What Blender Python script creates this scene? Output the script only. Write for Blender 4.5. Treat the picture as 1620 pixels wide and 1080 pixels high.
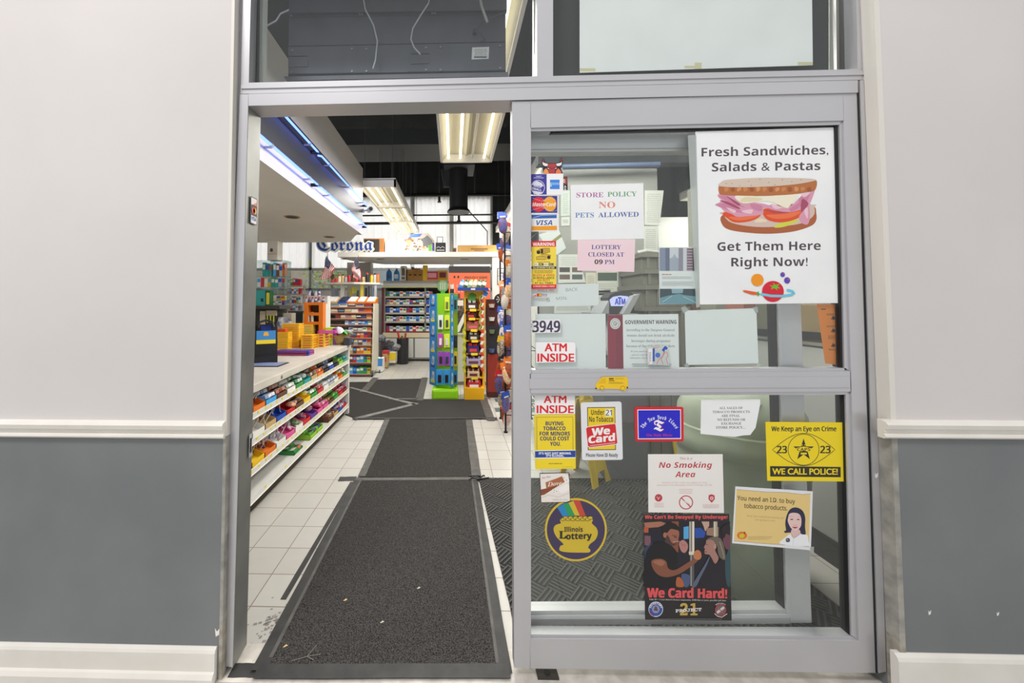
import bpy, bmesh, math, random
from mathutils import Vector, Matrix, Euler
for _o in list(bpy.data.objects): bpy.data.objects.remove(_o)
SC = bpy.context.scene
COL = SC.collection
R = random.Random(7)

# ------------------------------------------------------------------ camera
CAM = Vector((0, 0, 1.37)); FPX = 606.0; PPX, PPY = 703.0, 455.0
ROT = Euler((math.radians(92.0), 0, math.radians(1.32)), 'XYZ').to_matrix()
cd = bpy.data.cameras.new('camera'); co = bpy.data.objects.new('camera', cd); COL.objects.link(co)
co.location = CAM; co.rotation_euler = (math.radians(92.0), 0, math.radians(1.32))
cd.sensor_fit = 'HORIZONTAL'; cd.sensor_width = 36.0; cd.lens = FPX / 1620 * 36
cd.shift_x = (810 - PPX) / 1620; cd.shift_y = (PPY - 540) / 1620
cd.clip_start = 0.02; cd.clip_end = 200
SC.camera = co

# ------------------------------------------------------------------ light
w = bpy.data.worlds.new('overcast'); SC.world = w; w.use_nodes = True
wn = w.node_tree; bg = wn.nodes['Background']
bg.inputs[0].default_value = (0.98, 0.985, 1.0, 1); bg.inputs[1].default_value = 0.66
vs = SC.view_settings
vs.view_transform = 'Standard'; vs.look = 'None'; vs.gamma = 1; vs.use_curve_mapping = False; vs.exposure = 0.12
SC.cycles.max_bounces = 7; SC.cycles.transparent_max_bounces = 16
SC.cycles.diffuse_bounces = 4; SC.cycles.glossy_bounces = 3; SC.cycles.sample_clamp_indirect = 6
SC.cycles.caustics_reflective = False; SC.cycles.caustics_refractive = False

def area(name, loc, target, sx, sy, power, col=(1, 1, 1)):
    l = bpy.data.lights.new(name, 'AREA'); l.shape = 'RECTANGLE'; l.size = sx; l.size_y = sy
    l.energy = power; l.color = col
    o = bpy.data.objects.new(name, l); COL.objects.link(o); o.location = loc
    d = Vector(target) - Vector(loc)
    o.rotation_euler = d.to_track_quat('-Z', 'Y').to_euler()
    return o
sun = bpy.data.lights.new('daylight', 'SUN'); sun.energy = 7.0; sun.angle = math.radians(70)
so = bpy.data.objects.new('daylight', sun); COL.objects.link(so); so.rotation_euler = (math.radians(-62), 0, 0); so.location = (0, 20, 12)
area('facade_fill', (-2.3, -1.6, 6.4), (-0.6, 1.4, 1.7), 2.0, 1.0, 210, (1, .97, .95))  # added fill light out of view, brightens the facade from the upper left

# ------------------------------------------------------------------ pixel -> place
def ray(u, v): return ROT @ Vector(((u - PPX) / FPX, -(v - PPY) / FPX, -1))
def P(u, v, Y): d = ray(u, v); return CAM + d * (Y / d.y)
def G(u, v, z=0.0): d = ray(u, v); return CAM + d * ((z - CAM.z) / d.z)
def SX(u, v, X): d = ray(u, v); return CAM + d * (X / d.x)

# ------------------------------------------------------------------ materials
def lin(h):
    if isinstance(h, str):
        h = h.lstrip('#'); c = [int(h[i:i+2], 16) / 255 for i in (0, 2, 4)]
    else: c = [x / 255 for x in h]
    return tuple(x / 12.92 if x <= .04045 else ((x + .055) / 1.055) ** 2.4 for x in c) + (1,)
_M = {}
def mat(h, rough=.5, metal=0.0, emit=0.0, key=None, spec=.5):
    k = key or (h, rough, metal, emit, spec)
    if k in _M: return _M[k]
    m = bpy.data.materials.new('mat_%d' % len(_M)); m.use_nodes = True
    nt = m.node_tree; b = nt.nodes['Principled BSDF']; c = lin(h)
    b.inputs['Base Color'].default_value = c; b.inputs['Roughness'].default_value = rough
    b.inputs['Metallic'].default_value = metal; b.inputs['Specular IOR Level'].default_value = spec
    if emit:
        b.inputs['Emission Color'].default_value = c; b.inputs['Emission Strength'].default_value = emit
    _M[k] = m; return m
def N(nt, t, **kw):
    n = nt.nodes.new(t)
    for k, v in kw.items(): setattr(n, k, v)
    return n
def noisy(h1, h2, scale, rough=.6, metal=0.0, bump=0.0, detail=4, stretch=(1, 1, 1), lo=.35, hi=.65, key=None, spec=.4):
    k = key or ('n', h1, h2, scale, rough, metal, bump, stretch)
    if k in _M: return _M[k]
    m = bpy.data.materials.new('mat_%d' % len(_M)); m.use_nodes = True
    nt = m.node_tree; b = nt.nodes['Principled BSDF']; L = nt.links.new
    tc = N(nt, 'ShaderNodeTexCoord'); mp = N(nt, 'ShaderNodeMapping'); mp.inputs['Scale'].default_value = stretch
    nz = N(nt, 'ShaderNodeTexNoise'); nz.inputs['Scale'].default_value = scale; nz.inputs['Detail'].default_value = detail
    cr = N(nt, 'ShaderNodeValToRGB'); e = cr.color_ramp.elements
    e[0].position = lo; e[1].position = hi; e[0].color = lin(h1); e[1].color = lin(h2)
    L(tc.outputs['Object'], mp.inputs[0]); L(mp.outputs[0], nz.inputs['Vector']); L(nz.outputs['Fac'], cr.inputs[0])
    L(cr.outputs[0], b.inputs['Base Color'])
    b.inputs['Roughness'].default_value = rough; b.inputs['Metallic'].default_value = metal; b.inputs['Specular IOR Level'].default_value = spec
    if bump:
        bp = N(nt, 'ShaderNodeBump'); bp.inputs['Strength'].default_value = bump; bp.inputs['Distance'].default_value = .004
        L(nz.outputs['Fac'], bp.inputs['Height']); L(bp.outputs[0], b.inputs['Normal'])
    _M[k] = m; return m
def emis(h, s):
    k = ('e', h, s)
    if k in _M: return _M[k]
    m = bpy.data.materials.new('mat_%d' % len(_M)); m.use_nodes = True; nt = m.node_tree
    nt.nodes.remove(nt.nodes['Principled BSDF']); e = N(nt, 'ShaderNodeEmission')
    e.inputs[0].default_value = lin(h); e.inputs[1].default_value = s
    nt.links.new(e.outputs[0], nt.nodes['Material Output'].inputs[0]); _M[k] = m; return m
def clear(h, gloss=.07, rough=.02, key=None, haze=0.0):
    k = ('c', h, gloss, rough, haze)
    if k in _M: return _M[k]
    m = bpy.data.materials.new('mat_%d' % len(_M)); m.use_nodes = True; nt = m.node_tree; L = nt.links.new
    nt.nodes.remove(nt.nodes['Principled BSDF'])
    t = N(nt, 'ShaderNodeBsdfTransparent'); t.inputs[0].default_value = lin(h)
    g = N(nt, 'ShaderNodeBsdfGlossy'); g.inputs['Roughness'].default_value = rough
    mx = N(nt, 'ShaderNodeMixShader'); mx.inputs[0].default_value = gloss
    L(t.outputs[0], mx.inputs[1]); L(g.outputs[0], mx.inputs[2]); last = mx
    if haze:
        d = N(nt, 'ShaderNodeBsdfDiffuse'); d.inputs[0].default_value = lin('e6ece8')
        m2 = N(nt, 'ShaderNodeMixShader'); m2.inputs[0].default_value = haze
        L(last.outputs[0], m2.inputs[1]); L(d.outputs[0], m2.inputs[2]); last = m2
    L(last.outputs[0], nt.nodes['Material Output'].inputs[0]); _M[k] = m; return m
def grid_mat(x0, y0, size, tile1, tile2, grout, gw=.016):
    m = bpy.data.materials.new('floor_tiles'); m.use_nodes = True; nt = m.node_tree; L = nt.links.new
    b = nt.nodes['Principled BSDF']; tc = N(nt, 'ShaderNodeTexCoord'); sp = N(nt, 'ShaderNodeSeparateXYZ'); L(tc.outputs['Object'], sp.inputs[0])
    def mth(op, a, c=None):
        n = N(nt, 'ShaderNodeMath', operation=op)
        for i, q in enumerate((a, c)):
            if q is None: continue
            if isinstance(q, (int, float)): n.inputs[i].default_value = q
            else: L(q, n.inputs[i])
        return n.outputs[0]
    ed = []; fl = []
    for ax, o in ((0, x0), (1, y0)):
        t = mth('DIVIDE', mth('SUBTRACT', sp.outputs[ax], o), size); fl.append(mth('FLOOR', t))
        f = mth('FRACT', t); ed.append(mth('ABSOLUTE', mth('SUBTRACT', f, .5)))
    line = mth('GREATER_THAN', mth('MAXIMUM', ed[0], ed[1]), .5 - gw)
    cb = N(nt, 'ShaderNodeCombineXYZ'); L(fl[0], cb.inputs[0]); L(fl[1], cb.inputs[1])
    wn_ = N(nt, 'ShaderNodeTexWhiteNoise'); L(cb.outputs[0], wn_.inputs[0])
    nz = N(nt, 'ShaderNodeTexNoise'); nz.inputs['Scale'].default_value = 9; nz.inputs['Detail'].default_value = 6; L(tc.outputs['Object'], nz.inputs['Vector'])
    fac = mth('ADD', mth('MULTIPLY', wn_.outputs[0], .45), mth('MULTIPLY', nz.outputs['Fac'], .55))
    c1 = N(nt, 'ShaderNodeMixRGB'); c1.inputs[1].default_value = lin(tile1); c1.inputs[2].default_value = lin(tile2); L(fac, c1.inputs[0])
    c2 = N(nt, 'ShaderNodeMixRGB'); c2.inputs[2].default_value = lin(grout); L(line, c2.inputs[0]); L(c1.outputs[0], c2.inputs[1])
    L(c2.outputs[0], b.inputs['Base Color']); b.inputs['Roughness'].default_value = .38
    bp = N(nt, 'ShaderNodeBump'); bp.invert = True; bp.inputs['Distance'].default_value = .002; bp.inputs['Strength'].default_value = .6
    L(line, bp.inputs['Height']); L(bp.outputs[0], b.inputs['Normal'])
    return m
def herring_mat():
    m = bpy.data.materials.new('ribbed_rubber'); m.use_nodes = True; nt = m.node_tree; L = nt.links.new
    b = nt.nodes['Principled BSDF']; tc = N(nt, 'ShaderNodeTexCoord'); mp = N(nt, 'ShaderNodeMapping')
    mp.inputs['Rotation'].default_value = (0, 0, math.radians(40)); mp.inputs['Scale'].default_value = (9, 9, 9)
    sp = N(nt, 'ShaderNodeSeparateXYZ'); L(tc.outputs['Object'], mp.inputs[0]); L(mp.outputs[0], sp.inputs[0])
    ck = N(nt, 'ShaderNodeTexChecker'); ck.inputs['Scale'].default_value = 1; L(mp.outputs[0], ck.inputs[0])
    mx = N(nt, 'ShaderNodeMixRGB'); L(ck.outputs['Fac'], mx.inputs[0]); L(sp.outputs[0], mx.inputs[1]); L(sp.outputs[1], mx.inputs[2])
    s = N(nt, 'ShaderNodeMath', operation='MULTIPLY'); s.inputs[1].default_value = 6.2832 * 5; L(mx.outputs[0], s.inputs[0])
    sn = N(nt, 'ShaderNodeMath', operation='SINE'); L(s.outputs[0], sn.inputs[0])
    cr = N(nt, 'ShaderNodeValToRGB'); e = cr.color_ramp.elements; e[0].position = .15; e[0].color = lin('1b1b1c'); e[1].position = .6; e[1].color = lin('565653'); L(sn.outputs[0], cr.inputs[0])
    L(cr.outputs[0], b.inputs['Base Color']); b.inputs['Roughness'].default_value = .8
    bp = N(nt, 'ShaderNodeBump'); bp.inputs['Distance'].default_value = .006; L(sn.outputs[0], bp.inputs['Height']); L(bp.outputs[0], b.inputs['Normal'])
    return m
def curtain_mat(h):
    m = bpy.data.materials.new('curtain_cloth'); m.use_nodes = True; nt = m.node_tree; L = nt.links.new
    nt.nodes.remove(nt.nodes['Principled BSDF'])
    d = N(nt, 'ShaderNodeBsdfDiffuse'); d.inputs[0].default_value = lin(h); t = N(nt, 'ShaderNodeBsdfTranslucent'); t.inputs[0].default_value = lin(h)
    mx = N(nt, 'ShaderNodeMixShader'); mx.inputs[0].default_value = .62; L(d.outputs[0], mx.inputs[1]); L(t.outputs[0], mx.inputs[2])
    L(mx.outputs[0], nt.nodes['Material Output'].inputs[0]); return m

# ------------------------------------------------------------------ mesh builder
ORG = {}
class MB:
    def __init__(s): s.v = []; s.f = []; s.m = []; s.mats = []
    def mi(s, m):
        if isinstance(m, str): m = mat(m)
        if m not in s.mats: s.mats.append(m)
        return s.mats.index(m)
    def add(s, vs, fs, m):
        n = len(s.v); s.v += [Vector(x) for x in vs]; i = s.mi(m)
        for f in fs: s.f.append([n + k for k in f]); s.m.append(i)
        return s
    def box(s, x0, x1, y0, y1, z0, z1, m, M=None):
        vs = [Vector((x, y, z)) for z in (z0, z1) for y in (y0, y1) for x in (x0, x1)]
        if M is not None: vs = [M @ q for q in vs]
        return s.add(vs, [(0, 2, 3, 1), (4, 5, 7, 6), (0, 1, 5, 4), (2, 6, 7, 3), (0, 4, 6, 2), (1, 3, 7, 5)], m)
    def rbox(s, x0, x1, y0, y1, z0, z1, m, b=.005, M=None):
        X = (x0, x1); Y = (y0, y1); Z = (z0, z1)
        b = min(b, (x1-x0)/2.01, (y1-y0)/2.01, (z1-z0)/2.01)
        bm = bmesh.new(); bmesh.ops.create_cube(bm, size=1)
        for q in bm.verts: q.co = Vector(((x0+x1)/2 + q.co.x*(x1-x0), (y0+y1)/2 + q.co.y*(y1-y0), (z0+z1)/2 + q.co.z*(z1-z0)))
        bmesh.ops.bevel(bm, geom=list(bm.edges), offset=b, segments=2, affect='EDGES', profile=.6)
        return s.bm(bm, m, M)
    def bm(s, bm, m, M=None):
        bm.verts.ensure_lookup_table(); bm.verts.index_update()
        vs = [(M @ q.co if M is not None else q.co.copy()) for q in bm.verts]
        fs = [[q.index for q in f.verts] for f in bm.faces]; bm.free()
        return s.add(vs, fs, m)
    def cyl(s, a, b, r, m, n=12, r2=None, cap=True):
        a = Vector(a); b = Vector(b); d = (b - a).normalized(); r2 = r if r2 is None else r2
        u = d.orthogonal().normalized(); w_ = d.cross(u)
        A = [a + (u*math.cos(2*math.pi*k/n) + w_*math.sin(2*math.pi*k/n))*r for k in range(n)]
        B = [b + (u*math.cos(2*math.pi*k/n) + w_*math.sin(2*math.pi*k/n))*r2 for k in range(n)]
        fs = [(k, (k+1) % n, n+(k+1) % n, n+k) for k in range(n)]
        if cap: fs += [tuple(range(n))[::-1], tuple(range(n, 2*n))]
        return s.add(A + B, fs, m)
    def tube(s, pts, r, m, n=8):
        pts = [Vector(p) for p in pts]; rings = []; u = None
        for i, p in enumerate(pts):
            d = (pts[min(i+1, len(pts)-1)] - pts[max(i-1, 0)]).normalized()
            u = d.orthogonal().normalized() if u is None else (u - d*u.dot(d)).normalized()
            w_ = d.cross(u); rings += [p + (u*math.cos(2*math.pi*k/n) + w_*math.sin(2*math.pi*k/n))*r for k in range(n)]
        fs = [(i*n+k, i*n+(k+1) % n, (i+1)*n+(k+1) % n, (i+1)*n+k) for i in range(len(pts)-1) for k in range(n)]
        fs += [tuple(range(n))[::-1], tuple(range((len(pts)-1)*n, len(pts)*n))]
        return s.add(rings, fs, m)
    def lathe(s, prof, c, m, n=24, axis='Z', sx=1, sy=1):
        vs = []; c = Vector(c)
        for (r, z) in prof:
            for k in range(n):
                a = 2*math.pi*k/n; q = Vector((r*math.cos(a)*sx, r*math.sin(a)*sy, z))
                if axis == 'Y': q = Vector((q.x, -q.z, q.y))
                vs.append(c + q)
        fs = [(i*n+k, i*n+(k+1) % n, (i+1)*n+(k+1) % n, (i+1)*n+k) for i in range(len(prof)-1) for k in range(n)]
        fs += [tuple(range(n))[::-1], tuple(range((len(prof)-1)*n, len(prof)*n))]
        return s.add(vs, fs, m)
    def prism(s, pts, d, m):
        """polygon pts (3D) extruded by vector d"""
        pts = [Vector(p) for p in pts]; d = Vector(d); n = len(pts)
        return s.add(pts + [p + d for p in pts], [tuple(range(n)), tuple(range(n, 2*n))[::-1]] + [(k, n+k, n+(k+1) % n, (k+1) % n) for k in range(n)], m)
    def poly(s, pts, m): return s.add(pts, [tuple(range(len(pts)))], m)
    def hexa(s, front, back, m):
        """4 front + 4 back corners"""
        return s.add(list(front) + list(back), [(0, 1, 2, 3), (7, 6, 5, 4), (0, 4, 5, 1), (1, 5, 6, 2), (2, 6, 7, 3), (3, 7, 4, 0)], m)
    def build(s, name, parent=None, smooth=False, origin=None):
        me = bpy.data.meshes.new(name)
        if parent is not None: o0 = ORG[parent.name]
        elif origin is not None: o0 = Vector(origin)
        else:
            lo = [min(q[i] for q in s.v) for i in range(3)]; hi = [max(q[i] for q in s.v) for i in range(3)]
            o0 = Vector(((lo[0]+hi[0])/2, (lo[1]+hi[1])/2, lo[2]))
        me.from_pydata([q - o0 for q in s.v], [], s.f)
        for m in s.mats: me.materials.append(m)
        me.polygons.foreach_set('material_index', s.m)
        bm = bmesh.new(); bm.from_mesh(me)
        bmesh.ops.recalc_face_normals(bm, faces=bm.faces); bm.to_mesh(me); bm.free()
        if smooth:
            me.polygons.foreach_set('use_smooth', [True]*len(me.polygons)); me.set_sharp_from_angle(angle=math.radians(38))
        me.update()
        o = bpy.data.objects.new(name, me); COL.objects.link(o)
        if parent is not None: o.parent = parent
        else: o.location = o0
        ORG[o.name] = o0
        return o
def tag(o, label, cat, group=None, kind=None):
    o['label'] = label; o['category'] = cat
    if group: o['group'] = group
    if kind: o['kind'] = kind
    return o
def thing(name, label, cat, loc, group=None):
    o = bpy.data.objects.new(name, None); COL.objects.link(o); o.location = loc; o.empty_display_size = .05
    ORG[o.name] = Vector(loc); return tag(o, label, cat, group)
def struct(mb, name, parent=None):
    o = mb.build(name, parent)
    if parent is None: o['kind'] = 'structure'
    return o
def copy_tree(o, parent=None):
    c = o.copy(); COL.objects.link(c)
    if parent is not None: c.parent = parent
    for ch in [q for q in bpy.data.objects if q.parent == o]: copy_tree(ch, c)
    return c
def one(mb, name, label, cat, group=None, smooth=False, kind=None): return tag(mb.build(name, smooth=smooth), label, cat, group, kind)
def frame_quad(us, Y0, Y1, mb, m):
    """box whose front quad is given by photo corners on the plane Y0, depth to Y1"""
    f = [P(u, v, Y0) for u, v in us]; mb.hexa(f, [Vector((q.x, Y1, q.z)) for q in f], m)

# ------------------------------------------------------------------ lettering
STY = {'sans': None, 'serifb': (0x1D400, 0x1D41A, 0x1D7CE), 'sansb': (0x1D5D4, 0x1D5EE, 0x1D7EC), 'sansbi': (0x1D63C, 0x1D656, 0x1D7EC),
       'frak': (0x1D56C, 0x1D586, 0x1D7CE), 'serifbi': (0x1D468, 0x1D482, 0x1D7CE), 'sansr': (0x1D5A0, 0x1D5BA, 0x1D7E2), 'sansi': (0x1D608, 0x1D622, 0x1D7E2), 'mono': (0x1D670, 0x1D68A, 0x1D7F6)}
def styled(t, st):
    k = STY[st]
    if not k: return t
    return ''.join(chr(k[0]+ord(c)-65) if 'A' <= c <= 'Z' else chr(k[1]+ord(c)-97) if 'a' <= c <= 'z' else chr(k[2]+ord(c)-48) if c.isdigit() else c for c in t)
_G = {}
def glyphs(t, st, fat=0.0):
    k = (t, st, fat)
    if k in _G: return _G[k]
    c = bpy.data.curves.new('lettering', 'FONT'); c.body = styled(t, st); c.resolution_u = 3 if len(t) < 20 else 1; c.fill_mode = 'FRONT'; c.offset = fat
    o = bpy.data.objects.new('lettering', c); COL.objects.link(o); bpy.context.view_layer.update()
    me = o.evaluated_get(bpy.context.evaluated_depsgraph_get()).to_mesh()
    vs = [(q.co.x, q.co.y) for q in me.vertices]; fs = [tuple(p.vertices) for p in me.polygons]
    bpy.data.objects.remove(o); bpy.data.curves.remove(c)
    x0 = min(q[0] for q in vs); x1 = max(q[0] for q in vs)
    _G[k] = ([(q[0]-x0, q[1]) for q in vs], fs, x1-x0); return _G[k]
def cap(st):
    g = glyphs('H', st); return max(q[1] for q in g[0])

class Print:
    """A flat printed sheet laid out in photo coordinates on the plane Y (its own front face); o/sc: offset and scale of the working crop."""
    def __init__(s, Y, o=(0, 0), sc=1.0, th=.0006): s.mb = MB(); s.Y = Y; s.o = o; s.sc = sc; s.k = 0; s.th = th
    def p(s, u, v, k=None): return P(s.o[0] + u/s.sc, s.o[1] + v/s.sc, s.Y - .00003*(s.k if k is None else k))
    def sheet(s, pts, m):
        f = [s.p(u, v, 0) for u, v in pts]; s.mb.prism(f, (0, s.th, 0), m); return s
    def poly(s, pts, m): s.k += 1; s.mb.poly([s.p(u, v) for u, v in pts], m); return s
    def rect(s, a, b, c, d, m): return s.poly([(a, b), (c, b), (c, d), (a, d)], m)
    def ell(s, cx, cy, rx, ry, m, n=28, a0=0, a1=360):
        return s.poly([(cx + rx*math.cos(math.radians(a0+(a1-a0)*k/n)), cy + ry*math.sin(math.radians(a0+(a1-a0)*k/n))) for k in range(n + (a1-a0 != 360))], m)
    def line(s, pts, w_, m, closed=False):
        s.k += 1; n = len(pts); L = []; Rr = []
        for i in range(n):
            a = pts[(i-1) % n] if closed or i else pts[0]; b = pts[(i+1) % n] if closed or i < n-1 else pts[-1]
            dx, dy = b[0]-a[0], b[1]-a[1]; l = math.hypot(dx, dy) or 1
            nx, ny = -dy/l*w_/2, dx/l*w_/2; x, y = pts[i]
            L.append(s.p(x+nx, y+ny)); Rr.append(s.p(x-nx, y-ny))
        s.mb.add(L + Rr, [(i, (i+1) % n, n+(i+1) % n, n+i) for i in range(n if closed else n-1)], m); return s
    def ring(s, cx, cy, rx, ry, w_, m, n=32): return s.line([(cx + rx*math.cos(2*math.pi*k/n), cy + ry*math.sin(2*math.pi*k/n)) for k in range(n)], w_, m, True)
    def text(s, t, x, y, h, w_, m, st='sansb', slope=0.0, fat=0.0, vert=False, skew=0.0):
        """left x, baseline y, capital height h, total width w_"""
        g, fs, gw = glyphs(t, st); sy = h/cap(st); sx = (w_/gw) if w_ else sy; f = fat*sy
        for dx, dy in (((0, 0),) if not fat else ((-f, -f*.5), (f, -f*.5), (-f, f*.5), (f, f*.5), (0, 0))):
            s.k += 1 if not fat else .2; V = []
            for a, b in g:
                if vert: V.append(s.p(x + dx - b*sy, y + dy - a*sx))
                else: V.append(s.p(x + dx + a*sx + b*sy*skew, y + dy - b*sy + a*sx*slope))
            s.mb.add(V, fs, m)
        return s
    def blob(s, pts, m, n=4):
        out = []; L = len(pts)
        for i in range(L):
            p0, p1, p2, p3 = pts[i-1], pts[i], pts[(i+1) % L], pts[(i+2) % L]
            for k in range(n):
                t = k/n; out.append(tuple(.5*(2*p1[j] + (p2[j]-p0[j])*t + (2*p0[j]-5*p1[j]+4*p2[j]-p3[j])*t*t + (3*p1[j]-p0[j]-3*p2[j]+p3[j])*t**3) for j in (0, 1)))
        return s.poly(out, m)
    def ctext(s, t, cx, y, h, w_, m, st='sansb', slope=0.0, fat=0.0): return s.text(t, cx - w_/2, y - slope*w_/2, h, w_, m, st, slope, fat)
    def arc(s, t, cx, cy, r, a0, a1, h, m, st='sansb', cw=None, inward=False):
        s.k += 1; n = len(t); sy = h/cap(st)
        for i, ch in enumerate(t):
            if ch == ' ': continue
            g, fs, gw = glyphs(ch, st); a = math.radians(a0 + (a1-a0)*(i+.5)/n); sx = min(sy, (cw or 1e9)/max(gw, .01))
            V = []
            for q, b in g:
                rr = r + (b*sy if not inward else -b*sy); aa = a + ((q-gw/2)*sx)/r*(1 if not inward else -1)
                V.append(s.p(cx + rr*math.cos(aa), cy + rr*math.sin(aa)))
            s.mb.add(V, fs, m)
        return s
    def lines(s, x0, x1, y0, y1, n, h, m, jag=.15, ctr=False):
        """small print that is too fine to read: rows of broken strokes"""
        s.k += 1; rr = random.Random(int(x0*7+y0))
        for i in range(n):
            y = y0 + (y1-y0)*(i+.5)/n; e = (x1-x0)*jag*rr.random(); a = x0 + (e/2 if ctr else 0); b = x1 - (e/2 if ctr else e); x = a
            while x < b:
                l = min(b-x, h*(1+4*rr.random())); s.mb.add([s.p(x, y-h/2), s.p(x+l, y-h/2), s.p(x+l, y+h/2), s.p(x, y+h/2)], [(0, 1, 2, 3)], m); x += l + h*.6
        return s
    def done(s, name, label, cat, group=None, parent=None):
        if parent is not None: return s.mb.build(name, parent)
        return one(s.mb, name, label, cat, group)
# ================================================================== SETTING
ALU = noisy('c6c5c8', 'cccbce', 2.0, rough=.36, metal=.5, stretch=(1, 1, 2), lo=.3, hi=.7, key='alu')
ALUD = noisy('7c7d7c', '93948f', 4.0, rough=.42, metal=.5, stretch=(14, 1, 1), key='alud')
GASK = mat('18181a', .6)
WHITE = mat('e6e4de', .55); IVORY = noisy('e6e1d8', 'efebe4', 6, rough=.5, lo=.3, hi=.7)
UPPER = noisy('d5d0ce', 'dbd6d4', 1.4, rough=.75, bump=.05, key='upper', spec=.2)
LOWER = noisy('767a7b', '808384', 2.2, rough=.62, bump=.04, key='lower', spec=.3)
DARK = noisy('1d2022', '26292b', 3, rough=.9, key='dark')
YF, YFB, YD, YDB, YG = 1.44, 1.535, 1.446, 1.49, 1.4645
YWL, YWR = 1.415, 1.398

# floor
ga = G(561, 668); gy = G(456, 866.5)
fl = MB(); fl.add([(-7, -1.5, 0), (7, -1.5, 0), (7, 10.2, 0), (-7, 10.2, 0)], [(0, 1, 2, 3)], grid_mat(ga.x, gy.y, .2035, 'b6b4ae', 'c6c4be', '85776a', .012))
o_ = fl.build('floor', origin=(0, 0, 0)); o_['kind'] = 'structure'
st = MB(); f0 = P(360, 1060, YF); f1 = P(1400, 1060, YF)
st.box(f0.x-.05, f1.x+.05, 1.405, 1.56, .0004, .004, noisy('bdb7ae', 'd6d1c8', 18, rough=.5)); struct(st, 'trim_1')   # stone threshold
for i, v in enumerate((633, 648)):
    a = G(783, v); fl = MB(); fl.box(a.x, a.x+.55, a.y-.09, a.y+.09, .0004, .0012, noisy('47605b', '54706a', 8, rough=.4)); fl.build('floor_tile')['kind'] = 'structure'

# front walls
xl = P(361.5, 500, YWL).x; xr = P(1402.5, 500, YWR).x
zr = P(180, 688, YWL).z; z2 = P(1500, 690, YWR).z
for nm, a, b, Y, zz in (('wall_left', -3.6, xl, YWL, zr), ('wall_right', xr, 3.4, YWR, z2)):
    m = MB(); m.box(a, b, Y, 1.56, zz, 3.6, UPPER); m.box(a, b, Y, 1.56, 0, zz, LOWER); struct(m, nm)
m = MB(); m.box(xl, xr, 1.45, 1.56, 2.72, 3.6, UPPER); struct(m, 'wall_header')
def molding(a, b, Y, z0, z1, prof, nm, endcut=0):
    m = MB(); n = len(prof)
    A = [Vector((a, Y - d, z0 + (z1-z0)*t)) for t, d in prof]; B = [Vector((b, Y - d, z0 + (z1-z0)*t)) for t, d in prof]
    m.add(A + B, [(k, (k+1) % n, n+(k+1) % n, n+k) for k in range(n)] + [tuple(range(n)), tuple(range(n, 2*n))[::-1]], IVORY)
    o = m.build(nm); o['kind'] = 'structure'; return o
RAILP = [(0, -.01), (0, .010), (.10, .016), (.22, .014), (.28, .008), (.36, .012), (.5, .012), (.56, .020), (.8, .024), (.93, .018), (1, .004), (1, -.01)]
molding(-3.6, P(352, 676, YWL-.02).x, YWL, P(180, 691, YWL).z, P(180, 664, YWL).z, RAILP, 'trim_2')
molding(P(1403, 680, YWR-.02).x, 3.4, YWR, P(1500, 692.5, YWR).z, P(1500, 664, YWR).z, RAILP, 'trim_3')
BASEP = [(0, -.01), (0, .030), (.22, .030), (.32, .022), (.36, .016), (.88, .016), (.95, .012), (1, .003), (1, -.01)]
molding(-3.6, P(338, 1045, YWL-.02).x, YWL, 0, P(180, 1018, YWL).z, BASEP, 'baseboard_left')
molding(P(1424, 1050, YWR-.02).x, 3.4, YWR, 0, P(1520, 1033, YWR).z, BASEP, 'baseboard_right')
# corner beads where the walls return to the frame
for nm, a, b, Y in (('trim_4', xl-.010, xl+.0015, YWL), ('trim_5', xr-.0015, xr+.018, YWR)):
    m = MB(); m.box(a, b, Y-.002, YF-.001, zr if nm == 'trim_4' else z2, 3.2, mat('e2ddd4', .6)); m.box(a, b, Y-.002, YF-.001, .2, zr if nm == 'trim_4' else z2, noisy('8b8a84', 'b0aca4', 16, rough=.8)); m.box(a, b, Y-.002, YF-.001, 0, .2, noisy('8d867a', 'b5aea2', 25, rough=.9)); struct(m, nm)
# patch of bare white paint by the frame foot, chips on the painted wall
for i, (u, v, s, nm, lb, Y) in enumerate(((344, 1000, 4, 'paint_chip', 'white paint chip at the foot of the steel door jamb', YWL), (1471, 969, 2.2, 'paint_chip', 'white paint chip low on the grey wall, beside the door', YWR), (1579, 971, 1.8, 'paint_chip', 'small white paint chip low on the grey wall, far from the door', YWR), (1387, 752, 2.4, 'paint_chip', 'white paint fleck on the upright of the door frame', YF))):
    q = Print(Y - .0008); q.sheet([(u-s, v-s*1.6), (u-s*.2, v-s*.3), (u+s, v-s*1.8), (u+s*.6, v+s), (u-s*.7, v+s*1.7)], mat('f3f0ea', .7)); q.done(nm, lb, 'paint chip')

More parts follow.
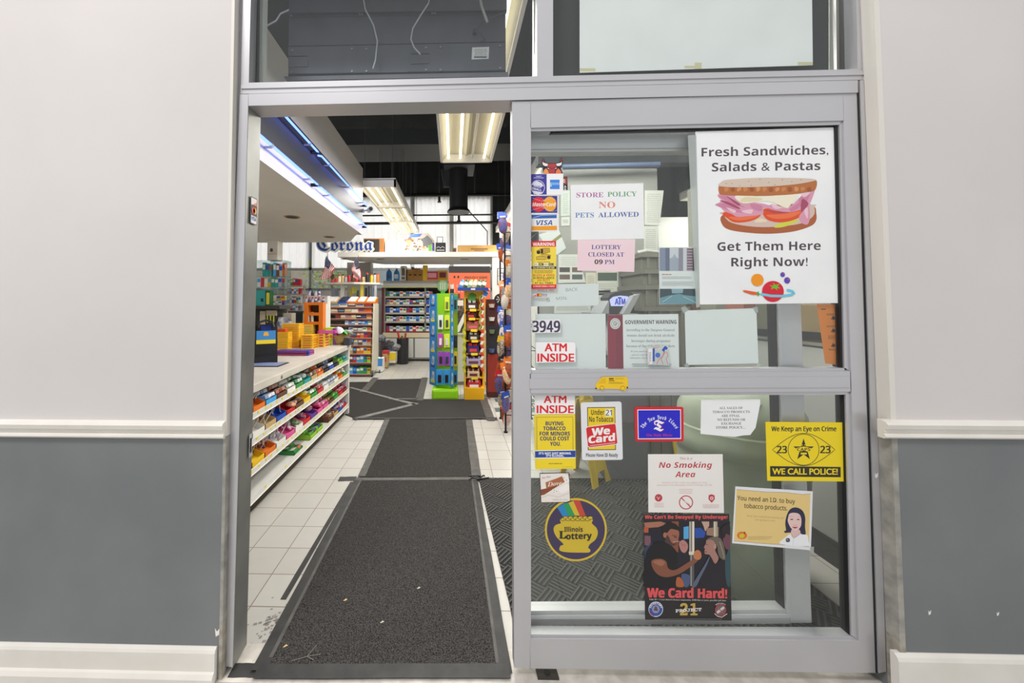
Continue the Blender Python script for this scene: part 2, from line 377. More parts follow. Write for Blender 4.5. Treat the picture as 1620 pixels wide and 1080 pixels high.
# door frame ------------------------------------------------------------------
df = thing('door_frame', 'brushed aluminium frame around the sliding shop door', 'door frame', (0, YF, 0)); df['kind'] = 'structure'
def bar(name, us, Y0, Y1, m, par, off=0): b = MB(); frame_quad(us, Y0, Y1, b, m); return b.build(name, par)
b = MB(); frame_quad([(375.5, -40), (387, -40), (346, 1056), (336, 1056)], YF+.012, YFB, b, ALU)
frame_quad([(379.5, 149), (393, 149), (368, 1055), (345.5, 1052)], YF, YFB, b, ALU); b.build('jamb', df)
b = MB(); jx = P(396, 800, YFB)
b.add([], [], ALUD)
b.hexa([P(393, 160, YF+.001) + Vector((.0006, 0, 0)), P(393, 160, YF+.001) + Vector((.0012, 0, 0)), P(368, 1055, YF+.001) + Vector((.0012, 0, 0)), P(368, 1055, YF+.001) + Vector((.0006, 0, 0))],
       [Vector((q.x, YFB, q.z)) for q in (P(393, 160, YF+.001) + Vector((.0006, 0, 0)), P(393, 160, YF+.001) + Vector((.0012, 0, 0)), P(368, 1055, YF+.001) + Vector((.0012, 0, 0)), P(368, 1055, YF+.001) + Vector((.0006, 0, 0)))], ALUD)
b.build('jamb_lining', df)
q = SX(398, 700, P(382, 560, YF).x); b = MB(); q = Vector((P(382, 560, YF).x + .002, 1.512, P(398, 703, 1.52).z)); b.box(q.x, q.x+.002, q.y-.006, q.y+.006, q.z-.028, q.z+.028, GASK); b.box(q.x, q.x+.0015, q.y-.010, q.y+.010, q.z-.045, q.z+.045, ALU); b.build('strike_plate', df)
b = MB(); frame_quad([(393.2, 148.6), (1357.3, 126.9), (1357.3, 146.2), (393.2, 167.2)], YF, YFB, b, ALU); b.build('header', df)
b = MB(); frame_quad([(394, 168), (811, 161), (811, 164), (394, 171)], YF+.055, YF+.066, b, GASK); b.build('header_seal', df)
bar('jamb', [(1360.5, 127), (1373.5, 126), (1402, 1062), (1390.5, 1064.5)], YF, YFB, ALU, df)
bar('jamb_seal', [(1356.5, 146), (1361, 146), (1391, 1064), (1386, 1064)], YF+.004, YF+.09, GASK, df)
bar('jamb', [(1397, 900), (1403, 900), (1410, 1062), (1401, 1062)], YF+.004, YFB, ALU, df)

# transom ---------------------------------------------------------------------
tw = thing('window_1', 'aluminium framed transom glazing over the shop door', 'window', (0, YF, 2.2)); tw['kind'] = 'structure'
b = MB(); frame_quad([(381, 131), (1372, 109), (1373, 126), (380, 148.5)], YF+.003, YFB, b, ALU)
frame_quad([(381, 134), (1372, 112), (1372, 118), (381, 140)], YF-.001, YF+.003, b, ALU); b.build('sill', tw)
bar('stile', [(386, -60), (398, -60), (393.5, 131), (381, 131)], YF+.003, YFB, ALU, tw)
bar('stile', [(1354, -60), (1367, -60), (1372, 110), (1357, 110)], YF+.003, YFB, ALU, tw)
b = MB(); frame_quad([(850, -60), (875, -60), (875, 124), (850, 125)], YF+.002, YFB, b, ALU); b.build('mullion', tw)
GL = clear('fafcfb', .05, .0)
for us in ([(396, -60), (851, -60), (851, 124), (393, 133)], [(874, -60), (1356, -60), (1358, 111), (874, 122)]):
    bar('pane', us, YF+.03, YF+.035, GL, tw)
for us in ([(405, -60), (410, -60), (408, 131), (402, 131)], [(845, -60), (849, -60), (850, 123), (846, 123)], [(1326, -60), (1334, -60), (1337, 110), (1328, 110)]):
    bar('gasket', us, YF+.05, YF+.06, GASK, tw)
for us in ([(392, -60), (419, -60), (416, 135), (388, 135)], [(1312, -60), (1364, -60), (1364, 116), (1312, 116)]):
    bar('reveal', us, YF+.10, YF+.13, mat('dfe2da', .7), tw)

# sliding door ----------------------------------------------------------------
sd = thing('door_1', 'aluminium sliding door with two glass panes covered in stickers', 'door', (P(1100, 1060, YD).x, YD, .01)); sd['kind'] = 'structure'
bar('stile', [(810, 160.5), (840, 160), (840, 1057), (813.5, 1056)], YD, YDB, ALU, sd)
bar('stile', [(1333.5, 147.5), (1356, 146.5), (1385, 1064), (1360, 1064)], YD, YDB, ALU, sd)
bar('top_rail', [(839, 160), (1334, 147.5), (1335, 190.5), (839, 202)], YD, YDB, ALU, sd)
bar('middle_rail', [(838, 591), (1345, 587), (1345.5, 619), (838, 622)], YD, YDB, ALU, sd)
b = MB(); frame_quad([(838, 599), (1345, 595.5), (1345, 612.5), (838, 614.5)], YD-.003, YD, b, ALU); b.build('rail_cover', sd)
bar('bottom_rail', [(838, 1010), (1360, 1013), (1361, 1064), (838, 1057)], YD, YDB, ALU, sd)
for us in ([(839, 202), (1335, 190.5), (1328, 197), (839, 207.5)], [(1328, 196), (1335, 190), (1346, 587), (1336, 587)], [(839, 585), (1337, 582), (1345, 587), (838, 591)],
           [(838, 622), (1345, 619), (1344, 624), (838, 626)], [(1338, 622), (1346, 620), (1360, 1013), (1347, 1005)], [(838, 1003), (1347, 1006), (1360, 1013), (838, 1010)]):
    bar('glazing_bead', us, YD+.006, YDB, ALU, sd)
for us in ([(1321, 200), (1328.5, 198), (1338, 587), (1330.5, 587)], [(1334.5, 622), (1340, 622), (1348, 1006), (1343, 1006)], [(840, 206), (1328, 197), (1328, 199), (840, 208.5)], [(840, 1001), (1347, 1004), (1347, 1006), (840, 1003)]):
    bar('gasket', us, YD+.012, YDB, GASK, sd)
DG = clear('fbfdfc', .055, .0)
bar('pane', [(836, 200), (1336, 192), (1345, 590), (836, 593)], YG, YG+.006, DG, sd)
bar('pane', [(836, 618), (1345, 616), (1352, 1010), (836, 1008)], YG, YG+.006, DG, sd)

# fixed sidelight behind the sliding door -------------------------------------
S0, S1 = 1.505, 1.55
sl = thing('window_2', 'fixed sidelight with an aluminium frame behind the sliding door', 'window', (P(1050, 980, S0).x, S0, 0)); sl['kind'] = 'structure'
bar('rail', [(822, 205), (1227.5, 200.5), (1227.5, 237.3), (822, 241)], S0, S1, ALU, sl)
bar('bead', [(822, 228), (1227, 224), (1227, 232), (822, 236)], S0-.006, S0, ALU, sl)
bar('stile', [(1228, 215), (1258, 215), (1284, 985), (1250, 985)], S0, S1, ALU, sl)
bar('gasket', [(1219, 235), (1224, 235), (1245, 972), (1240, 972)], S0+.006, S1, GASK, sl)
bar('bead', [(1224, 230), (1229, 230), (1251, 975), (1245, 975)], S0-.004, S1, ALU, sl)
bar('rail', [(822, 966), (1249, 964.2), (1249.5, 986.2), (822, 989)], S0, S1, ALU, sl)
bar('bead', [(822, 974), (1250, 972), (1250, 977), (822, 979)], S0-.008, S0, ALU, sl)
bar('pane', [(822, 235), (1245, 230), (1250, 968), (822, 970)], S0+.02, S0+.026, clear('fafcfb', .02, .0), sl)

# ------------------------------------------------------------------ shop shell
BK = 9.75
WALLI = noisy('b9b7ae', 'c6c4bb', 2, rough=.8, key='walli')
zc0 = P(600, 424, BK).z; zc1 = P(600, 308, BK).z; zs = P(460, 459, BK).z; CEIL = 5.0
m = MB(); m.box(-7, 7, BK, BK+.15, 0, zs, mat('e6e6e4', .7)); m.box(-7, 7, BK, BK+.15, zc1, CEIL, DARK)
xw1 = P(780, 380, BK).x
m.box(xw1, 7, BK, BK+.15, zs, zc1, DARK); struct(m, 'wall_back')
m = MB(); m.box(-7, -6.9, 1.56, BK, 0, CEIL, WALLI); struct(m, 'wall_side')
m = MB(); m.box(6.9, 7, 1.56, BK, 0, CEIL, WALLI); struct(m, 'wall_far')
m = MB(); m.box(-7, 7, 1.56, BK+.15, CEIL, CEIL+.1, DARK); struct(m, 'ceiling')
m = MB(); a = P(585, 204, 6.4); c = P(690, 228, 6.4); m.box(a.x-1, 1.2, 6.4, 7.2, c.z, a.z, mat('3c3f40', .7)); struct(m, 'ceiling_beam')
# back windows
FR = mat('9a9a96', .5)
WX = [P(u, 380, BK).x for u in (400, 491, 503, 653, 714, 778)]
xs = [-5.2] + WX[:1] + [P(491, 450, BK).x, P(653, 380, BK).x, P(714.5, 380, BK).x, P(779, 380, BK).x]
CUR = curtain_mat('f4f3f1')
for i in range(len(xs)-1):
    a, b_ = xs[i], xs[i+1]
    r = thing('window_%d' % (i+3), 'tall shop window with a translucent white curtain', 'window', ((a+b_)/2, BK, zs)); r['kind'] = 'structure'
    m = MB(); wv = .035 if i < 3 else .05
    m.box(a, a+wv, BK-.02, BK+.1, zs, zc1, FR); m.box(b_-wv, b_, BK-.02, BK+.1, zs, zc1, FR); m.box(a, b_, BK-.02, BK+.1, zc0-.05, zc0+.02, FR); m.box(a, b_, BK-.02, BK+.1, zs, zs+.05, FR); m.box(a, b_, BK-.02, BK+.1, zc1-.05, zc1, FR)
    m.build('window_frame', r)
    m = MB(); n = max(20, int((b_-a)/.022)); x0 = a+.05; x1 = b_-.05; pts = []
    for k in range(n+1):
        x = x0 + (x1-x0)*k/n; pts.append((x, BK - .05 - .018*math.sin(k*1.05) - .008*math.sin(k*.37)))
    vs_ = [(x, y, zc0) for x, y in pts] + [(x, y, zc1-.03) for x, y in pts]
    m.add(vs_, [(k, k+1, n+2+k, n+1+k) for k in range(n)], CUR); m.build('curtain', r, smooth=True)
    m = MB(); m.box(a+.03, b_-.03, BK+.05, BK+.056, zs+.04, zc0-.04, clear('eef4f4', .05)); m.build('pane', r)
# street seen through the clear strip of the back windows
def facade(x0, x1, y, h, c1, c2, lab, n):
    r = thing('building', lab, 'building', ((x0+x1)/2, y, 0), 'buildings across the street'); mb = MB(); mb.box(x0, x1, y, y+3, 0, h, noisy(c1, c2, 5, rough=.9)); mb.build('wall', r)
    for k in range(n):
        for z in (1.0, 3.6, 6.2):
            x = x0 + (x1-x0)*(k+.25)/n; mb = MB(); mb.box(x, x+(x1-x0)*.5/n, y-.05, y, z, z+1.6, mat('b8c2ca', .2)); mb.build('window', r)
facade(-14, -7.3, 22, 9, 'e4cbb4', 'ecd8c6', 'tan brick building across the street behind the shop windows', 4)
facade(-7.2, -2, 24, 11, 'e0e4e8', 'eceff2', 'blue grey building across the street behind the shop windows', 4)
facade(-1.9, 8, 23, 8, 'd8d2c8', 'e4dfd6', 'pale stone building across the street behind the shop windows', 6)
m = MB(); m.box(-20, 16, BK+.15, 40, -.06, -.02, noisy('8d8d8b', 'a5a5a2', 4, rough=.9)); m.build('street')['kind'] = 'structure'
tr = thing('street_tree', 'small green and yellow tree in the street behind the shop windows', 'tree', (-4.6, 14.5, 0)); mb = MB(); mb.tube([(-4.6, 14.5, 0), (-4.57, 14.5, 1.2), (-4.62, 14.52, 2.4)], .07, '5a4a3a'); mb.build('trunk', tr)
mb = MB()
for k in range(420):
    a = R.random()*6.28; rr = R.random()**.5; z = R.uniform(-1, 1); c = Vector((-4.6+1.1*rr*math.cos(a), 14.5+.9*rr*math.sin(a), 2.4+.95*z*(1-rr*.5)))
    d = Vector((R.uniform(-1, 1), R.uniform(-1, 1), R.uniform(-1, 1))).normalized()*.1; e = d.orthogonal().normalized()*.06
    mb.add([c-d, c+e, c+d, c-e], [(0, 1, 2, 3)], ('c4cc8a', 'a8bc80', 'dccf8a')[k % 3])
mb.build('foliage', tr)
# grey partition seen through the sliding door
PY = 3.55; pz = P(950, 267, PY).z; px0 = P(857, 400, PY).x; px1 = P(1042, 400, PY).x
m = MB(); m.box(px0, px1, PY, PY+.12, 0, pz, noisy('94948f', 'a0a09b', 3, rough=.8)); struct(m, 'wall_partition')
m = MB(); m.box(px0-.02, px1+3.6, PY+.02, PY+.14, pz+.06, CEIL, mat('2b2f33', .8)); struct(m, 'wall_bulkhead')
# ================================================================== SIGNS ON THE DOOR
YS_, YB_ = YG - .0008, YG + .0095      # on the outer face of the glass / just inside it
PAPER = noisy('eef0f0', 'f6f7f7', 5, rough=.8, key='paper', spec=.2); PAPERB = noisy('f1f6f6', 'f7fafa', 5, rough=.8, key='paperb', spec=.2)
# transom sheet
q = Print(YF+.045, th=.001); q.sheet([(917, -60), (1284, -60), (1286, 103), (917, 115)], PAPER)
for a in ((917, 108, 942, 113), (1083, 104, 1099, 108), (1099, 99, 1110, 109), (1262, 98, 1286, 103)): q.rect(*a, mat('d9d0a8', .6))
q.done('paper_sheet', 'large blank white sheet taped inside the transom above the door', 'paper sheet')
q = Print(YF+.07, th=.004); q.sheet([(872, -60), (1311, -60), (1311, 112), (872, 122)], mat('2c2e30', .8)); q.done('backing_board', 'black backing board behind the blank white transom sheet', 'board')

# sandwich poster (crop C3)
q = Print(YS_-.0004, (1060, 180), 3.376)
q.sheet([(135, 95), (878, 72), (897, 1010), (152, 1018)], PAPER)
T = '55494f'
q.text('Fresh Sandwiches,', 168, 228, 46, 678, T, 'sansb', -.018); q.text('Salads & Pastas', 223, 308, 46, 580, T, 'sansb', -.014)
q.text('Get Them Here', 253, 732, 46, 552, T, 'sansb', -.010); q.text('Right Now!', 327, 815, 46, 408, T, 'sansb', -.008)
q.blob([(280, 540), (278, 590), (320, 620), (430, 636), (540, 640), (660, 628), (750, 600), (780, 570), (781, 530), (770, 495), (700, 480), (400, 500)], 'b0623a')
q.blob([(290, 545), (330, 582), (440, 602), (560, 603), (700, 585), (765, 545), (770, 500), (740, 485), (300, 520)], 'd8c0b4')
q.blob([(556, 606), (580, 585), (640, 570), (690, 562), (660, 585), (600, 605)], 'd2d84e')
q.blob([(450, 575), (480, 558), (520, 572), (480, 580)], 'ead9b8')
q.blob([(290, 525), (310, 560), (350, 580), (420, 575), (470, 555), (490, 530), (480, 510)], 'e2512a'); q.blob([(315, 550), (350, 568), (410, 566), (465, 548), (470, 535), (400, 550)], 'ee7648')
q.blob([(495, 530), (520, 565), (580, 580), (650, 570), (700, 545), (705, 515), (600, 510), (510, 505)], 'e2512a'); q.blob([(515, 540), (560, 560), (640, 555), (695, 530), (690, 520), (600, 535)], 'ee7648')
q.blob([(240, 485), (275, 465), (255, 440), (265, 428), (340, 432), (440, 470), (500, 480), (620, 505), (700, 440), (740, 420), (772, 408), (760, 450), (745, 490), (748, 545), (735, 590), (700, 580), (690, 545), (715, 510), (640, 525), (560, 515), (500, 500), (495, 535), (430, 545), (360, 550), (330, 535), (290, 520), (270, 500)], 'dd9db4')
for a in ([(260, 440), (300, 440), (350, 470), (400, 500), (330, 480)], [(250, 488), (300, 478), (360, 510), (420, 530), (330, 520)], [(690, 450), (745, 425), (730, 470), (700, 500)], [(430, 480), (490, 490), (485, 520), (440, 505)], [(640, 505), (700, 470), (690, 500), (650, 522)]): q.blob(a, 'cf86a2')
for a in ([(265, 462), (310, 470), (370, 500), (365, 508), (300, 480)], [(505, 512), (560, 520), (640, 526), (560, 528)], [(300, 438), (370, 478), (362, 488)], [(705, 455), (738, 475), (728, 500), (700, 520)]): q.blob(a, 'a8506a')
for a in ([(300, 500), (350, 515), (340, 530)], [(380, 520), (440, 510), (430, 535)], [(540, 480), (600, 500), (560, 508)], [(715, 520), (735, 500), (735, 560)], [(700, 430), (750, 418), (720, 445)]): q.blob(a, 'f0c6d2')
q.blob([(345, 440), (420, 436), (500, 442), (680, 428), (640, 490), (620, 503), (540, 470), (480, 468), (390, 478)], 'f3ecd4')
q.blob([(400, 445), (490, 450), (470, 466), (380, 470)], 'e4d8b4')
q.blob([(262, 385), (262, 420), (280, 432), (380, 437), (480, 438), (600, 434), (680, 427), (740, 416), (776, 405), (779, 352), (700, 360), (300, 380)], 'b9713f')
for k in range(14): x = 290+k*34; q.blob([(x, 395 + 4*math.sin(k)), (x+18, 392), (x+22, 408+5*math.sin(k*2)), (x+4, 415)], ('cf8650', 'a45a2c', 'd8955f')[k % 3])
q.blob([(262, 385), (272, 366), (300, 353), (400, 345), (500, 341), (620, 342), (740, 345), (772, 350), (778, 356), (700, 372), (600, 383), (480, 390), (340, 392)], 'd9c6b6')
for x, y in ((330, 372), (372, 384), (420, 360), (433, 382), (480, 350), (527, 366), (600, 352), (650, 362), (700, 352), (300, 372), (560, 378)): q.ell(x, y, 4, 2.2, 'a68e78', 8)
q.ell(467, 887, 33, 33, 'f59a16'); q.ell(602, 858, 12, 13, '5a46b8', 16); q.ell(626, 889, 16, 17, '5a46b8', 16); q.ell(606, 853, 5, 4, 'd0486a', 8); q.ell(632, 882, 6, 5, 'd0486a', 8)
q.ell(550, 948, 58, 56, 'da1a34'); q.poly([(530, 915), (555, 918), (550, 903), (566, 914), (588, 906), (574, 920), (590, 932), (570, 930), (574, 942), (556, 930), (540, 938), (545, 924)], '6cc02c')
q.line([(485, 962), (540, 972), (600, 973), (650, 966), (664, 957), (655, 947), (625, 940)], 13, '6fcbe4')
q.poly([(388, 943), (400, 941), (465, 952), (466, 966), (440, 966), (395, 951)], 'e8622c'); q.poly([(462, 955), (474, 947), (474, 957), (484, 962), (474, 968), (472, 976), (466, 966)], '4ea838')
q.done('sandwich_poster', 'large white sandwich poster filling the upper corner of the door glass', 'poster')

# store policy and lottery notes (C1)
q = Print(YS_-.0004, (810, 180), 4.5)
q.sheet([(468, 893), (877, 893), (870, 1125), (465, 1115)], noisy('f0d4da', 'f4dce1', 5, rough=.8, key='pink'))
q.text('LOTTERY', 566, 963, 30, 210, '5a5290', 'serifb', .004); q.text('CLOSED AT', 543, 1015, 30, 255, '5a5290', 'serifb', .004); q.text('PM', 660, 1069, 30, 70, '5a5290', 'serifb', .004)
q.text('09', 588, 1069, 32, 58, '2b2428', 'sansb'); q.done('lottery_notice', 'pink paper notice about lottery closing time taped under the white pets notice', 'notice')
q = Print(YS_-.0009, (810, 180), 4.5)
q.sheet([(417, 506), (935, 493), (942, 888), (422, 897)], PAPER)
q.text('STORE', 458, 595, 34, 193, 'b56aa4', 'serifb', -.010); q.text('POLICY', 680, 590, 34, 208, '6fa57c', 'serifb', -.020)
q.text('NO', 617, 670, 44, 118, 'e98a78', 'serifb', -.01); q.text('PETS', 450, 738, 34, 133, '6a8ac2', 'serifb', -.01); q.text('ALLOWED', 614, 736, 34, 288, '5a6cb0', 'serifb', -.015)
q.done('pets_notice', 'white paper store policy notice about pets taped to the door glass', 'notice')

# card stickers (C8)
q = Print(YS_-.0002, (835, 230), 8.308); BK_ = '26232a'
q.sheet([(205, 372), (195, 300), (212, 295), (185, 250), (185, 200), (200, 168), (218, 175), (225, 215), (260, 232), (380, 232), (420, 215), (425, 170), (445, 158), (460, 200), (455, 250), (430, 290), (450, 340), (466, 372), (466, 410), (520, 410), (524, 585), (460, 585), (440, 400)], BK_)
q.poly([(260, 240), (375, 238), (380, 285), (360, 300), (358, 372), (275, 372), (280, 300), (255, 285)], 'b53f46'); q.poly([(193, 215), (215, 228), (262, 242), (258, 270), (225, 272), (198, 255)], 'efeaea'); q.poly([(447, 215), (430, 228), (375, 240), (382, 268), (415, 270), (443, 255)], 'efeaea')
q.poly([(197, 180), (212, 178), (215, 215), (195, 212)], 'a5303a'); q.poly([(428, 178), (445, 172), (450, 208), (432, 212)], 'a5303a')
q.poly([(215, 320), (240, 300), (270, 330), (275, 370), (202, 370)], 'ef9a4e'); q.poly([(372, 330), (400, 300), (430, 330), (445, 370), (366, 370)], 'ef7a4e')
q.poly([(255, 292), (285, 305), (270, 310)], 'f2f2f2'); q.poly([(382, 290), (355, 303), (372, 308)], 'f2f2f2'); q.line([(262, 283), (315, 305), (378, 281)], 5, BK_)
q.rect(470, 420, 514, 510, '9c3f3f'); q.text('D.', 468, 490, 46, 32, 'f0e6dc', 'sansb'); q.text('A', 476, 556, 30, 30, 'f2f2f2'); q.text('S', 478, 584, 20, 26, 'f2f2f2')
q.done('bull_sticker', 'red bull head sticker with white horns above the card stickers', 'sticker')
q = Print(YS_-.0009, (835, 230), 8.308)
q.sheet([(42, 374), (466, 370), (466, 648), (42, 650)], 'f6f6f6'); q.rect(42, 376, 248, 646, '40389c')
q.text('Support', 106, 409, 13, 74, 'f4f4f4'); q.text('Small Business', 78, 431, 13, 130, 'f4f4f4')
q.ring(132, 550, 88, 92, 6, 'f0f0f4'); q.poly([(55, 520), (70, 485), (120, 466), (180, 490), (206, 530), (205, 540), (58, 502)], 'dfe0ec'); q.poly([(60, 590), (205, 618), (180, 638), (80, 638)], 'dfe0ec')
q.text('SHOP', 76, 540, 30, 108, 'f6f6f6', 'sansb', .2); q.text('SMALL', 52, 575, 30, 130, 'f6f6f6', 'sansb', .22)
q.rect(292, 450, 418, 573, '3d86e0'); q.rect(292, 488, 418, 518, 'a9ccf2'); q.rect(292, 516, 316, 540, 'a9ccf2'); q.text('AMERICAN', 300, 502, 11, 112, '3d86e0'); q.text('EXPRESS', 316, 516, 11, 98, '3d86e0')
q.done('small_business_sticker', 'purple and white square sticker with a blue box emblem, topmost card sticker', 'sticker')
q = Print(YS_-.0004, (835, 230), 8.308)
q.sheet([(40, 655), (405, 655), (405, 895), (40, 895)], 'ecebea'); q.rect(42, 662, 388, 886, '3c3590'); q.ell(140, 775, 90, 97, 'e0282c'); q.ell(290, 770, 86, 98, 'f5a81c')
for k in range(5): q.rect(196, 715+k*26, 236, 724+k*26, 'e0282c' if k % 2 else 'f5a81c')
q.line([(60, 690), (190, 735), (300, 690), (370, 720)], 3, 'd8d0e8'); q.line([(50, 850), (190, 810), (330, 870), (385, 850)], 3, 'd8d0e8')
q.text('MasterCard', 60, 800, 50, 306, 'f8f6f4', 'sansbi'); q.done('red_yellow_card_sticker', 'purple card sticker with a red and a yellow disc', 'sticker')
q = Print(YS_-.0005, (835, 230), 8.308)
q.sheet([(40, 897), (408, 897), (408, 1135), (46, 1128)], 'eeeeee'); q.poly([(48, 912), (380, 905), (380, 955), (50, 962)], '2f66b4'); q.line([(60, 955), (180, 918), (380, 912)], 4, 'dfe8f4')
q.text('VISA', 112, 1045, 62, 210, '2d4f9c', 'sansbi'); q.poly([(50, 1062), (383, 1055), (383, 1112), (52, 1118)], 'f0a022'); q.done('blue_gold_card_sticker', 'white card sticker with a blue band on top and a gold band below', 'sticker')
# warning sticker (C9)
q = Print(YS_-.0005, (835, 370), 8.308); Yl = 'f6dc4a'; K = '2a2620'
q.sheet([(45, 94), (372, 90), (372, 717), (48, 722)], 'd9302a'); q.poly([(45, 94), (372, 90), (372, 166), (46, 168)], 'e2262a'); q.poly([(46, 168), (372, 166), (374, 662), (48, 664)], Yl); q.poly([(48, 664), (374, 662), (374, 717), (48, 722)], 'e2262a')
q.text('WARNING', 66, 158, 44, 284, 'f8f4f0', 'sansb', -.01, fat=.012)
q.poly([(112, 215), (190, 190), (285, 186), (290, 240), (190, 262), (118, 262)], 'caa23a'); q.ell(140, 240, 24, 24, K, 16); q.rect(172, 196, 200, 256, K); q.line([(150, 200), (210, 188), (288, 186), (290, 238), (195, 262)], 4, K)
q.poly([(112, 300), (165, 290), (180, 268), (240, 264), (305, 280), (298, 330), (230, 338), (120, 338)], 'd8b446'); q.ell(276, 306, 22, 24, K, 16); q.line([(112, 335), (112, 300), (165, 290), (230, 300), (232, 338), (112, 335)], 4, K); q.line([(168, 268), (240, 264), (306, 280)], 4, K)
q.text('VIDEO SYSTEM', 124, 372, 9, 166, K, 'sansb')
for k, x in enumerate((76, 142, 208, 274)): q.rect(x, 384, x+64, 412, ('f0eee8', '2a2630')[k % 2]); q.lines(x+8, x+56, 390, 406, 1, 10, ('8a8a8a', 'd0d0d0')[k % 2])
q.rect(48, 426, 374, 458, K); q.text('CALL 847-640-9400 773-487-5840', 66, 452, 20, 284, 'f0f0f0', 'sansb')
q.lines(76, 340, 470, 518, 3, 6, '9a6a30', ctr=True)
q.text('AUDIO & VIDEO', 68, 553, 26, 282, 'e0562a', 'sansr', fat=.02); q.text('SURVEILLANCE', 74, 588, 25, 274, K, 'sansr', fat=.008); q.text('ON DUTY', 124, 620, 26, 168, 'e0562a', 'sansr', fat=.02); q.text('AT ALL TIMES', 92, 656, 25, 238, K, 'sansr', fat=.008); q.text('24 HOUR VIDEO & VOICE', 68, 697, 20, 284, 'f6f0ee', 'sansb')
q.done('surveillance_sticker', 'tall yellow and red warning sticker with two security cameras', 'sticker')
# papers inside the glass (C2 / C9)
q = Print(YB_, (835, 370), 8.308); q.sheet([(44, 660), (930, 655), (932, 905), (915, 940), (44, 952)], PAPERB)
q.text('BACK', 500, 755, 42, 155, '9aa2a0', 'sansr', -.06); q.text('5', 245, 893, 52, 46, '9aa2a0', 'sansr', -.05); q.text('MIN.', 372, 868, 40, 150, 'a2aaa8', 'sansr', -.05); q.text('WILL BE', 130, 760, 36, 220, 'a2aaa8', 'sansr')
q.done('back_soon_note', 'white card with faint pencil writing inside the glass, beneath the surveillance sticker', 'note')
q = Print(YS_-.0004, (835, 370), 8.308); q.sheet([(52, 785), (255, 780), (255, 822), (52, 828)], 'e8e6e6'); q.poly([(56, 822), (112, 790), (112, 824)], 'e87a4a'); q.rect(118, 784, 184, 822, '2a2a40'); q.ell(140, 803, 18, 17, 'd8402e', 14); q.ell(164, 803, 18, 17, 'f0b03a', 14); q.rect(190, 786, 252, 808, '4a68b8'); q.rect(190, 808, 252, 820, 'e0b050'); q.text('VISA', 200, 806, 14, 44, 'f0f0f0', 'sansbi')
q.done('card_strip_sticker', 'tiny strip sticker with three card emblems stuck over the pencilled card', 'sticker')
q = Print(YB_+.001, (810, 400), 4.5); q.sheet([(165, 434), (666, 432), (668, 818), (165, 825)], PAPERB); q.done('paper_sheet', 'blank white sheet inside the glass behind the street number sticker', 'paper sheet')
q = Print(YS_, (810, 400), 4.5); q.sheet([(142, 476), (345, 472), (347, 567), (143, 570)], 'f0eef0')
for i, x in enumerate((148, 199, 250, 300)): q.text('3949'[i], x, 562, 78, 40, '453f56', 'sansr', fat=.03); q.line([(x+46, 476), (x+46, 568)], 1.5, 'c9c5cf')
q.done('street_number_sticker', 'white street number sticker with four dark digits', 'sticker')
q = Print(YS_, (810, 400), 4.5); q.sheet([(168, 640), (180, 635), (440, 635), (452, 648), (453, 776), (172, 782)], 'f8f6f6'); q.text('ATM', 234, 699, 54, 155, 'e02228', 'sans', fat=.03); q.text('INSIDE', 183, 773, 56, 258, 'e02228', 'sans', fat=.03)
q.done('cash_machine_sticker', 'white and red cash machine sticker under the street number', 'sticker')
q = Print(YB_+.0005, (810, 400), 4.5); q.sheet([(680, 440), (1184, 434), (1190, 822), (682, 825)], PAPERB); q.poly([(680, 441), (788, 440), (794, 824), (682, 824)], '973047'); q.poly([(737, 440), (788, 440), (794, 824), (742, 824)], '8a2a40')
q.ell(735, 503, 37, 39, 'e4e4e2'); q.ring(735, 503, 27, 29, 2, '555555'); q.line([(720, 500), (735, 488), (748, 500), (736, 518), (722, 510), (740, 505)], 4, '444444')
q.text('GOVERNMENT WARNING', 805, 506, 27, 365, '33292c', 'sansb', -.006)
for i, (t, x, wd, y) in enumerate((('According to the Surgeon General,', 812, 350, 556), ('women should not drink alcoholic', 818, 342, 595), ('beverages during pregnancy', 850, 280, 634), ('because of the risk of birth defects.', 814, 350, 671))): q.text(t, x, y, 18, wd, '9aa0a0', 'serifb')
for i, (t, x, wd, y) in enumerate((('If you need assistance,', 845, 200, 705), ('please call the', 852, 122, 730), ('Substance Abuse', 840, 128, 752))): q.text(t, x, y, 11, wd, 'a8aeae', 'serifb')
q.lines(850, 1140, 785, 812, 4, 3, '8d9292', ctr=True); q.done('government_notice', 'white health warning notice with a dark red band, inside the glass', 'notice')
q = Print(YS_, (810, 400), 4.5); q.sheet([(962, 665), (1110, 655), (1120, 798), (965, 795)], clear('f4f4f4', .05, .2, haze=.5)); q.rect(970, 680, 998, 790, 'eceaea'); q.text('69005', 990, 772, 15, 66, '333333', 'sansr', vert=True)
q.rect(1002, 678, 1016, 772, '3a5cb4'); q.ell(1038, 727, 18, 18, '4a74c4', 16); q.poly([(1066, 690), (1090, 660), (1110, 676), (1100, 690), (1090, 686), (1084, 708)], '2f58bc')
for p in ([(1000, 668), (1030, 676), (1050, 664)], [(1030, 790), (1048, 755), (1075, 735), (1082, 700)], [(1075, 790), (1062, 755), (1080, 720), (1092, 705)], [(1110, 790), (1098, 750), (1112, 730), (1100, 700)], [(968, 785), (980, 778)]): q.line(p, 3, 'd2505a')
q.done('permit_sticker', 'small clear permit sticker with a blue figure, stuck over the health warning', 'sticker')
